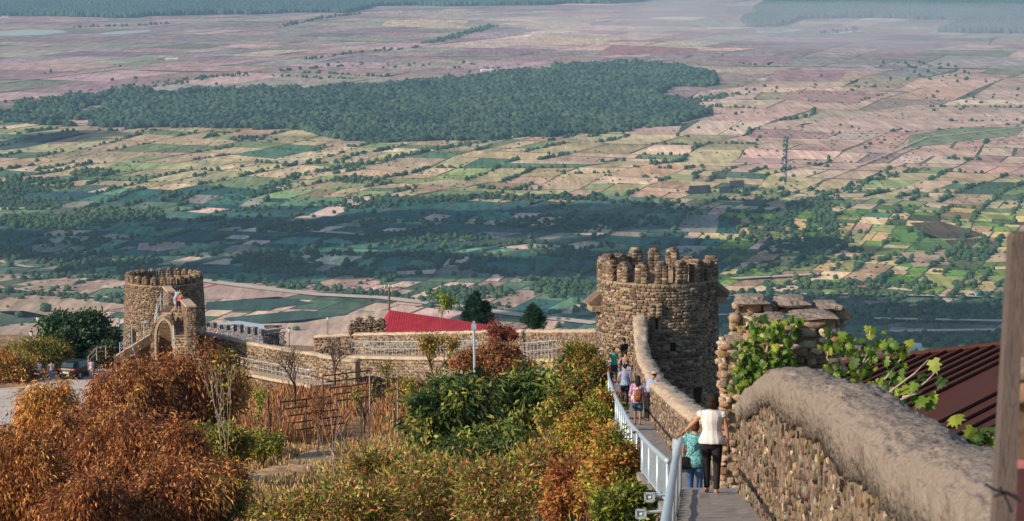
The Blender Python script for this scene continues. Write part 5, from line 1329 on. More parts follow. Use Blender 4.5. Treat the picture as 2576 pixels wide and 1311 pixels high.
# ------------------------------------------------------------------ plants
def leaf_mesh(name, c, d, L_, W, colr, mat, parent, g, curl=.25):
    n = len(c); d = d / (np.linalg.norm(d, axis=1)[:, None] + 1e-9)
    r = g.normal(0, 1, (n, 3)); s_ = np.cross(d, r); s_ /= np.linalg.norm(s_, axis=1)[:, None] + 1e-9; up = np.cross(s_, d)
    L_ = np.asarray(L_)[:, None]; W = np.asarray(W)[:, None]
    p0 = c; tip = c + d * L_ - up * L_ * curl; m1 = c + d * L_ * .45 + s_ * W / 2 + up * L_ * .06; m2 = c + d * L_ * .45 - s_ * W / 2 + up * L_ * .06
    v = np.stack([p0, m1, tip, m2], 1).reshape(-1, 3); f = np.arange(4 * n).reshape(n, 4)
    return link(name, make_mesh(name, to_local(v, parent), f, mat, colr), parent)
def limb_pts(p, q, g, bend=.15, n=5):
    p, q = np.array(p, float), np.array(q, float); L_ = np.linalg.norm(q - p); m = g.normal(0, bend * L_ * .5, 3)
    return [p + (q - p) * t + m * sin(pi * t) for t in np.linspace(0, 1, n)]
def plant(name, label, cat, c, r, base=None, nclump=60, nleaf=120, ll=.14, lw_=.05, pal=None, w=None, mat=None, bark=None, droop=.6, seed=1, sig=.16, hollow=.45, trunk=.09, nl=22, group=None, clumppal=True, lowcut=-.7, upsp=0, tw=True, vst=.8):
    g = np.random.default_rng(seed); c = np.array(c, float); r = np.array(r, float)
    if base is None: base = (c[0] + g.normal(0, .1) * r[0], c[1], float(gz(c[0], c[1])))
    base = np.array(base, float)
    t = thing(name, tuple(base), label, cat, group)
    K = []
    while len(K) < nclump:
        p = g.normal(0, 1, 3); p /= np.linalg.norm(p); rr = g.uniform(hollow, 1) ** .6
        k_ = .60 + .75 * vnoise(p[0] * 2.4 + seed, p[2] * 2.4 + p[1], seed)
        if p[2] < lowcut: continue
        K.append(c + p * r * rr * k_)
    K = np.array(K); idx = np.repeat(np.arange(nclump), nleaf); n = len(idx); sg = sig * np.mean(r)
    cs = g.uniform(.6, 1.35, nclump)[:, None]
    off = g.normal(0, 1, (n, 3)) * sg * cs[idx] * np.array([1, 1, vst])
    P_ = K[idx] + off
    d = g.normal(0, 1, (n, 3)) * .55 + (P_ - c) / r * .45 + off / (sg + 1e-6) * .25; d[:, 2] -= droop; d[:, 2] += upsp
    cl = palette(pal, nclump, .16, w, g)[idx] if clumppal else palette(pal, n, .2, w, g)
    if clumppal: mixk = g.random(n) < .35; cl = cl.copy(); cl[mixk] = palette(pal, int(mixk.sum()), .2, w, g)
    cl = np.clip(cl * g.uniform(.7, 1.35, (n, 1)), .005, .9)
    k_ = P_[:, 2] > gz(P_[:, 0], P_[:, 1]) + .02; P_, d, cl = P_[k_], d[k_], cl[k_]; n = len(P_)
    leaf_mesh('foliage', P_, d, ll * g.uniform(.6, 1.4, n), lw_ * g.uniform(.7, 1.4, n), cl, mat or M_LEAF, t, g)
    if nl:
        q = MB(); top = base * .35 + c * .65; q.tube(limb_pts(base - [0, 0, .3], top, g, .06), np.linspace(trunk, trunk * .6, 5), 7)
        for i in g.choice(nclump, min(nl, nclump), replace=False):
            f_ = g.uniform(.25, 1); s0 = base * (1 - f_) + top * f_; q.tube(limb_pts(s0, K[i], g), np.linspace(trunk * .42, trunk * .08, 5), 5)
            if tw:
                for _ in range(3): q.tube(limb_pts(K[i] * .7 + s0 * .3, K[i] + g.normal(0, sg * 1.2, 3), g, .1, 3), np.linspace(trunk * .12, trunk * .04, 3), 4)
        q.build('trunk', bark or M_BARK, t, True)
    return t
BR = [(.32, .125, .045), (.22, .08, .035), (.46, .20, .07), (.11, .045, .025), (.58, .31, .11), (.17, .065, .035)]  # russet leaves; brightest and darkest tones paint in highlights and deep shade
OR = [(.56, .28, .07), (.48, .20, .05), (.62, .38, .12), (.30, .13, .04)]
OL = [(.15, .16, .04), (.24, .22, .05), (.09, .11, .035), (.30, .20, .06), (.34, .34, .07)]
GD = [(.035, .075, .025), (.06, .11, .03), (.10, .16, .035), (.20, .24, .05), (.30, .30, .07)]
YG = [(.36, .38, .05), (.22, .28, .04), (.44, .36, .07), (.12, .18, .035), (.40, .24, .06)]
def pc(u, v, y): return P(u, v, y)
def pr(px, y): return px / FPX * y
def bush(name, label, cat, u, v, y, ru, rv, ry=None, **k):
    rx = pr(ru, y); rz = pr(rv, y); return plant(name, label, cat, P(u, v, y), (rx, ry or (rx * .8), rz), **k)
G1 = 'russet shrubs filling the lower left'
bush('russet_tree', 'tall russet-leaved tree just below the stair arch of the left tower', 'tree', 462, 1018, 128, 120, 134, nclump=170, nleaf=230, ll=.23, lw_=.055, pal=BR, mat=M_LEAF_DRY, seed=11, group=G1, sig=.15, droop=1.7, vst=1.5, hollow=.3)
bush('russet_tree', 'russet tree hiding the front of the black car', 'tree', 318, 1035, 122, 112, 118, nclump=140, nleaf=220, ll=.22, lw_=.052, pal=BR, mat=M_LEAF_DRY, seed=12, group=G1, sig=.15, droop=1.7, vst=1.5, hollow=.3)
bush('russet_tree', 'golden-orange shrub at the edge of the pale road', 'shrub', 120, 1070, 108, 80, 100, nclump=110, nleaf=210, ll=.20, lw_=.05, pal=OR, mat=M_LEAF_DRY, seed=13, group=G1, sig=.15, droop=1.7, vst=1.5, hollow=.3)
bush('russet_tree', 'big russet shrub in the middle of the lower left thicket', 'shrub', 330, 1190, 96, 170, 120, nclump=230, nleaf=230, ll=.19, lw_=.045, pal=BR, mat=M_LEAF_DRY, seed=14, group=G1, sig=.13, droop=1.7, vst=1.6, hollow=.3)
bush('russet_tree', 'orange-brown shrub filling the bottom left corner', 'shrub', 60, 1240, 90, 150, 130, nclump=210, nleaf=220, ll=.18, lw_=.045, pal=BR + OR[:2], mat=M_LEAF_DRY, seed=15, group=G1, sig=.13, droop=1.7, vst=1.6, hollow=.3)
bush('russet_tree', 'russet shrub at the bottom edge left of the yellow weeds', 'shrub', 440, 1280, 84, 120, 90, nclump=150, nleaf=210, ll=.17, lw_=.042, pal=BR, mat=M_LEAF_DRY, seed=16, group=G1, sig=.15, droop=1.7, vst=1.5, hollow=.3)
bush('russet_tree', 'small russet shrub at the bottom edge between the two big ones', 'shrub', 220, 1290, 82, 110, 80, nclump=130, nleaf=210, ll=.17, lw_=.042, pal=BR, mat=M_LEAF_DRY, seed=17, group=G1, sig=.15, droop=1.7, vst=1.5, hollow=.3)
for i, (u, v, y, ru, rv, lab) in enumerate([(190, 1110, 100, 70, 70, 'ragged russet shrub between the golden shrub and the big thicket'), (470, 1150, 92, 70, 70, 'ragged russet shrub left of the dark green one'), (20, 1150, 96, 60, 50, 'orange-brown shrub at the left edge above the corner thicket'), (385, 985, 126, 60, 50, 'russet shrub top below the arch of the left tower'), (560, 1215, 90, 60, 46, 'thin russet weeds around the pale sapling')]):
    bush('russet_tree', lab, 'shrub', u, v, y, ru, rv, nclump=70, nleaf=150, ll=.19, lw_=.045, pal=BR, mat=M_LEAF_DRY, seed=150 + i, group=G1, sig=.22, droop=1.5, vst=1.6, hollow=.0)
bush('olive_tree', 'dark olive-green tree on the right flank of the russet thicket', 'tree', 555, 985, 136, 66, 100, nclump=80, nleaf=190, ll=.17, lw_=.07, pal=OL + [(.28, .15, .05)], mat=M_LEAF, seed=18, sig=.15)
bush('green_shrub', 'dark green shrub with yellow leaves below the olive-green tree', 'shrub', 560, 1120, 108, 75, 60, nclump=60, nleaf=130, ll=.15, lw_=.07, pal=OL + YG[:2], mat=M_LEAF, seed=19, sig=.17, hollow=.2)
bush('green_shrub', 'bright yellow-green shrub left of the garden path', 'shrub', 660, 1120, 118, 60, 42, nclump=34, nleaf=90, ll=.15, lw_=.08, pal=YG, mat=M_LEAF, seed=20, sig=.2, hollow=.1)
bush('green_shrub', 'yellow-green weeds at the bottom edge under the pale sapling', 'shrub', 560, 1270, 86, 70, 60, nclump=50, nleaf=90, ll=.13, lw_=.06, pal=YG + BR[:2], mat=M_LEAF, seed=21, sig=.2, hollow=.1)
bush('russet_bush', 'round russet bush behind the steel pole in front of the back wall', 'shrub', 1240, 918, 152, 90, 48, nclump=90, nleaf=170, ll=.20, lw_=.075, pal=[(.34, .155, .07), (.25, .105, .05), (.42, .22, .10), (.17, .075, .04)], mat=M_LEAF_DRY, seed=22, sig=.13)
bush('russet_bush', 'narrow dark red top rising above the round russet bush', 'shrub', 1262, 838, 154, 34, 36, nclump=30, nleaf=100, ll=.17, lw_=.06, pal=[(.30, .09, .06), (.22, .07, .05)], mat=M_LEAF_DRY, seed=23, sig=.18, hollow=.1)
# the drooping dark green tree in the middle
GT = dict(pal=GD, w=[4, 4, 3, 2, 2.2], mat=M_LEAF, sig=.15, hollow=.1, droop=.9, lowcut=-.95)
bush('green_tree', 'dark green tree with long drooping leaves in the centre of the garden', 'tree', 1150, 1040, 100, 120, 105, nclump=66, nleaf=80, ll=.36, lw_=.10, seed=31, **GT)
bush('green_tree', 'dark green long-leaved tree right of the steel pole', 'tree', 1330, 1010, 106, 140, 82, nclump=60, nleaf=80, ll=.36, lw_=.10, seed=32, **GT)
bush('green_tree', 'lower dark green tree spreading under the centre of the garden', 'tree', 1240, 1130, 92, 160, 68, nclump=64, nleaf=80, ll=.32, lw_=.10, seed=33, **GT)
MX = GD[1:4] + YG + BR[:3] + [(.50, .36, .20), (.42, .28, .14), (.34, .20, .10)]
for i, (u, v, y, ru, rv, lab) in enumerate([(960, 1190, 92, 100, 70, 'mixed yellow and brown weeds right of the pale sapling'), (1080, 1240, 84, 120, 80, 'dense yellow-green thicket at the bottom edge left of centre'), (1240, 1250, 80, 120, 85, 'dark green and yellow thicket at the bottom edge in the centre'),
                                       (900, 1280, 80, 110, 55, 'low olive weeds at the bottom edge beside the pale sapling'), (1350, 1200, 84, 70, 90, 'yellow-leaved shrub below the drooping green trees'), (760, 1290, 80, 100, 40, 'low yellow-green weeds at the bottom edge below the garden path')]):
    bush('thicket', lab, 'shrub', u, v, y, ru, rv, nclump=74, nleaf=90, ll=.19, lw_=.05, pal=MX, mat=M_LEAF, seed=40 + i, sig=.20, hollow=0, droop=.0, clumppal=False, ry=pr(ru, y) * 1.3, nl=40, bark=M_BARK_PALE, trunk=.03)
AU = [(.50, .27, .07), (.40, .17, .06), (.56, .38, .09), (.30, .13, .06), (.38, .40, .07), (.24, .30, .05)]
for i, (u, v, y, ru, rv, lab, pal) in enumerate([(1545, 1190, 60, 75, 95, 'orange and yellow bush against the railing beside the woman in white', AU), (1460, 1240, 66, 90, 95, 'russet and gold bush at the bottom edge left of the floodlights', AU[:4] + BR[:2]),
                                            (1570, 1275, 50, 60, 60, 'dark green leafy bush at the bottom edge under the floodlights', GD + YG[:2]), (1470, 1090, 84, 70, 80, 'golden bush between the drooping green tree and the walkway', AU + YG[:2]),
                                            (1515, 1060, 92, 40, 80, 'yellow-green bush climbing beside the middle of the long railing', YG + AU[:2]), (1440, 1010, 104, 50, 60, 'green and rust bush right of the drooping trees', GD[1:] + AU[:2] + YG[:1]),
                                            (1462, 915, 122, 42, 62, 'tall olive weeds against the wall left of the big tower', OL + AU[:1]), (1500, 960, 112, 28, 60, 'olive-brown weeds at the foot of the big tower', OL + BR[:2])]):
    bush('autumn_bush', lab, 'shrub', u, v, y, ru, rv, ry=min(pr(ru, y), .8) if u > 1500 else None, nclump=74, nleaf=140, ll=.11 if y < 90 else .15, lw_=.055 if y < 90 else .06, pal=pal, mat=M_LEAF, seed=60 + i, sig=.18, hollow=.1, droop=.15, nl=34, trunk=.04)
# left background: tree behind the car and the bushes by the road
DG = [(.035, .085, .045), (.055, .12, .06), (.09, .16, .07), (.025, .06, .035)]
bush('round_tree', 'big dark green tree behind the parked car and the two men', 'tree', 195, 845, 252, 100, 66, nclump=170, nleaf=120, ll=.34, lw_=.2, pal=DG, mat=M_LEAF, seed=81, sig=.11, hollow=.5, droop=.1, trunk=.2)
bush('roadside_bush', 'olive and yellow bush behind the man in the light blue shirt', 'shrub', 120, 890, 247, 75, 32, nclump=80, nleaf=90, ll=.26, lw_=.13, pal=OL, mat=M_LEAF, seed=82, sig=.15, hollow=.3, droop=.1)
bush('roadside_bush', 'orange and brown bush at the left edge beside the road', 'shrub', 20, 925, 240, 70, 42, nclump=80, nleaf=90, ll=.24, lw_=.1, pal=OR[1:] + OL[:2], mat=M_LEAF_DRY, seed=83, sig=.15, hollow=.3, droop=.1)
bush('roadside_bush', 'dark bush at the roadside just left of the man in the light blue shirt', 'shrub', 62, 940, 243, 34, 24, nclump=40, nleaf=70, ll=.22, lw_=.1, pal=[(.10, .06, .04), (.12, .11, .05), (.2, .12, .05)], mat=M_LEAF_DRY, seed=84, sig=.17, hollow=.3, droop=.1)
bush('roadside_bush', 'dark undergrowth in the shade between the tree and the left tower', 'shrub', 262, 900, 248, 52, 42, nclump=60, nleaf=80, ll=.28, lw_=.14, pal=DG[:1] + [(.06, .06, .04)], mat=M_LEAF, seed=85, sig=.15, hollow=.3, droop=.1)
bush('roadside_bush', 'thin yellow brush at the left edge above the orange bush', 'shrub', 35, 885, 262, 60, 26, nclump=40, nleaf=50, ll=.24, lw_=.09, pal=[(.38, .30, .16), (.30, .26, .12)], mat=M_LEAF_DRY, seed=86, sig=.2, hollow=.1, droop=0)
# conifers behind the back wall
def conifer(u, vb, vt, y, ru, label, seed, lumps=1, pal=[(.018, .06, .04), (.03, .085, .055), (.012, .04, .03)]):
    g = np.random.default_rng(seed); b_ = P(u, vb, y); top = P(u, vt, y); H_ = top[2] - b_[2]; R_ = pr(ru, y); t = thing('conifer', tuple(b_ - [0, 0, 1]), label, 'conifer')
    spires = [(0, 0, 1.0)] + [(g.uniform(-.6, .6), g.uniform(-.4, .4), g.uniform(.55, .9)) for _ in range(lumps - 1)]
    C = []; D = []
    for sx, sy, sh in spires:
        for k in range(60 if lumps > 1 else 90):
            f_ = g.uniform(0, 1) ** .8; rad = R_ * (.62 if lumps > 1 else 1) * (1 - f_) ** .75 * (.55 + .45 * min(1, f_ * 5)) + .05; a = g.uniform(0, 2 * pi)
            z = b_[2] + H_ * sh * f_; tip = np.array([b_[0] + sx * R_ + rad * cos(a), b_[1] + sy * R_ + rad * sin(a), z + .12 * rad]); root = np.array([b_[0] + sx * R_, b_[1] + sy * R_, z - .15 * rad])
            for s_ in np.linspace(.3, 1, 7):
                p = root * (1 - s_) + tip * s_
                for _ in range(16): C.append(p + g.normal(0, .07 + .05 * rad, 3)); D.append((tip - root) / (rad + .1) + g.normal(0, .5, 3) + [0, 0, .55])
    C = np.array(C); D = np.array(D); n = len(C)
    leaf_mesh('foliage', C, D, g.uniform(.10, .24, n), g.uniform(.03, .055, n), palette(pal, n, .25, None, g), M_LEAF, t, g)
    q = MB(); q.tube([b_ - [0, 0, 1.5], top - [0, 0, .1 * H_]], [.12, .02], 6); q.build('trunk', M_BARK_DARK, t)
conifer(1199, 838, 735, 238, 50, 'broad dark green conifer rising behind the crimson roof', 91, 6)
conifer(1340, 840, 772, 190, 40, 'small spiky conifer above the back wall right of the crimson roof', 92, 1, [(.03, .09, .05), (.05, .13, .07), (.02, .05, .035)])

def bare_tree(u, vb, vt, y, spread, label, seed, bark=M_BARK_DARK, depth=5, leaves=None, name='bare_tree', fork=.28, lean=0, rk=.022):
    g = np.random.default_rng(seed); b_ = P(u, vb, y); H_ = P(u, vt, y)[2] - b_[2]; t = thing(name, tuple(b_), label, 'tree'); q = MB(); tips = []
    sx = pr(spread, y) / (H_ * .6)
    def grow(p, d, L_, r, k):
        n = 4; pts = [p]; dd = d.copy()
        for i in range(n): dd = dd + g.normal(0, .07, 3); dd /= np.linalg.norm(dd); pts.append(pts[-1] + dd * L_ / n)
        q.tube(pts, np.linspace(r, r * .62, n + 1), 6 if k < 2 else 4, cap=False)
        if k >= depth: tips.append(pts[-1]); return
        for i in range(3 if k == 0 or g.random() < .55 else 2):
            a = g.uniform(0, 2 * pi); v_ = np.array([cos(a) * sx, sin(a) * sx * .8, 0]); nd = dd * .9 + v_ * g.uniform(.45, .85) * (1 if k else 1.1); nd[2] = max(nd[2], .05) + .18; nd /= np.linalg.norm(nd)
            s_ = pts[-1] if i < 2 else pts[-2]; grow(s_, nd, L_ * g.uniform(.62, .86), r * .6, k + 1)
            tips.append(pts[-1])
    grow(b_ - np.array([0, 0, .3]), np.array([lean, 0, 1.0]), H_ * fork, H_ * rk, 0)
    q.build('branches', bark, t)
    if leaves:
        pal, per, ll = leaves; C = np.repeat(np.array(tips), per, axis=0); C = C + g.normal(0, .12, C.shape); n = len(C); D = g.normal(0, .6, (n, 3)); D[:, 2] -= .8
        leaf_mesh('foliage', C, D, ll * g.uniform(.6, 1.4, n), ll * .5 * g.uniform(.7, 1.3, n), palette(pal, n, .2, None, g), M_LEAF, t, g)
bare_tree(742, 1010, 878, 172, 72, 'leafless dark tree in front of the curving wall, left of the two', 101, fork=.34, depth=6, rk=.034)
bare_tree(842, 958, 838, 186, 62, 'leafless dark tree near the corner of the back wall, right of the two', 102, fork=.30, depth=6, rk=.034)
bare_tree(1092, 985, 772, 142, 78, 'tall thin tree with a few yellow leaves in front of the crimson roof', 103, M_BARK, 6, (YG[:1] + [(.36, .26, .08), (.30, .16, .06)], 1, .17), 'sparse_tree', .24, rk=.024)
bare_tree(1110, 800, 730, 170, 20, 'small tuft of yellow-green leaves above the crimson roof', 104, M_BARK, 3, ([(.30, .40, .07), (.2, .3, .05)], 12, .16), 'sparse_tree', .4)
bare_tree(562, 1330, 1010, 98, 40, 'tall pale sapling with bare thin twigs right of the russet thicket', 105, M_BARK_PALE, 4, (YG[:3], 1, .14), 'pale_sapling', .5, .03, .0065)
bare_tree(855, 1330, 1120, 88, 34, 'pale leaning sapling at the bottom beside the garden path', 106, M_BARK_PALE, 3, None, 'pale_sapling', .55, -.12, .010)
bare_tree(915, 1075, 935, 150, 42, 'thin dark garden tree behind the wire trellis', 107, M_BARK_DARK, 4, (YG[:2] + [(.3, .2, .06)], 1, .15), 'sparse_tree', .3)
bare_tree(990, 1070, 900, 158, 46, 'yellow-leaved garden tree left of the drooping green tree', 108, M_BARK_DARK, 4, (YG + [(.3, .2, .06)], 7, .17), 'sparse_tree', .3)
bare_tree(800, 1120, 985, 140, 44, 'thin brown garden tree in the dry grass left of the path', 109, M_BARK, 5, ([(.3, .13, .06)], 2, .13), 'sparse_tree', .3)
bare_tree(650, 1080, 950, 150, 30, 'small garden tree with lime leaves right of the olive-green tree', 110, M_BARK, 3, (YG[:2], 6, .16), 'sparse_tree', .35)
for i, (u, vb, vt, y, lab) in enumerate([(930, 1090, 940, 140, 'greyish garden stake left of the yellow-leaved tree'), (1000, 1060, 960, 145, 'pale garden stake beside the yellow-leaved tree'), (681, 1115, 1040, 128, 'short dark stake left of the garden path'), (676, 1040, 985, 150, 'rusty stake above the short dark stake')]):
    p0, p1 = P(u, vb, y), P(u, vt, y); z0 = float(gz(p0[0], p0[1])); q = MB(); q.tube([(p0[0], p0[1], z0 - .3), tuple(p1)], [.045, .035], 6); tag(q.build('garden_stake', M_BARK_PALE if i < 2 else M_BARK_DARK), lab, 'stake', 'stakes in the garden')
def trellis(u0, u1, v0, v1, y0, y1, dv, nr, label):
    a, b_ = P(u0, v0, y0), P(u1, v1, y1); t = thing('vine_trellis', tuple(a - [0, 0, 1.5]), label, 'trellis'); st = dv / FPX * y0
    for k in range(nr): q = MB(); o_ = np.array([.25 * k, -.7 * k, -st * k * .55]); q.tube([a + o_, b_ + o_], .045, 5); q.build('rail', M_BARK_DARK, t)
    for f_ in (0, .5, 1):
        p = a * (1 - f_) + b_ * f_; q = MB(); q.tube([p, (p[0], p[1], float(gz(p[0], p[1])) - .2)], .045, 6); q.build('post', M_BARK_DARK, t)
        p = p + np.array([.25 * (nr - 1), -.7 * (nr - 1), -st * (nr - 1) * .55]); q = MB(); q.tube([p, (p[0], p[1], float(gz(p[0], p[1])) - .2)], .045, 6); q.build('post', M_BARK_DARK, t)
trellis(706, 830, 1012, 997, 150, 156, 22, 5, 'dark pole trellis in the garden, lower left of the two')
trellis(812, 930, 946, 932, 166, 172, 20, 5, 'dark pole trellis in the garden nearer the back wall')
# dry weeds: stalks clumped on the garden ground
def weeds(name, n, u0, u1, v0, v1, hmin, hmax, pal, label, seed, wid=.012, dens=None, upper=None):
    g = np.random.default_rng(seed); C = []
    tries = 0; need = n
    ys_ = g.uniform(62, 205, n * 3); us = g.uniform(u0, u1, n * 3); xs_ = (us - CU) / FPX * ys_ * 1.02; zs2 = gz(xs_, ys_); uu, vv = proj(np.stack([xs_, ys_, zs2], 1))
    k = (vv > v0) & (vv < v1) & (fbm(xs_ / 2.2, ys_ / 4, seed) > .42)
    path_d = np.minimum(1, np.abs(xs_ - np.interp(ys_, [98, 106, 116, 126, 138, 152], [-16, -13, -9.5, -8.8, -9.8, -9.3])) / 1.2); k &= (path_d > .8) | (g.random(n * 3) < .06)
    C = np.stack([xs_[k], ys_[k], zs2[k]], 1)[:n]; m = len(C); h = g.uniform(hmin, hmax, m) * (.5 + fbm(C[:, 0] / 3, C[:, 1] / 3, seed + 3)); a = g.uniform(0, 2 * pi, m); ln = g.normal(0, .22, (m, 2)) * h[:, None]
    wv = wid * g.uniform(.6, 1.8, m)[:, None]; s_ = np.stack([np.cos(a), np.sin(a), 0 * a], 1) * wv
    tip = C + np.stack([ln[:, 0], ln[:, 1], h], 1); mid = (C + tip) / 2 + s_ * .7; mid2 = (C + tip) / 2 - s_ * .7
    v = np.stack([C - s_, C + s_, mid, mid2, tip + s_ * 1.6 - [0, 0, .1] , tip, ], 1).reshape(-1, 3)
    i = np.arange(m)[:, None] * 6; f = np.concatenate([i + np.array([[0, 1, 2, 3]]), i + np.array([[3, 2, 4, 5]])], 0)
    cl = palette(pal, m, .2, None, g); tag(link(name, make_mesh(name, v, f, M_GRASS, np.concatenate([cl, cl]))), label, 'weeds', kind='stuff')
weeds('dry_grass', 60000, -80, 1600, 960, 1420, .15, .5, [(.48, .33, .17), (.40, .25, .12), (.52, .40, .24), (.34, .17, .08)], 'short dry grass over the garden slope', 201, .02)
weeds('dry_stalks', 22000, 600, 1080, 985, 1125, .6, 1.6, [(.32, .13, .07), (.26, .11, .06), (.42, .22, .10), (.46, .30, .13), (.18, .09, .05)], 'tall red-brown dry stalks in the middle of the garden', 202, .018)
weeds('green_weeds', 9000, 560, 1500, 960, 1400, .12, .4, [(.24, .30, .05), (.36, .34, .07), (.12, .18, .04)], 'green weeds growing through the dry grass', 203, .03)

X, Y = grid_pts(9, 150, 40, 420, 3.4); k = fbm(X / 16, Y / 16, 61) > .42; X, Y = X[k], Y[k]; Z = gz(X, Y); uu, vv = proj(np.stack([X, Y, Z], 1)); k = (X > np.interp(Y, XWY, XWX) + 6) & (Z < -Y * .19 - 3); X, Y, Z = X[k], Y[k], Z[k]; d = rng.uniform(1.2, 3.6, len(X))
tag(gn_scatter('hillside_scrub', np.stack([X, Y, Z - .2], 1), np.stack([d, d, d * .8], 1), M_HEDGE, 21), 'green scrub covering the steep slope outside the wall', 'scrub', kind='stuff')
# fig branches hanging over the parapet: lobed leaves
def fig(name, label, stems, u_r, seed, nper=7, size=.20, y=45.6):
    g = np.random.default_rng(seed); b_ = P(stems[0][0][0], stems[0][0][1], y); t = thing(name, tuple(b_), label, 'fig tree'); q = MB(); V = []; F = []; Cc = []
    for st in stems:
        pts = [P(u, v, y + dy) for u, v, dy in st]; q.tube(pts, np.linspace(.022, .008, len(pts)), 6)
        for j in range(1, len(pts)):
            for _ in range(nper):
                f_ = g.uniform(0, 1); p = pts[j - 1] * (1 - f_) + pts[j] * f_ + g.normal(0, .09, 3); sz = size * g.uniform(.55, 1.25)
                nrm = np.array([g.normal(-.3, .5), g.normal(-.9, .4), g.normal(.45, .45)]); nrm /= np.linalg.norm(nrm); dn = np.array([g.normal(0, .5), g.normal(-.1, .3), -1.0]); dn -= nrm * np.dot(dn, nrm); dn /= np.linalg.norm(dn); sd_ = np.cross(nrm, dn)
                prof = [(0, 0), (.28, -.12), (.62, .10), (.40, .30), (.66, .55), (.36, .58), (.30, .86), (.10, .80), (0, 1.12)]
                prof = prof + [(-a_, b2) for a_, b2 in prof[-2:0:-1]]; i0 = len(V); curl = g.uniform(.1, .5)
                for a_, b2 in prof: V.append(p + sd_ * a_ * sz * .85 + dn * b2 * sz - nrm * curl * sz * (abs(a_) * .6 + (b2 - .4) ** 2 * .6))
                V.append(p + dn * .45 * sz + nrm * .03 * sz); n_ = len(prof); c_ = palette([(.10, .19, .025), (.06, .13, .02), (.15, .25, .03), (.28, .34, .05), (.04, .085, .02)], 1, .12, None, g)[0]
                for k_ in range(n_): F.append((i0 + k_, i0 + (k_ + 1) % n_, i0 + n_)); Cc.append(c_)
    q.build('branches', M_BARK_PALE, t, True); link('foliage', make_mesh('foliage', to_local(np.array(V), t), F, M_FIG, np.array(Cc)), t)
M_FIG = leafmat('fig_leaf', .4, .45)
fig('fig_tree', 'leafy fig branches in front of the broken battlement', [[(1940, 990, 0), (1920, 930, 0), (1895, 870, .1), (1905, 805, .1)], [(1940, 990, 0), (1900, 945, -.1), (1870, 920, -.1), (1862, 940, 0)], [(1945, 985, 0), (1955, 920, .1), (1975, 860, 0), (2005, 805, .1)], [(1940, 990, 0), (1880, 900, -.1), (1868, 870, 0)],
    [(1935, 960, 0), (1960, 930, 0), (1985, 900, 0)], [(1920, 930, 0), (1935, 850, 0), (1950, 818, 0)], [(1900, 960, -.1), (1872, 960, 0), (1865, 975, 0)]], 0, 301, 30, .125, 46.0)
fig('fig_tree', 'fig branches with sparse bright leaves against the dark red roof', [[(2150, 1000, 0), (2160, 930, 0), (2140, 870, 0), (2125, 850, 0)], [(2160, 1000, 0), (2170, 920, 0), (2215, 870, 0), (2235, 845, 0)], [(2170, 1000, 0), (2230, 950, 0), (2265, 905, 0), (2280, 860, 0)], [(2155, 960, 0), (2110, 940, 0), (2080, 900, 0), (2090, 845, 0)],
    [(2165, 930, 0), (2185, 880, 0), (2190, 820, 0)], [(2120, 980, 0), (2090, 950, 0), (2060, 930, 0)], [(2190, 1000, 0), (2225, 985, 0), (2240, 960, 0)]], 0, 302, 10, .145, 44.0)
fig('fig_tree', 'two thin fig twigs with few leaves over the dark red roof', [[(2180, 1020, 0), (2240, 985, 0), (2300, 940, 0), (2335, 905, 0)], [(2210, 1030, 0), (2280, 1000, 0), (2330, 960, 0), (2365, 925, 0)], [(2270, 1000, 0), (2310, 990, 0), (2320, 985, 0)]], 0, 303, 2, .20, 41.0)
fig('fig_tree', 'few fig leaves low at the right edge beside the wooden post', [[(2520, 1100, 0), (2470, 1088, 0), (2440, 1085, 0)]], 0, 304, 6, .17, 30.0)

# ------------------------------------------------------------------ people
def vec(*a): return np.array(a, float)
def limb(mb, pts, radii, right=(1, 0, 0)):
    pts = [np.array(p, float) for p in pts]; rr = []
    t_ = [None] * len(pts)
    for i in range(len(pts)):
        a = pts[max(i - 1, 0)]; b_ = pts[min(i + 1, len(pts) - 1)]; d = b_ - a; t_[i] = d / (np.linalg.norm(d) + 1e-9)
    ref = np.array(right, float)
    for p, t, r in zip(pts, t_, radii):
        x = ref - t * np.dot(ref, t)
        if np.linalg.norm(x) < .2: x = np.array([0, 1.0, 0]) - t * t[1]
        x /= np.linalg.norm(x); y = np.cross(t, x); ra, rb = (r, r) if np.isscalar(r) else r
        rr.append((p, x * ra, y * rb))
    mb.loft(rr)
def seq(a, b_, n): return [np.array(a) * (1 - t) + np.array(b_) * t for t in np.linspace(0, 1, n)]
def remesh(o, vox, sm=4, nrm=True):
    m = o.modifiers.new('join', 'REMESH'); m.mode = 'VOXEL'; m.voxel_size = vox; m.use_smooth_shade = True
    if sm: k = o.modifiers.new('soften', 'SMOOTH'); k.factor = .5; k.iterations = sm
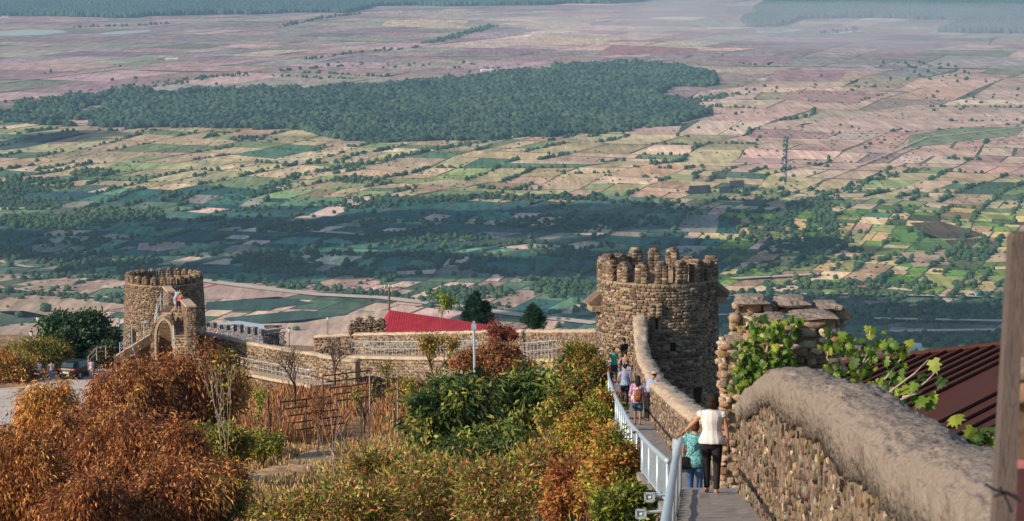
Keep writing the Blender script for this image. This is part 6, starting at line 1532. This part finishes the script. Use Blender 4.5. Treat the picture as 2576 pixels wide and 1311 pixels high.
def person(label, loc, h, yaw, lean=0.0, armL=None, armR=None, stride=.12, female=True, skin=None, hair='short', haircol=None, top=None, sleeve=.45, topend=.50, bottom=None, blen=1.0, dress=None, hat=None, shoes=None, vox=.014, headturn=0, headtilt=0, strapless=False, knee=0.0, loose=1.0, face=True):
    '''local frame: +Y is where the person faces, +X the person's right; unit sizes for 1.0 = height'''
    t = thing('person', loc, label, 'person', None, yaw); skin = skin or M_SKIN; k = h
    J = {}
    hipw, shw = (.052, .100) if female else (.050, .118)
    J['hip'] = vec(0, 0, .52); J['waist'] = vec(0, 0, .62); J['chest'] = vec(0, 0.004, .73); J['sh'] = vec(0, 0, .815); J['neck'] = vec(0, .0, .85); J['head'] = vec(0, .014, .925)
    ca, sa = cos(lean), sin(lean); C0 = vec(0, 0, .53)
    def L_(p):
        p = np.array(p, float) - C0; return C0 + vec(p[0], p[1] * ca + p[2] * sa, -p[1] * sa + p[2] * ca)
    aL = armL or [(-.125, -.005, .655), (-.135, .03, .51)]; aR = armR or [(.125, -.005, .655), (.135, .03, .51)]
    def S(p): return np.array(p, float) * k
    w_ = .92 if female else 1.0
    torso = [((0, 0, .47), (.07, .055)), ((0, -.008, .50), (.092, .068)), ((0, -.006, .54), (.094 if female else .086, .066)), ((0, 0, .585), (.080, .055)), ((0, .003, .63), (.068 * (1 if female else 1.15), .050)), ((0, .006, .68), (.076 * (1 if female else 1.12), .055)),
             ((0, .008, .735), (.088 * (1 if female else 1.1), .064 if female else .060)), ((0, .002, .785), (.094 * (1 if female else 1.15), .055)), ((0, -.002, .815), (.072 * (1 if female else 1.2), .040)), ((0, -.002, .832), (.036, .030)), ((0, .004, .865), (.028, .030)), ((0, .010, .89), (.026, .030))]
    b = LMB()
    limb(b, [S(L_(p)) for p, r in torso], [(r[0] * k, r[1] * k) for p, r in torso])
    hc = L_(J['head']); Rh = Matrix.Rotation(headturn, 3, 'Z') @ Matrix.Rotation(-lean * .5 - headtilt, 3, 'X'); Rn = np.array(Rh)
    def Hd(p): return S(hc + Rn @ np.array(p, float))
    b.sphere(Hd((0, 0, .008)), (.043 * k, .054 * k, .058 * k), 14, 10, M=Rn); b.sphere(Hd((0, .014, -.026)), (.033 * k, .040 * k, .034 * k), 12, 8, M=Rn)
    b.sphere(Hd((0, .056, -.006)), (.008 * k, .012 * k, .014 * k), 8, 6, M=Rn)
    for sx in (-1, 1): b.sphere(Hd((sx * .043, -.002, -.004)), (.006 * k, .011 * k, .018 * k), 8, 6, M=Rn)
    arms = {}
    for nm, sx, ar in (('L', -1, aL), ('R', 1, aR)):
        sh = L_((sx * shw, -.002, .795)); el = np.array(ar[0], float); wr = np.array(ar[1], float)
        if len(ar) < 3 or not ar[2]: el, wr = (L_(el), L_(wr)) if lean else (el, wr)
        arms[nm] = (sh, el, wr)
        limb(b, [S(sh + vec(-sx * .02, 0, .004))] + [S(p) for p in seq(sh, el, 4)] + [S(p) for p in seq(el, wr, 4)[1:]], [.022 * k, .030 * k * w_, .029 * k * w_, .026 * k * w_, .023 * k * w_, .023 * k * w_, .019 * k * w_, .0145 * k * w_])
        d = wr - el; d /= np.linalg.norm(d); side = np.cross(d, vec(0, 0, 1)) if abs(d[2]) < .8 else vec(0, 1, 0); side = side - d * np.dot(side, d); side /= np.linalg.norm(side); pn = np.cross(d, side)
        limb(b, [S(wr), S(wr + d * .022), S(wr + d * .050)], [(.014 * k, .011 * k), (.023 * k, .010 * k), (.022 * k, .009 * k)], side)
        dn = pn * (1 if pn[2] < 0 else -1)
        for j in range(4):
            o_ = wr + d * .046 + side * (-.0165 + .011 * j); ln = (.034, .042, .040, .030)[j]
            limb(b, [S(o_), S(o_ + d * ln * .5 + dn * .004), S(o_ + d * ln * .85 + dn * .014)], [.0062 * k, .0056 * k, .0046 * k], side)
        sT = side * (1 if j else -1); limb(b, [S(wr + d * .012 - side * .016), S(wr + d * .030 - side * .030 + dn * .006), S(wr + d * .048 - side * .032 + dn * .012)], [.0072 * k, .0066 * k, .005 * k], d)
    legs = {}
    for nm, sx, st in (('L', -1, stride / 2), ('R', 1, -stride / 2)):
        hp = vec(sx * hipw, 0, .50); an = vec(sx * hipw * .95, st, .045 + max(0, -st) * .15); kn = (hp + an) / 2 + vec(0, .012 + knee + max(0, -st) * .12, .01); legs[nm] = (hp, kn, an)
        limb(b, [S(hp)] + [S(p) for p in seq(hp, kn, 4)[1:]] + [S(p) for p in seq(kn, an, 5)[1:]], [.050 * k, .047 * k, .040 * k, .033 * k, .033 * k, .031 * k, .022 * k, .020 * k])
        limb(b, [S(an + vec(0, -.018, -.026)), S(an + vec(0, .01, -.022)), S(an + vec(0, .045, -.031)), S(an + vec(0, .088, -.036))], [(.017 * k, .017 * k), (.020 * k, .022 * k), (.024 * k, .013 * k), (.016 * k, .008 * k)])
    body = b.build('body', skin, t, True); remesh(body, vox * .8, 3)
    body.data.name = 'body'
    # clothes
    def garment(name, mat, parts, v=None):
        g_ = LMB()
        for pts, rad in parts: limb(g_, [S(p) for p in pts], [(r[0] * k, r[1] * k) if not np.isscalar(r) else r * k for r in rad])
        o = g_.build(name, mat, t, True); remesh(o, v or vox, 3); return o
    def trs(z0, z1, e, flare=0.0):
        out = []
        for p, r in torso:
            if z0 - .001 <= p[2] <= z1 + .001: out.append((L_(p), (r[0] + e + flare * max(0, (.62 - p[2])), r[1] + e + flare * .6 * max(0, (.62 - p[2])))))
        return out
    if bottom:
        pr_ = []
        pr_.append(([L_((0, -.004, .455)), L_((0, -.008, .50)), L_((0, -.004, .54)), L_((0, 0, .585))], [(.072, .060), (.099, .075), (.099, .072), (.086, .062)]))
        for nm in 'LR':
            hp, kn, an = legs[nm]; pts = [hp] + seq(hp, kn, 4)[1:] + seq(kn, an, 5)[1:]; rad = [.057, .054, .047, .041, .038, .037, .034, .031]; m_ = 2 + int(round((len(pts) - 2) * blen))
            pr_.append((pts[:m_], rad[:m_] if blen > .6 else [.058, .057, .054, .05][:m_]))
        garment('trousers' if blen > .6 else 'shorts', bottom, pr_)
    if top:
        tr_ = trs(topend, .80 if strapless else .832, .010 * loose, .10 * (loose - 1))
        pr_ = [([p for p, r in tr_], [r for p, r in tr_])]
        if sleeve > 0:
            for nm, sx in (('L', -1), ('R', 1)):
                sh, el, wr = arms[nm]; full = [sh + vec(-sx * .022, 0, .002), sh] + (seq(sh, el, 5)[1:] if sleeve <= .6 else seq(sh, el, 4)[1:] + seq(el, wr, 4)[1:3]); m_ = 2 + max(1, int(round((len(full) - 2) * min(1, sleeve * 1.3)))); pr_.append((full[:m_], [.034, .041] + [.040, .038, .036, .032, .030, .028][:m_ - 2]))
        garment('shirt', top, pr_)
    if dress:
        tr_ = trs(.56, .775, .010, 0); hem = dress[1]
        pts = [vec(0, 0, hem), vec(0, 0, (hem + .5) / 2), vec(0, -.006, .50), vec(0, -.004, .54)] + [p for p, r in tr_]; rad = [(.115, .095), (.112, .088), (.106, .078), (.102, .074)] + [r for p, r in tr_]
        garment('dress', dress[0], [(pts, rad)])
    if shoes:
        for nm in 'LR':
            an = legs[nm][2]; g_ = LMB(); limb(g_, [S(an + vec(0, -.024, -.032)), S(an + vec(0, .01, -.034)), S(an + vec(0, .05, -.037)), S(an + vec(0, .094, -.039))], [(.021 * k, .016 * k), (.022 * k, .013 * k), (.027 * k, .010 * k), (.019 * k, .007 * k)]); g_.build('shoe', shoes, t, True)
    # hair
    hm = haircol or M_HAIR; g_ = LMB()
    g_.sphere(Hd((0, -.010, .020)), (.050 * k, .058 * k, .056 * k), 14, 9, M=Rn)
    if hair == 'bob':
        g_.sphere(Hd((0, -.018, -.020)), (.054 * k, .048 * k, .060 * k), 14, 9, M=Rn); g_.sphere(Hd((-.030, .006, -.024)), (.020 * k, .032 * k, .046 * k), 10, 7, M=Rn); g_.sphere(Hd((.030, .006, -.024)), (.020 * k, .032 * k, .046 * k), 10, 7, M=Rn)
    if hair == 'bigbob':
        g_.sphere(Hd((0, -.012, .012)), (.062 * k, .066 * k, .064 * k), 14, 9, M=Rn); g_.sphere(Hd((0, -.020, -.036)), (.068 * k, .056 * k, .056 * k), 14, 9, M=Rn); g_.sphere(Hd((-.036, .010, -.040)), (.026 * k, .036 * k, .044 * k), 10, 7, M=Rn); g_.sphere(Hd((.036, .010, -.040)), (.026 * k, .036 * k, .044 * k), 10, 7, M=Rn)
    if hair == 'long':
        limb(g_, [Hd((0, -.03, .02)), Hd((0, -.045, -.05)), Hd((0, -.060, -.12)), Hd((-.006, -.064, -.19)), Hd((-.010, -.058, -.25))], [(.056 * k, .036 * k), (.062 * k, .040 * k), (.056 * k, .036 * k), (.046 * k, .030 * k), (.022 * k, .016 * k)])
    if hair == 'bun': g_.sphere(Hd((0, -.045, .055)), (.026 * k, .024 * k, .024 * k), 10, 7, M=Rn)
    if hair == 'curly':
        gg = np.random.default_rng(int(abs(loc[0]) * 100))
        for _ in range(26): q_ = gg.normal(0, 1, 3); q_ /= np.linalg.norm(q_); q_[1] = -abs(q_[1]); g_.sphere(Hd(q_ * .044 + vec(0, -.010, .014)), .020 * k, 7, 5)
    ho = g_.build('hair', hm, t, True); remesh(ho, vox * .7, 2)
    if face:
        for sx in (-1, 1): g_ = LMB(); g_.sphere(Hd((sx * .018, .0475, .004)), .0062 * k, 8, 6); g_.build('eye', M_EYE, t, True)
        g_ = LMB(); g_.sphere(Hd((0, .0505, -.032)), (.013 * k, .005 * k, .0045 * k), 8, 6, M=Rn); g_.build('mouth', M_LIP, t, True)
    if hat:
        g_ = LMB(); g_.sphere(Hd((0, -.006, .030)), (.056 * k, .064 * k, .044 * k), 14, 8, M=Rn)
        g_.loft([(Hd((0, 0, .018)), Rn @ vec(.075, 0, 0) * k, Rn @ vec(0, .084, 0) * k), (Hd((0, 0, .024)), Rn @ vec(.060, 0, 0) * k, Rn @ vec(0, .066, 0) * k)]); g_.build('hat', hat, t, True)
    return t, S, L_, Hd, arms
C_WHITE = surf('white_knit', (.60, .61, .63), .9, .08, 3, .012, 7, stretch=(2.4, 2.4, .5))
C_BLACK = surf('black_cloth', (.012, .012, .018), .8, .2, 6)
C_JEANS = surf('denim', (.045, .105, .24), .85, .35, 5, .003, 20)
C_JEANS2 = surf('denim_dark', (.035, .07, .11), .85, .3, 6)
C_TEAL = surf('teal_cloth', (.03, .36, .30), .8, .12, 6)
C_SHORTS = surf('navy_shorts', (.03, .08, .15), .85, .2, 6)
C_LEATHER = surf('brown_leather', (.20, .075, .03), .5, .3, 14, .004, 30)
C_BLACKLEATHER = surf('black_leather', (.012, .012, .014), .4, .1, 10)
C_PRINT = pattern('teal_print', [(.03, .09, .13), (.10, .36, .42), (.22, .52, .56), (.05, .16, .22)], 30)
C_TIE = pattern('tie_dye', [(.45, .08, .30), (.12, .10, .42), (.60, .55, .30), (.55, .50, .62), (.20, .12, .50), (.50, .10, .34)], 13)
C_FLORAL = pattern('dark_floral', [(.02, .025, .07), (.02, .025, .07), (.45, .47, .58), (.03, .04, .10), (.25, .12, .25)], 22)
C_BLUEP = pattern('blue_print', [(.10, .26, .44), (.10, .26, .44), (.45, .40, .55), (.14, .32, .50), (.40, .16, .26)], 16)
C_CHECK = pattern('grey_check', [(.22, .20, .27), (.34, .32, .38), (.16, .14, .20)], 30)
C_PINKP = pattern('pink_print', [(.55, .45, .58), (.60, .52, .62), (.45, .30, .42)], 24)
C_LBLUE = surf('light_blue_cloth', (.46, .53, .70), .85, .1, 4)
C_LAV = surf('lavender_cloth', (.34, .30, .48), .85, .1, 4)
C_GREY = surf('grey_cloth', (.33, .35, .42), .85, .12, 4)
C_CORAL = surf('coral_cloth', (.55, .10, .09), .85, .12, 4)
C_NAVY = surf('navy_cloth', (.03, .04, .12), .85, .12, 4)
C_GREEN = surf('green_cloth', (.03, .38, .14), .85, .12, 4)
C_HAT = surf('straw_hat', (.42, .35, .26), .9, .15, 20)
C_SAND = surf('sandal', (.30, .12, .07), .6, .1, 10)
def foot(u, v, y, dz=0): p = P(u, v, y); return (p[0], p[1], floor_z(y) + dz)
W0 = foot(1790, 1235, 44.6)
T_, S_, LL, HD, AR = person('woman in white top and black trousers holding the near railing', W0, 1.66, -.10, armL=[(-.185, .045, .690), (-.262, .125, .598), True], armR=[(.140, -.01, .655), (.158, .005, .52)], stride=.13, hair='bigbob', top=C_WHITE, sleeve=.22, topend=.50, loose=2.5, bottom=C_BLACK, blen=.93, shoes=C_SAND, vox=.011, headturn=.25)
q = LMB(); q.box(S_((.168, .02, .425)), (.012, .035, .062), .2); q.build('wallet', C_BLACKLEATHER, T_)
q = LMB(); sh, el, wr = AR['L']; d_ = (wr - el) / np.linalg.norm(wr - el); q.loft([(S_(wr - d_ * .012), vec(0, .026, 0), vec(0, 0, .026)), (S_(wr - d_ * .004), vec(0, .026, 0), vec(0, 0, .026))]); q.build('bracelet', M_WHITE, T_, True)
p_ = foot(1747, 1280, 49.2)
T_, S_, LL, HD, AR = person('woman in a teal printed blouse and jeans walking just ahead of the woman in white', p_, 1.60, -.05, armL=[(-.130, .02, .66), (-.125, .075, .56)], stride=.10, hair='bob', haircol=M_HAIR_BROWN, top=C_PRINT, sleeve=.5, topend=.47, loose=1.9, bottom=C_JEANS, shoes=C_BLACKLEATHER, vox=.012)
q = LMB(); q.add(RC[3][0] * np.array([.10, .06, .12]) + S_((-.105, -.06, .50)), [tuple(f) for f in RC[3][1]]); q.tube([S_((-.10, -.075, .57)), S_((-.02, -.085, .68)), S_((.07, -.06, .79)), S_((.085, -.02, .825)), S_((.07, .04, .80))], .011, 6, flat=.6); q.build('shoulder_bag', C_BLACKLEATHER, T_)
q = LMB(); q.loft([(S_((0, 0, .615)), vec(.145, 0, 0), vec(0, .105, 0)), (S_((0, 0, .628)), vec(.145, 0, 0), vec(0, .105, 0))]); q.build('belt', C_BLACKLEATHER, T_, True)
p_ = foot(1604, 1070, 88.5)
T_, S_, LL, HD, AR = person('woman with long black hair in a tie-dye top with a brown backpack', p_, 1.62, 0, armL=[(-.14, .01, .665), (-.16, .04, .53)], armR=[(.15, .0, .665), (.155, .03, .53)], stride=.07, hair='long', skin=M_SKIN_DARK, top=C_TIE, sleeve=.7, topend=.47, loose=3.0, bottom=C_SHORTS, blen=.3, shoes=C_BLACKLEATHER)
q = LMB(); B_, F__ = RC[3]; q.add(B_ * np.array([.135, .075, .20]) + S_((0, -.095, .60)), [tuple(f) for f in F__]); q.add(B_ * np.array([.085, .04, .075]) + S_((0, -.145, .565)), [tuple(f) for f in F__]); q.build('backpack', C_LEATHER, T_, True)
for sx in (-1, 1): q = LMB(); q.tube([S_((sx * .06, -.06, .70)), S_((sx * .075, -.02, .815)), S_((sx * .07, .05, .80))], .016, 6); q.build('shoulder_strap', C_LEATHER, T_)
p_ = foot(1627, 1050, 91.2)
person('bearded man in a pale hat leaning over the sloping parapet', p_, 1.72, -.95, lean=.45, armL=[(-.06, .20, .74), (-.02, .36, .74), True], armR=[(.16, .20, .73), (.13, .37, .74), True], female=False, top=C_BLUEP, sleeve=.45, topend=.54, bottom=C_BLACK, shoes=C_BLACKLEATHER, hat=C_HAT, stride=.03, headturn=.6)
p_ = foot(1572, 1026, 100.5)
person('curly-haired woman in a blue flowered top and black trousers holding the long railing', p_, 1.60, -.03, armL=[(-.150, .01, .67), (-.175, .05, .56)], hair='curly', top=C_BLUEP, sleeve=.6, topend=.50, loose=1.5, bottom=C_BLACK, shoes=C_BLACKLEATHER)
p_ = foot(1577, 1010, 111)
person('girl in a blue flowered top looking back towards the camera', p_, 1.36, 2.7, hair='bob', top=C_BLUEP, sleeve=.3, topend=.50, bottom=C_JEANS2, shoes=C_BLACKLEATHER, skin=M_SKIN)
p_ = foot(1573, 990, 116)
person('woman in a strapless dark flowered dress with her hands on her hips', p_, 1.64, .1, armL=[(-.19, -.03, .665), (-.10, .03, .585)], armR=[(.19, -.03, .665), (.10, .03, .585)], hair='bun', dress=(C_FLORAL, .30), shoes=C_BLACKLEATHER, skin=M_SKIN)
p_ = foot(1545, 970, 122.5)
person('person in a teal tank top and blue shorts at the far end of the railing', p_, 1.60, .35, lean=.12, armL=[(-.13, .08, .70), (-.13, .20, .66), True], armR=[(.14, .04, .67), (.11, .16, .65), True], hair='bun', haircol=M_HAIR_BROWN, top=C_TEAL, sleeve=0, topend=.50, bottom=C_SHORTS, blen=.3, shoes=C_BLACKLEATHER, skin=M_SKIN_DARK)
p_ = foot(1569, 965, 127, .12)
person('man in a black shirt standing nearest the big tower, face turned to the left', p_, 1.78, .9, female=False, top=C_BLACK, sleeve=.5, topend=.50, bottom=C_BLACK, shoes=C_BLACKLEATHER, skin=M_SKIN_DARK, armL=[(-.13, .04, .66), (-.10, .13, .60)])
# on the stair of the left tower
def at(u, v, y): return tuple(P(u, v, y))
person('man in lavender shirt and grey shorts leaning over the left tower stair wall', at(441, 783, 208.2), 1.78, -.75, lean=.45, armL=[(-.10, .15, .76), (-.06, .30, .73), True], armR=[(.13, .13, .75), (.10, .28, .72), True], female=False, top=C_LAV, sleeve=.6, bottom=C_GREY, blen=.35, shoes=C_BLACKLEATHER, vox=.022, stride=.1)
person('person in a coral shirt leaning over the stair wall beside the man in lavender', at(450, 786, 207.9), 1.62, -.8, lean=.55, armL=[(-.10, .17, .74), (-.06, .30, .70), True], armR=[(.13, .15, .74), (.10, .28, .70), True], female=True, top=C_CORAL, sleeve=.5, bottom=C_BLACK, blen=.35, shoes=C_BLACKLEATHER, vox=.022, stride=.1, hair='short')
person('person in a bright green top and navy trousers behind the man in lavender', at(447, 782, 209.0), 1.80, -.9, lean=.35, armL=[(-.10, .14, .76), (-.06, .30, .74), True], armR=[(.13, .12, .75), (.10, .28, .73), True], female=False, top=C_GREEN, sleeve=.9, bottom=C_NAVY, shoes=C_BLACKLEATHER, vox=.022, stride=.02)
# by the car
def road_pt(u, v, y): p = P(u, v, y); return (p[0], p[1], float(gz(p[0], p[1])) + .12)
person('man in light blue shirt and jeans standing on the road, hand on hip', road_pt(98, 957, 240), 1.76, .3, female=False, top=C_LBLUE, sleeve=.5, loose=1.3, bottom=C_JEANS2, shoes=C_BLACKLEATHER, vox=.022, armL=[(-.19, -.02, .68), (-.11, .04, .60)])
T_, S_, LL, HD, AR = person('man in grey checked shirt and jeans with a red bag beside the black car', road_pt(130, 957, 240), 1.74, .1, female=False, top=C_CHECK, sleeve=.5, bottom=C_JEANS, shoes=C_BLACKLEATHER, vox=.022, armL=[(-.17, -.01, .67), (-.15, .05, .56)])
q = LMB(); q.sphere(S_((-.17, .05, .47)), (.07, .06, .13), 8, 6); q.build('bag', C_CORAL, T_, True)
person('person in a pink and white patterned shirt right of the black car', road_pt(230, 958, 241), 1.72, .2, female=True, top=C_PINKP, sleeve=.5, loose=1.6, bottom=C_PINKP, shoes=C_BLACKLEATHER, vox=.022)

# ------------------------------------------------------------------ the parked car
M_PAINT = surf('black_paint', (.008, .010, .013), .3, .05, 3, spec=.3); M_GLASS = surf('car_glass', (.035, .07, .08), .15, .05, 2, spec=.5); M_RUBBER = surf('rubber', (.015, .015, .015), .8, .1, 9); M_RIM = surf('rim_metal', (.4, .4, .42), .35, .05, 5, metal=.7)
M_TAIL = surf('tail_lamp', (.55, .015, .03), .2, .05, 5, spec=.7); M_PLATE = surf('plate_white', (.6, .62, .62), .5, .03, 5); M_CHROME = surf('chrome', (.6, .6, .62), .2, .02, 5, metal=.9)
cp = road_pt(166, 955, 240); car = thing('parked_car', cp, 'black hatchback parked at the end of the pale road, seen from behind', 'car', None, -.36); car.scale = (1.08, 1.08, 1.08)
# local frame: y forward, rear bumper at y=0
st = [  # y, half width, z bottom, belt, roof z, roof half width
    (0.00, .74, .42, .78, .80, .66), (.06, .82, .30, .92, .96, .70), (.18, .86, .26, .96, 1.12, .66), (.50, .875, .24, .97, 1.40, .60), (.85, .88, .24, .96, 1.47, .62), (1.6, .885, .24, .95, 1.50, .64), (2.3, .885, .24, .94, 1.46, .62), (2.75, .88, .24, .93, 1.25, .62), (3.15, .87, .24, .92, .98, .66), (3.7, .85, .25, .84, .87, .66), (4.05, .78, .28, .68, .74, .6), (4.2, .66, .34, .58, .62, .55)]
V = []
for y, w1, zb_, zt_, zr, wr_ in st:
    prof = [(.0, zb_), (w1 * .85, zb_), (w1, zb_ + .14), (w1, (zb_ + zt_) / 2), (w1 * .985, zt_ - .02), (w1 * .96, zt_ + .01), (wr_ + .03, max(zr - .09, zt_ + .015)), (wr_ * .85, max(zr - .015, zt_ + .02)), (0, max(zr, zt_ + .03))]
    V += [(x, y, z) for x, z in prof] + [(-x, y, z) for x, z in prof[-2:0:-1]]
n_ = 16; F = [(i * n_ + j, (i + 1) * n_ + j, (i + 1) * n_ + (j + 1) % n_, i * n_ + (j + 1) % n_) for i in range(len(st) - 1) for j in range(n_)] + [tuple(range(n_)), tuple(range(len(st) * n_ - 1, (len(st) - 1) * n_ - 1, -1))]
q = LMB(); q.add(V, F); body = q.build('body', M_PAINT, car, True); sm = body.modifiers.new('round', 'SUBSURF'); sm.levels = sm.render_levels = 2
def cpanel(name, pts, mat, th=.02):
    q = LMB(); a = np.array(pts, float); nrm = np.cross(a[1] - a[0], a[2] - a[1]); nrm /= np.linalg.norm(nrm); q.add(np.concatenate([a, a - nrm * th]), [tuple(range(len(a))), tuple(range(2 * len(a) - 1, len(a) - 1, -1))] + [(i, len(a) + i, len(a) + (i + 1) % len(a), (i + 1) % len(a)) for i in range(len(a))]); return q.build(name, mat, car)
cpanel('rear_window', [(-.60, .10, 1.04), (.60, .10, 1.04), (.52, .40, 1.36), (-.52, .40, 1.36)], M_GLASS, .03)
for sx in (-1, 1):
    cpanel('side_window', [(sx * .84, .72, 1.0), (sx * .84, 2.75, .98), (sx * .68, 2.35, 1.38), (sx * .675, .95, 1.40)][::sx], M_GLASS, .03)
    q = LMB(); B_, F__ = RC[3]; q.add(B_ * np.array([.17, .09, .085]) + np.array([sx * .66, .06, .86]), [tuple(f) for f in F__]); q.build('tail_light', M_TAIL, car, True)
    q = LMB(); q.sphere((sx * .97, 2.55, 1.0), (.11, .07, .08), 10, 7); q.build('mirror', M_PAINT, car, True)
    for yy_ in (.75, 3.35):
        q = LMB(); q.tube([(sx * .72, yy_, .31), (sx * .74, yy_, .31), (sx * .88, yy_, .31), (sx * .90, yy_, .31)], [.27, .31, .31, .27], 20); wh = q.build('wheel', M_RUBBER, car, True)
        q = LMB(); q.tube([(sx * .895, yy_, .31), (sx * .905, yy_, .31)], [.2, .18], 16); q.build('rim', M_RIM, car).parent = wh
q = LMB(); q.box((0, -.035, .62), (.26, .012, .06)); q.build('number_plate', M_PLATE, car)
q = LMB(); q.box((0, -.03, .74), (.44, .012, .014)); q.build('chrome_strip', M_CHROME, car)
q = LMB(); q.add(RC[3][0] * np.array([.80, .09, .15]) + np.array([0, .05, .46]), [tuple(f) for f in RC[3][1]]); q.build('rear_bumper', M_PAINT, car, True)
q = LMB(); q.tube([(-.55, .52, 1.47), (.55, .52, 1.47)], .03, 8, flat=.5); q.build('roof_spoiler', M_PAINT, car)
M_SMOKE = bpy.data.materials.new('smoke'); M_SMOKE.use_nodes = True; n = M_SMOKE.node_tree; n.nodes.clear()
out = n.nodes.new('ShaderNodeOutputMaterial'); pv = n.nodes.new('ShaderNodeVolumePrincipled'); pv.inputs['Color'].default_value = (.93, .93, .97, 1); pv.inputs['Density'].default_value = .0022
n.links.new(pv.outputs[0], out.inputs['Volume'])
p0 = PZ(1592, 122, VZ); q = MB(); q.tube([p0 + [0, 0, 2], p0 + [10, 30, 40], p0 + [50, 80, 95], p0 + [150, 150, 150], p0 + [330, 260, 190]], [18, 38, 60, 85, 110], 12)
M_SMOKE2 = M_SMOKE.copy(); M_SMOKE2.name = 'smoke_veil'
for nn_ in M_SMOKE2.node_tree.nodes:
    if nn_.bl_idname == 'ShaderNodeVolumePrincipled': nn_.inputs['Density'].default_value = .00022; nn_.inputs['Color'].default_value = (.80, .84, 1, 1)
q2 = MB(); p1 = PZ(1640, 100, VZ); p2 = PZ(2650, 150, VZ)
q2.add(lump(IV, .35, 1.4, 77) * np.array([1500, 1500, 75]) + (p1 * .42 + p2 * .58) * [1, 1, 0] + [0, 0, VZ + 105], IF); tag(q2.build('smoke', M_SMOKE2, smooth=True), 'low bluish smoke veil lying over the far fields at the upper right', 'smoke', kind='stuff')
tag(q.build('smoke', M_SMOKE, smooth=True), 'thin white smoke drifting up from a burning field in the far plain', 'smoke', kind='stuff')
for i, (u, vb, vt, y, sp, lab) in enumerate([(980, 1250, 1120, 96, 30, 'thin straw-coloured sapling among the mixed weeds, leftmost of four'), (1100, 1290, 1130, 88, 34, 'thin twiggy sapling in the weeds below the drooping green tree'), (1310, 1290, 1120, 84, 36, 'tall twiggy sapling at the bottom right of the green trees'), (1400, 1180, 1010, 92, 30, 'thin leafy sapling between the green trees and the golden bush')]):
    bare_tree(u, vb, vt, y, sp, lab, 130 + i, M_BARK_PALE, 4, (YG + [(.45, .3, .14)], 4, .16), 'thin_sapling', .35, .05, .010)
weeds('straw_stalks', 11000, 860, 1420, 1090, 1420, .35, .9, [(.52, .38, .20), (.42, .27, .13), (.32, .17, .08), (.36, .34, .10)], 'straw-coloured stalks along the bottom of the garden', 204, .014)
#MORE5
# ------------------------------------------------------------------ air
M_HAZE = bpy.data.materials.new('haze'); M_HAZE.use_nodes = True; n = M_HAZE.node_tree; n.nodes.clear()
out = n.nodes.new('ShaderNodeOutputMaterial'); pv = n.nodes.new('ShaderNodeVolumePrincipled'); pv.inputs['Color'].default_value = (0.40, 0.68, 1.0, 1)
pv.inputs['Density'].default_value = 3.6e-5; pv.inputs['Anisotropy'].default_value = 0.0
n.links.new(pv.outputs[0], out.inputs['Volume'])
mb = MB(); mb.box((0, 20500, (VZ - 6 + 14) / 2), (26100, 25000, (14 - VZ + 6) / 2)); hz = mb.build('haze', M_HAZE); tag(hz, kind='stuff', label='pale blue air between the hill and the far plain', cat='haze')
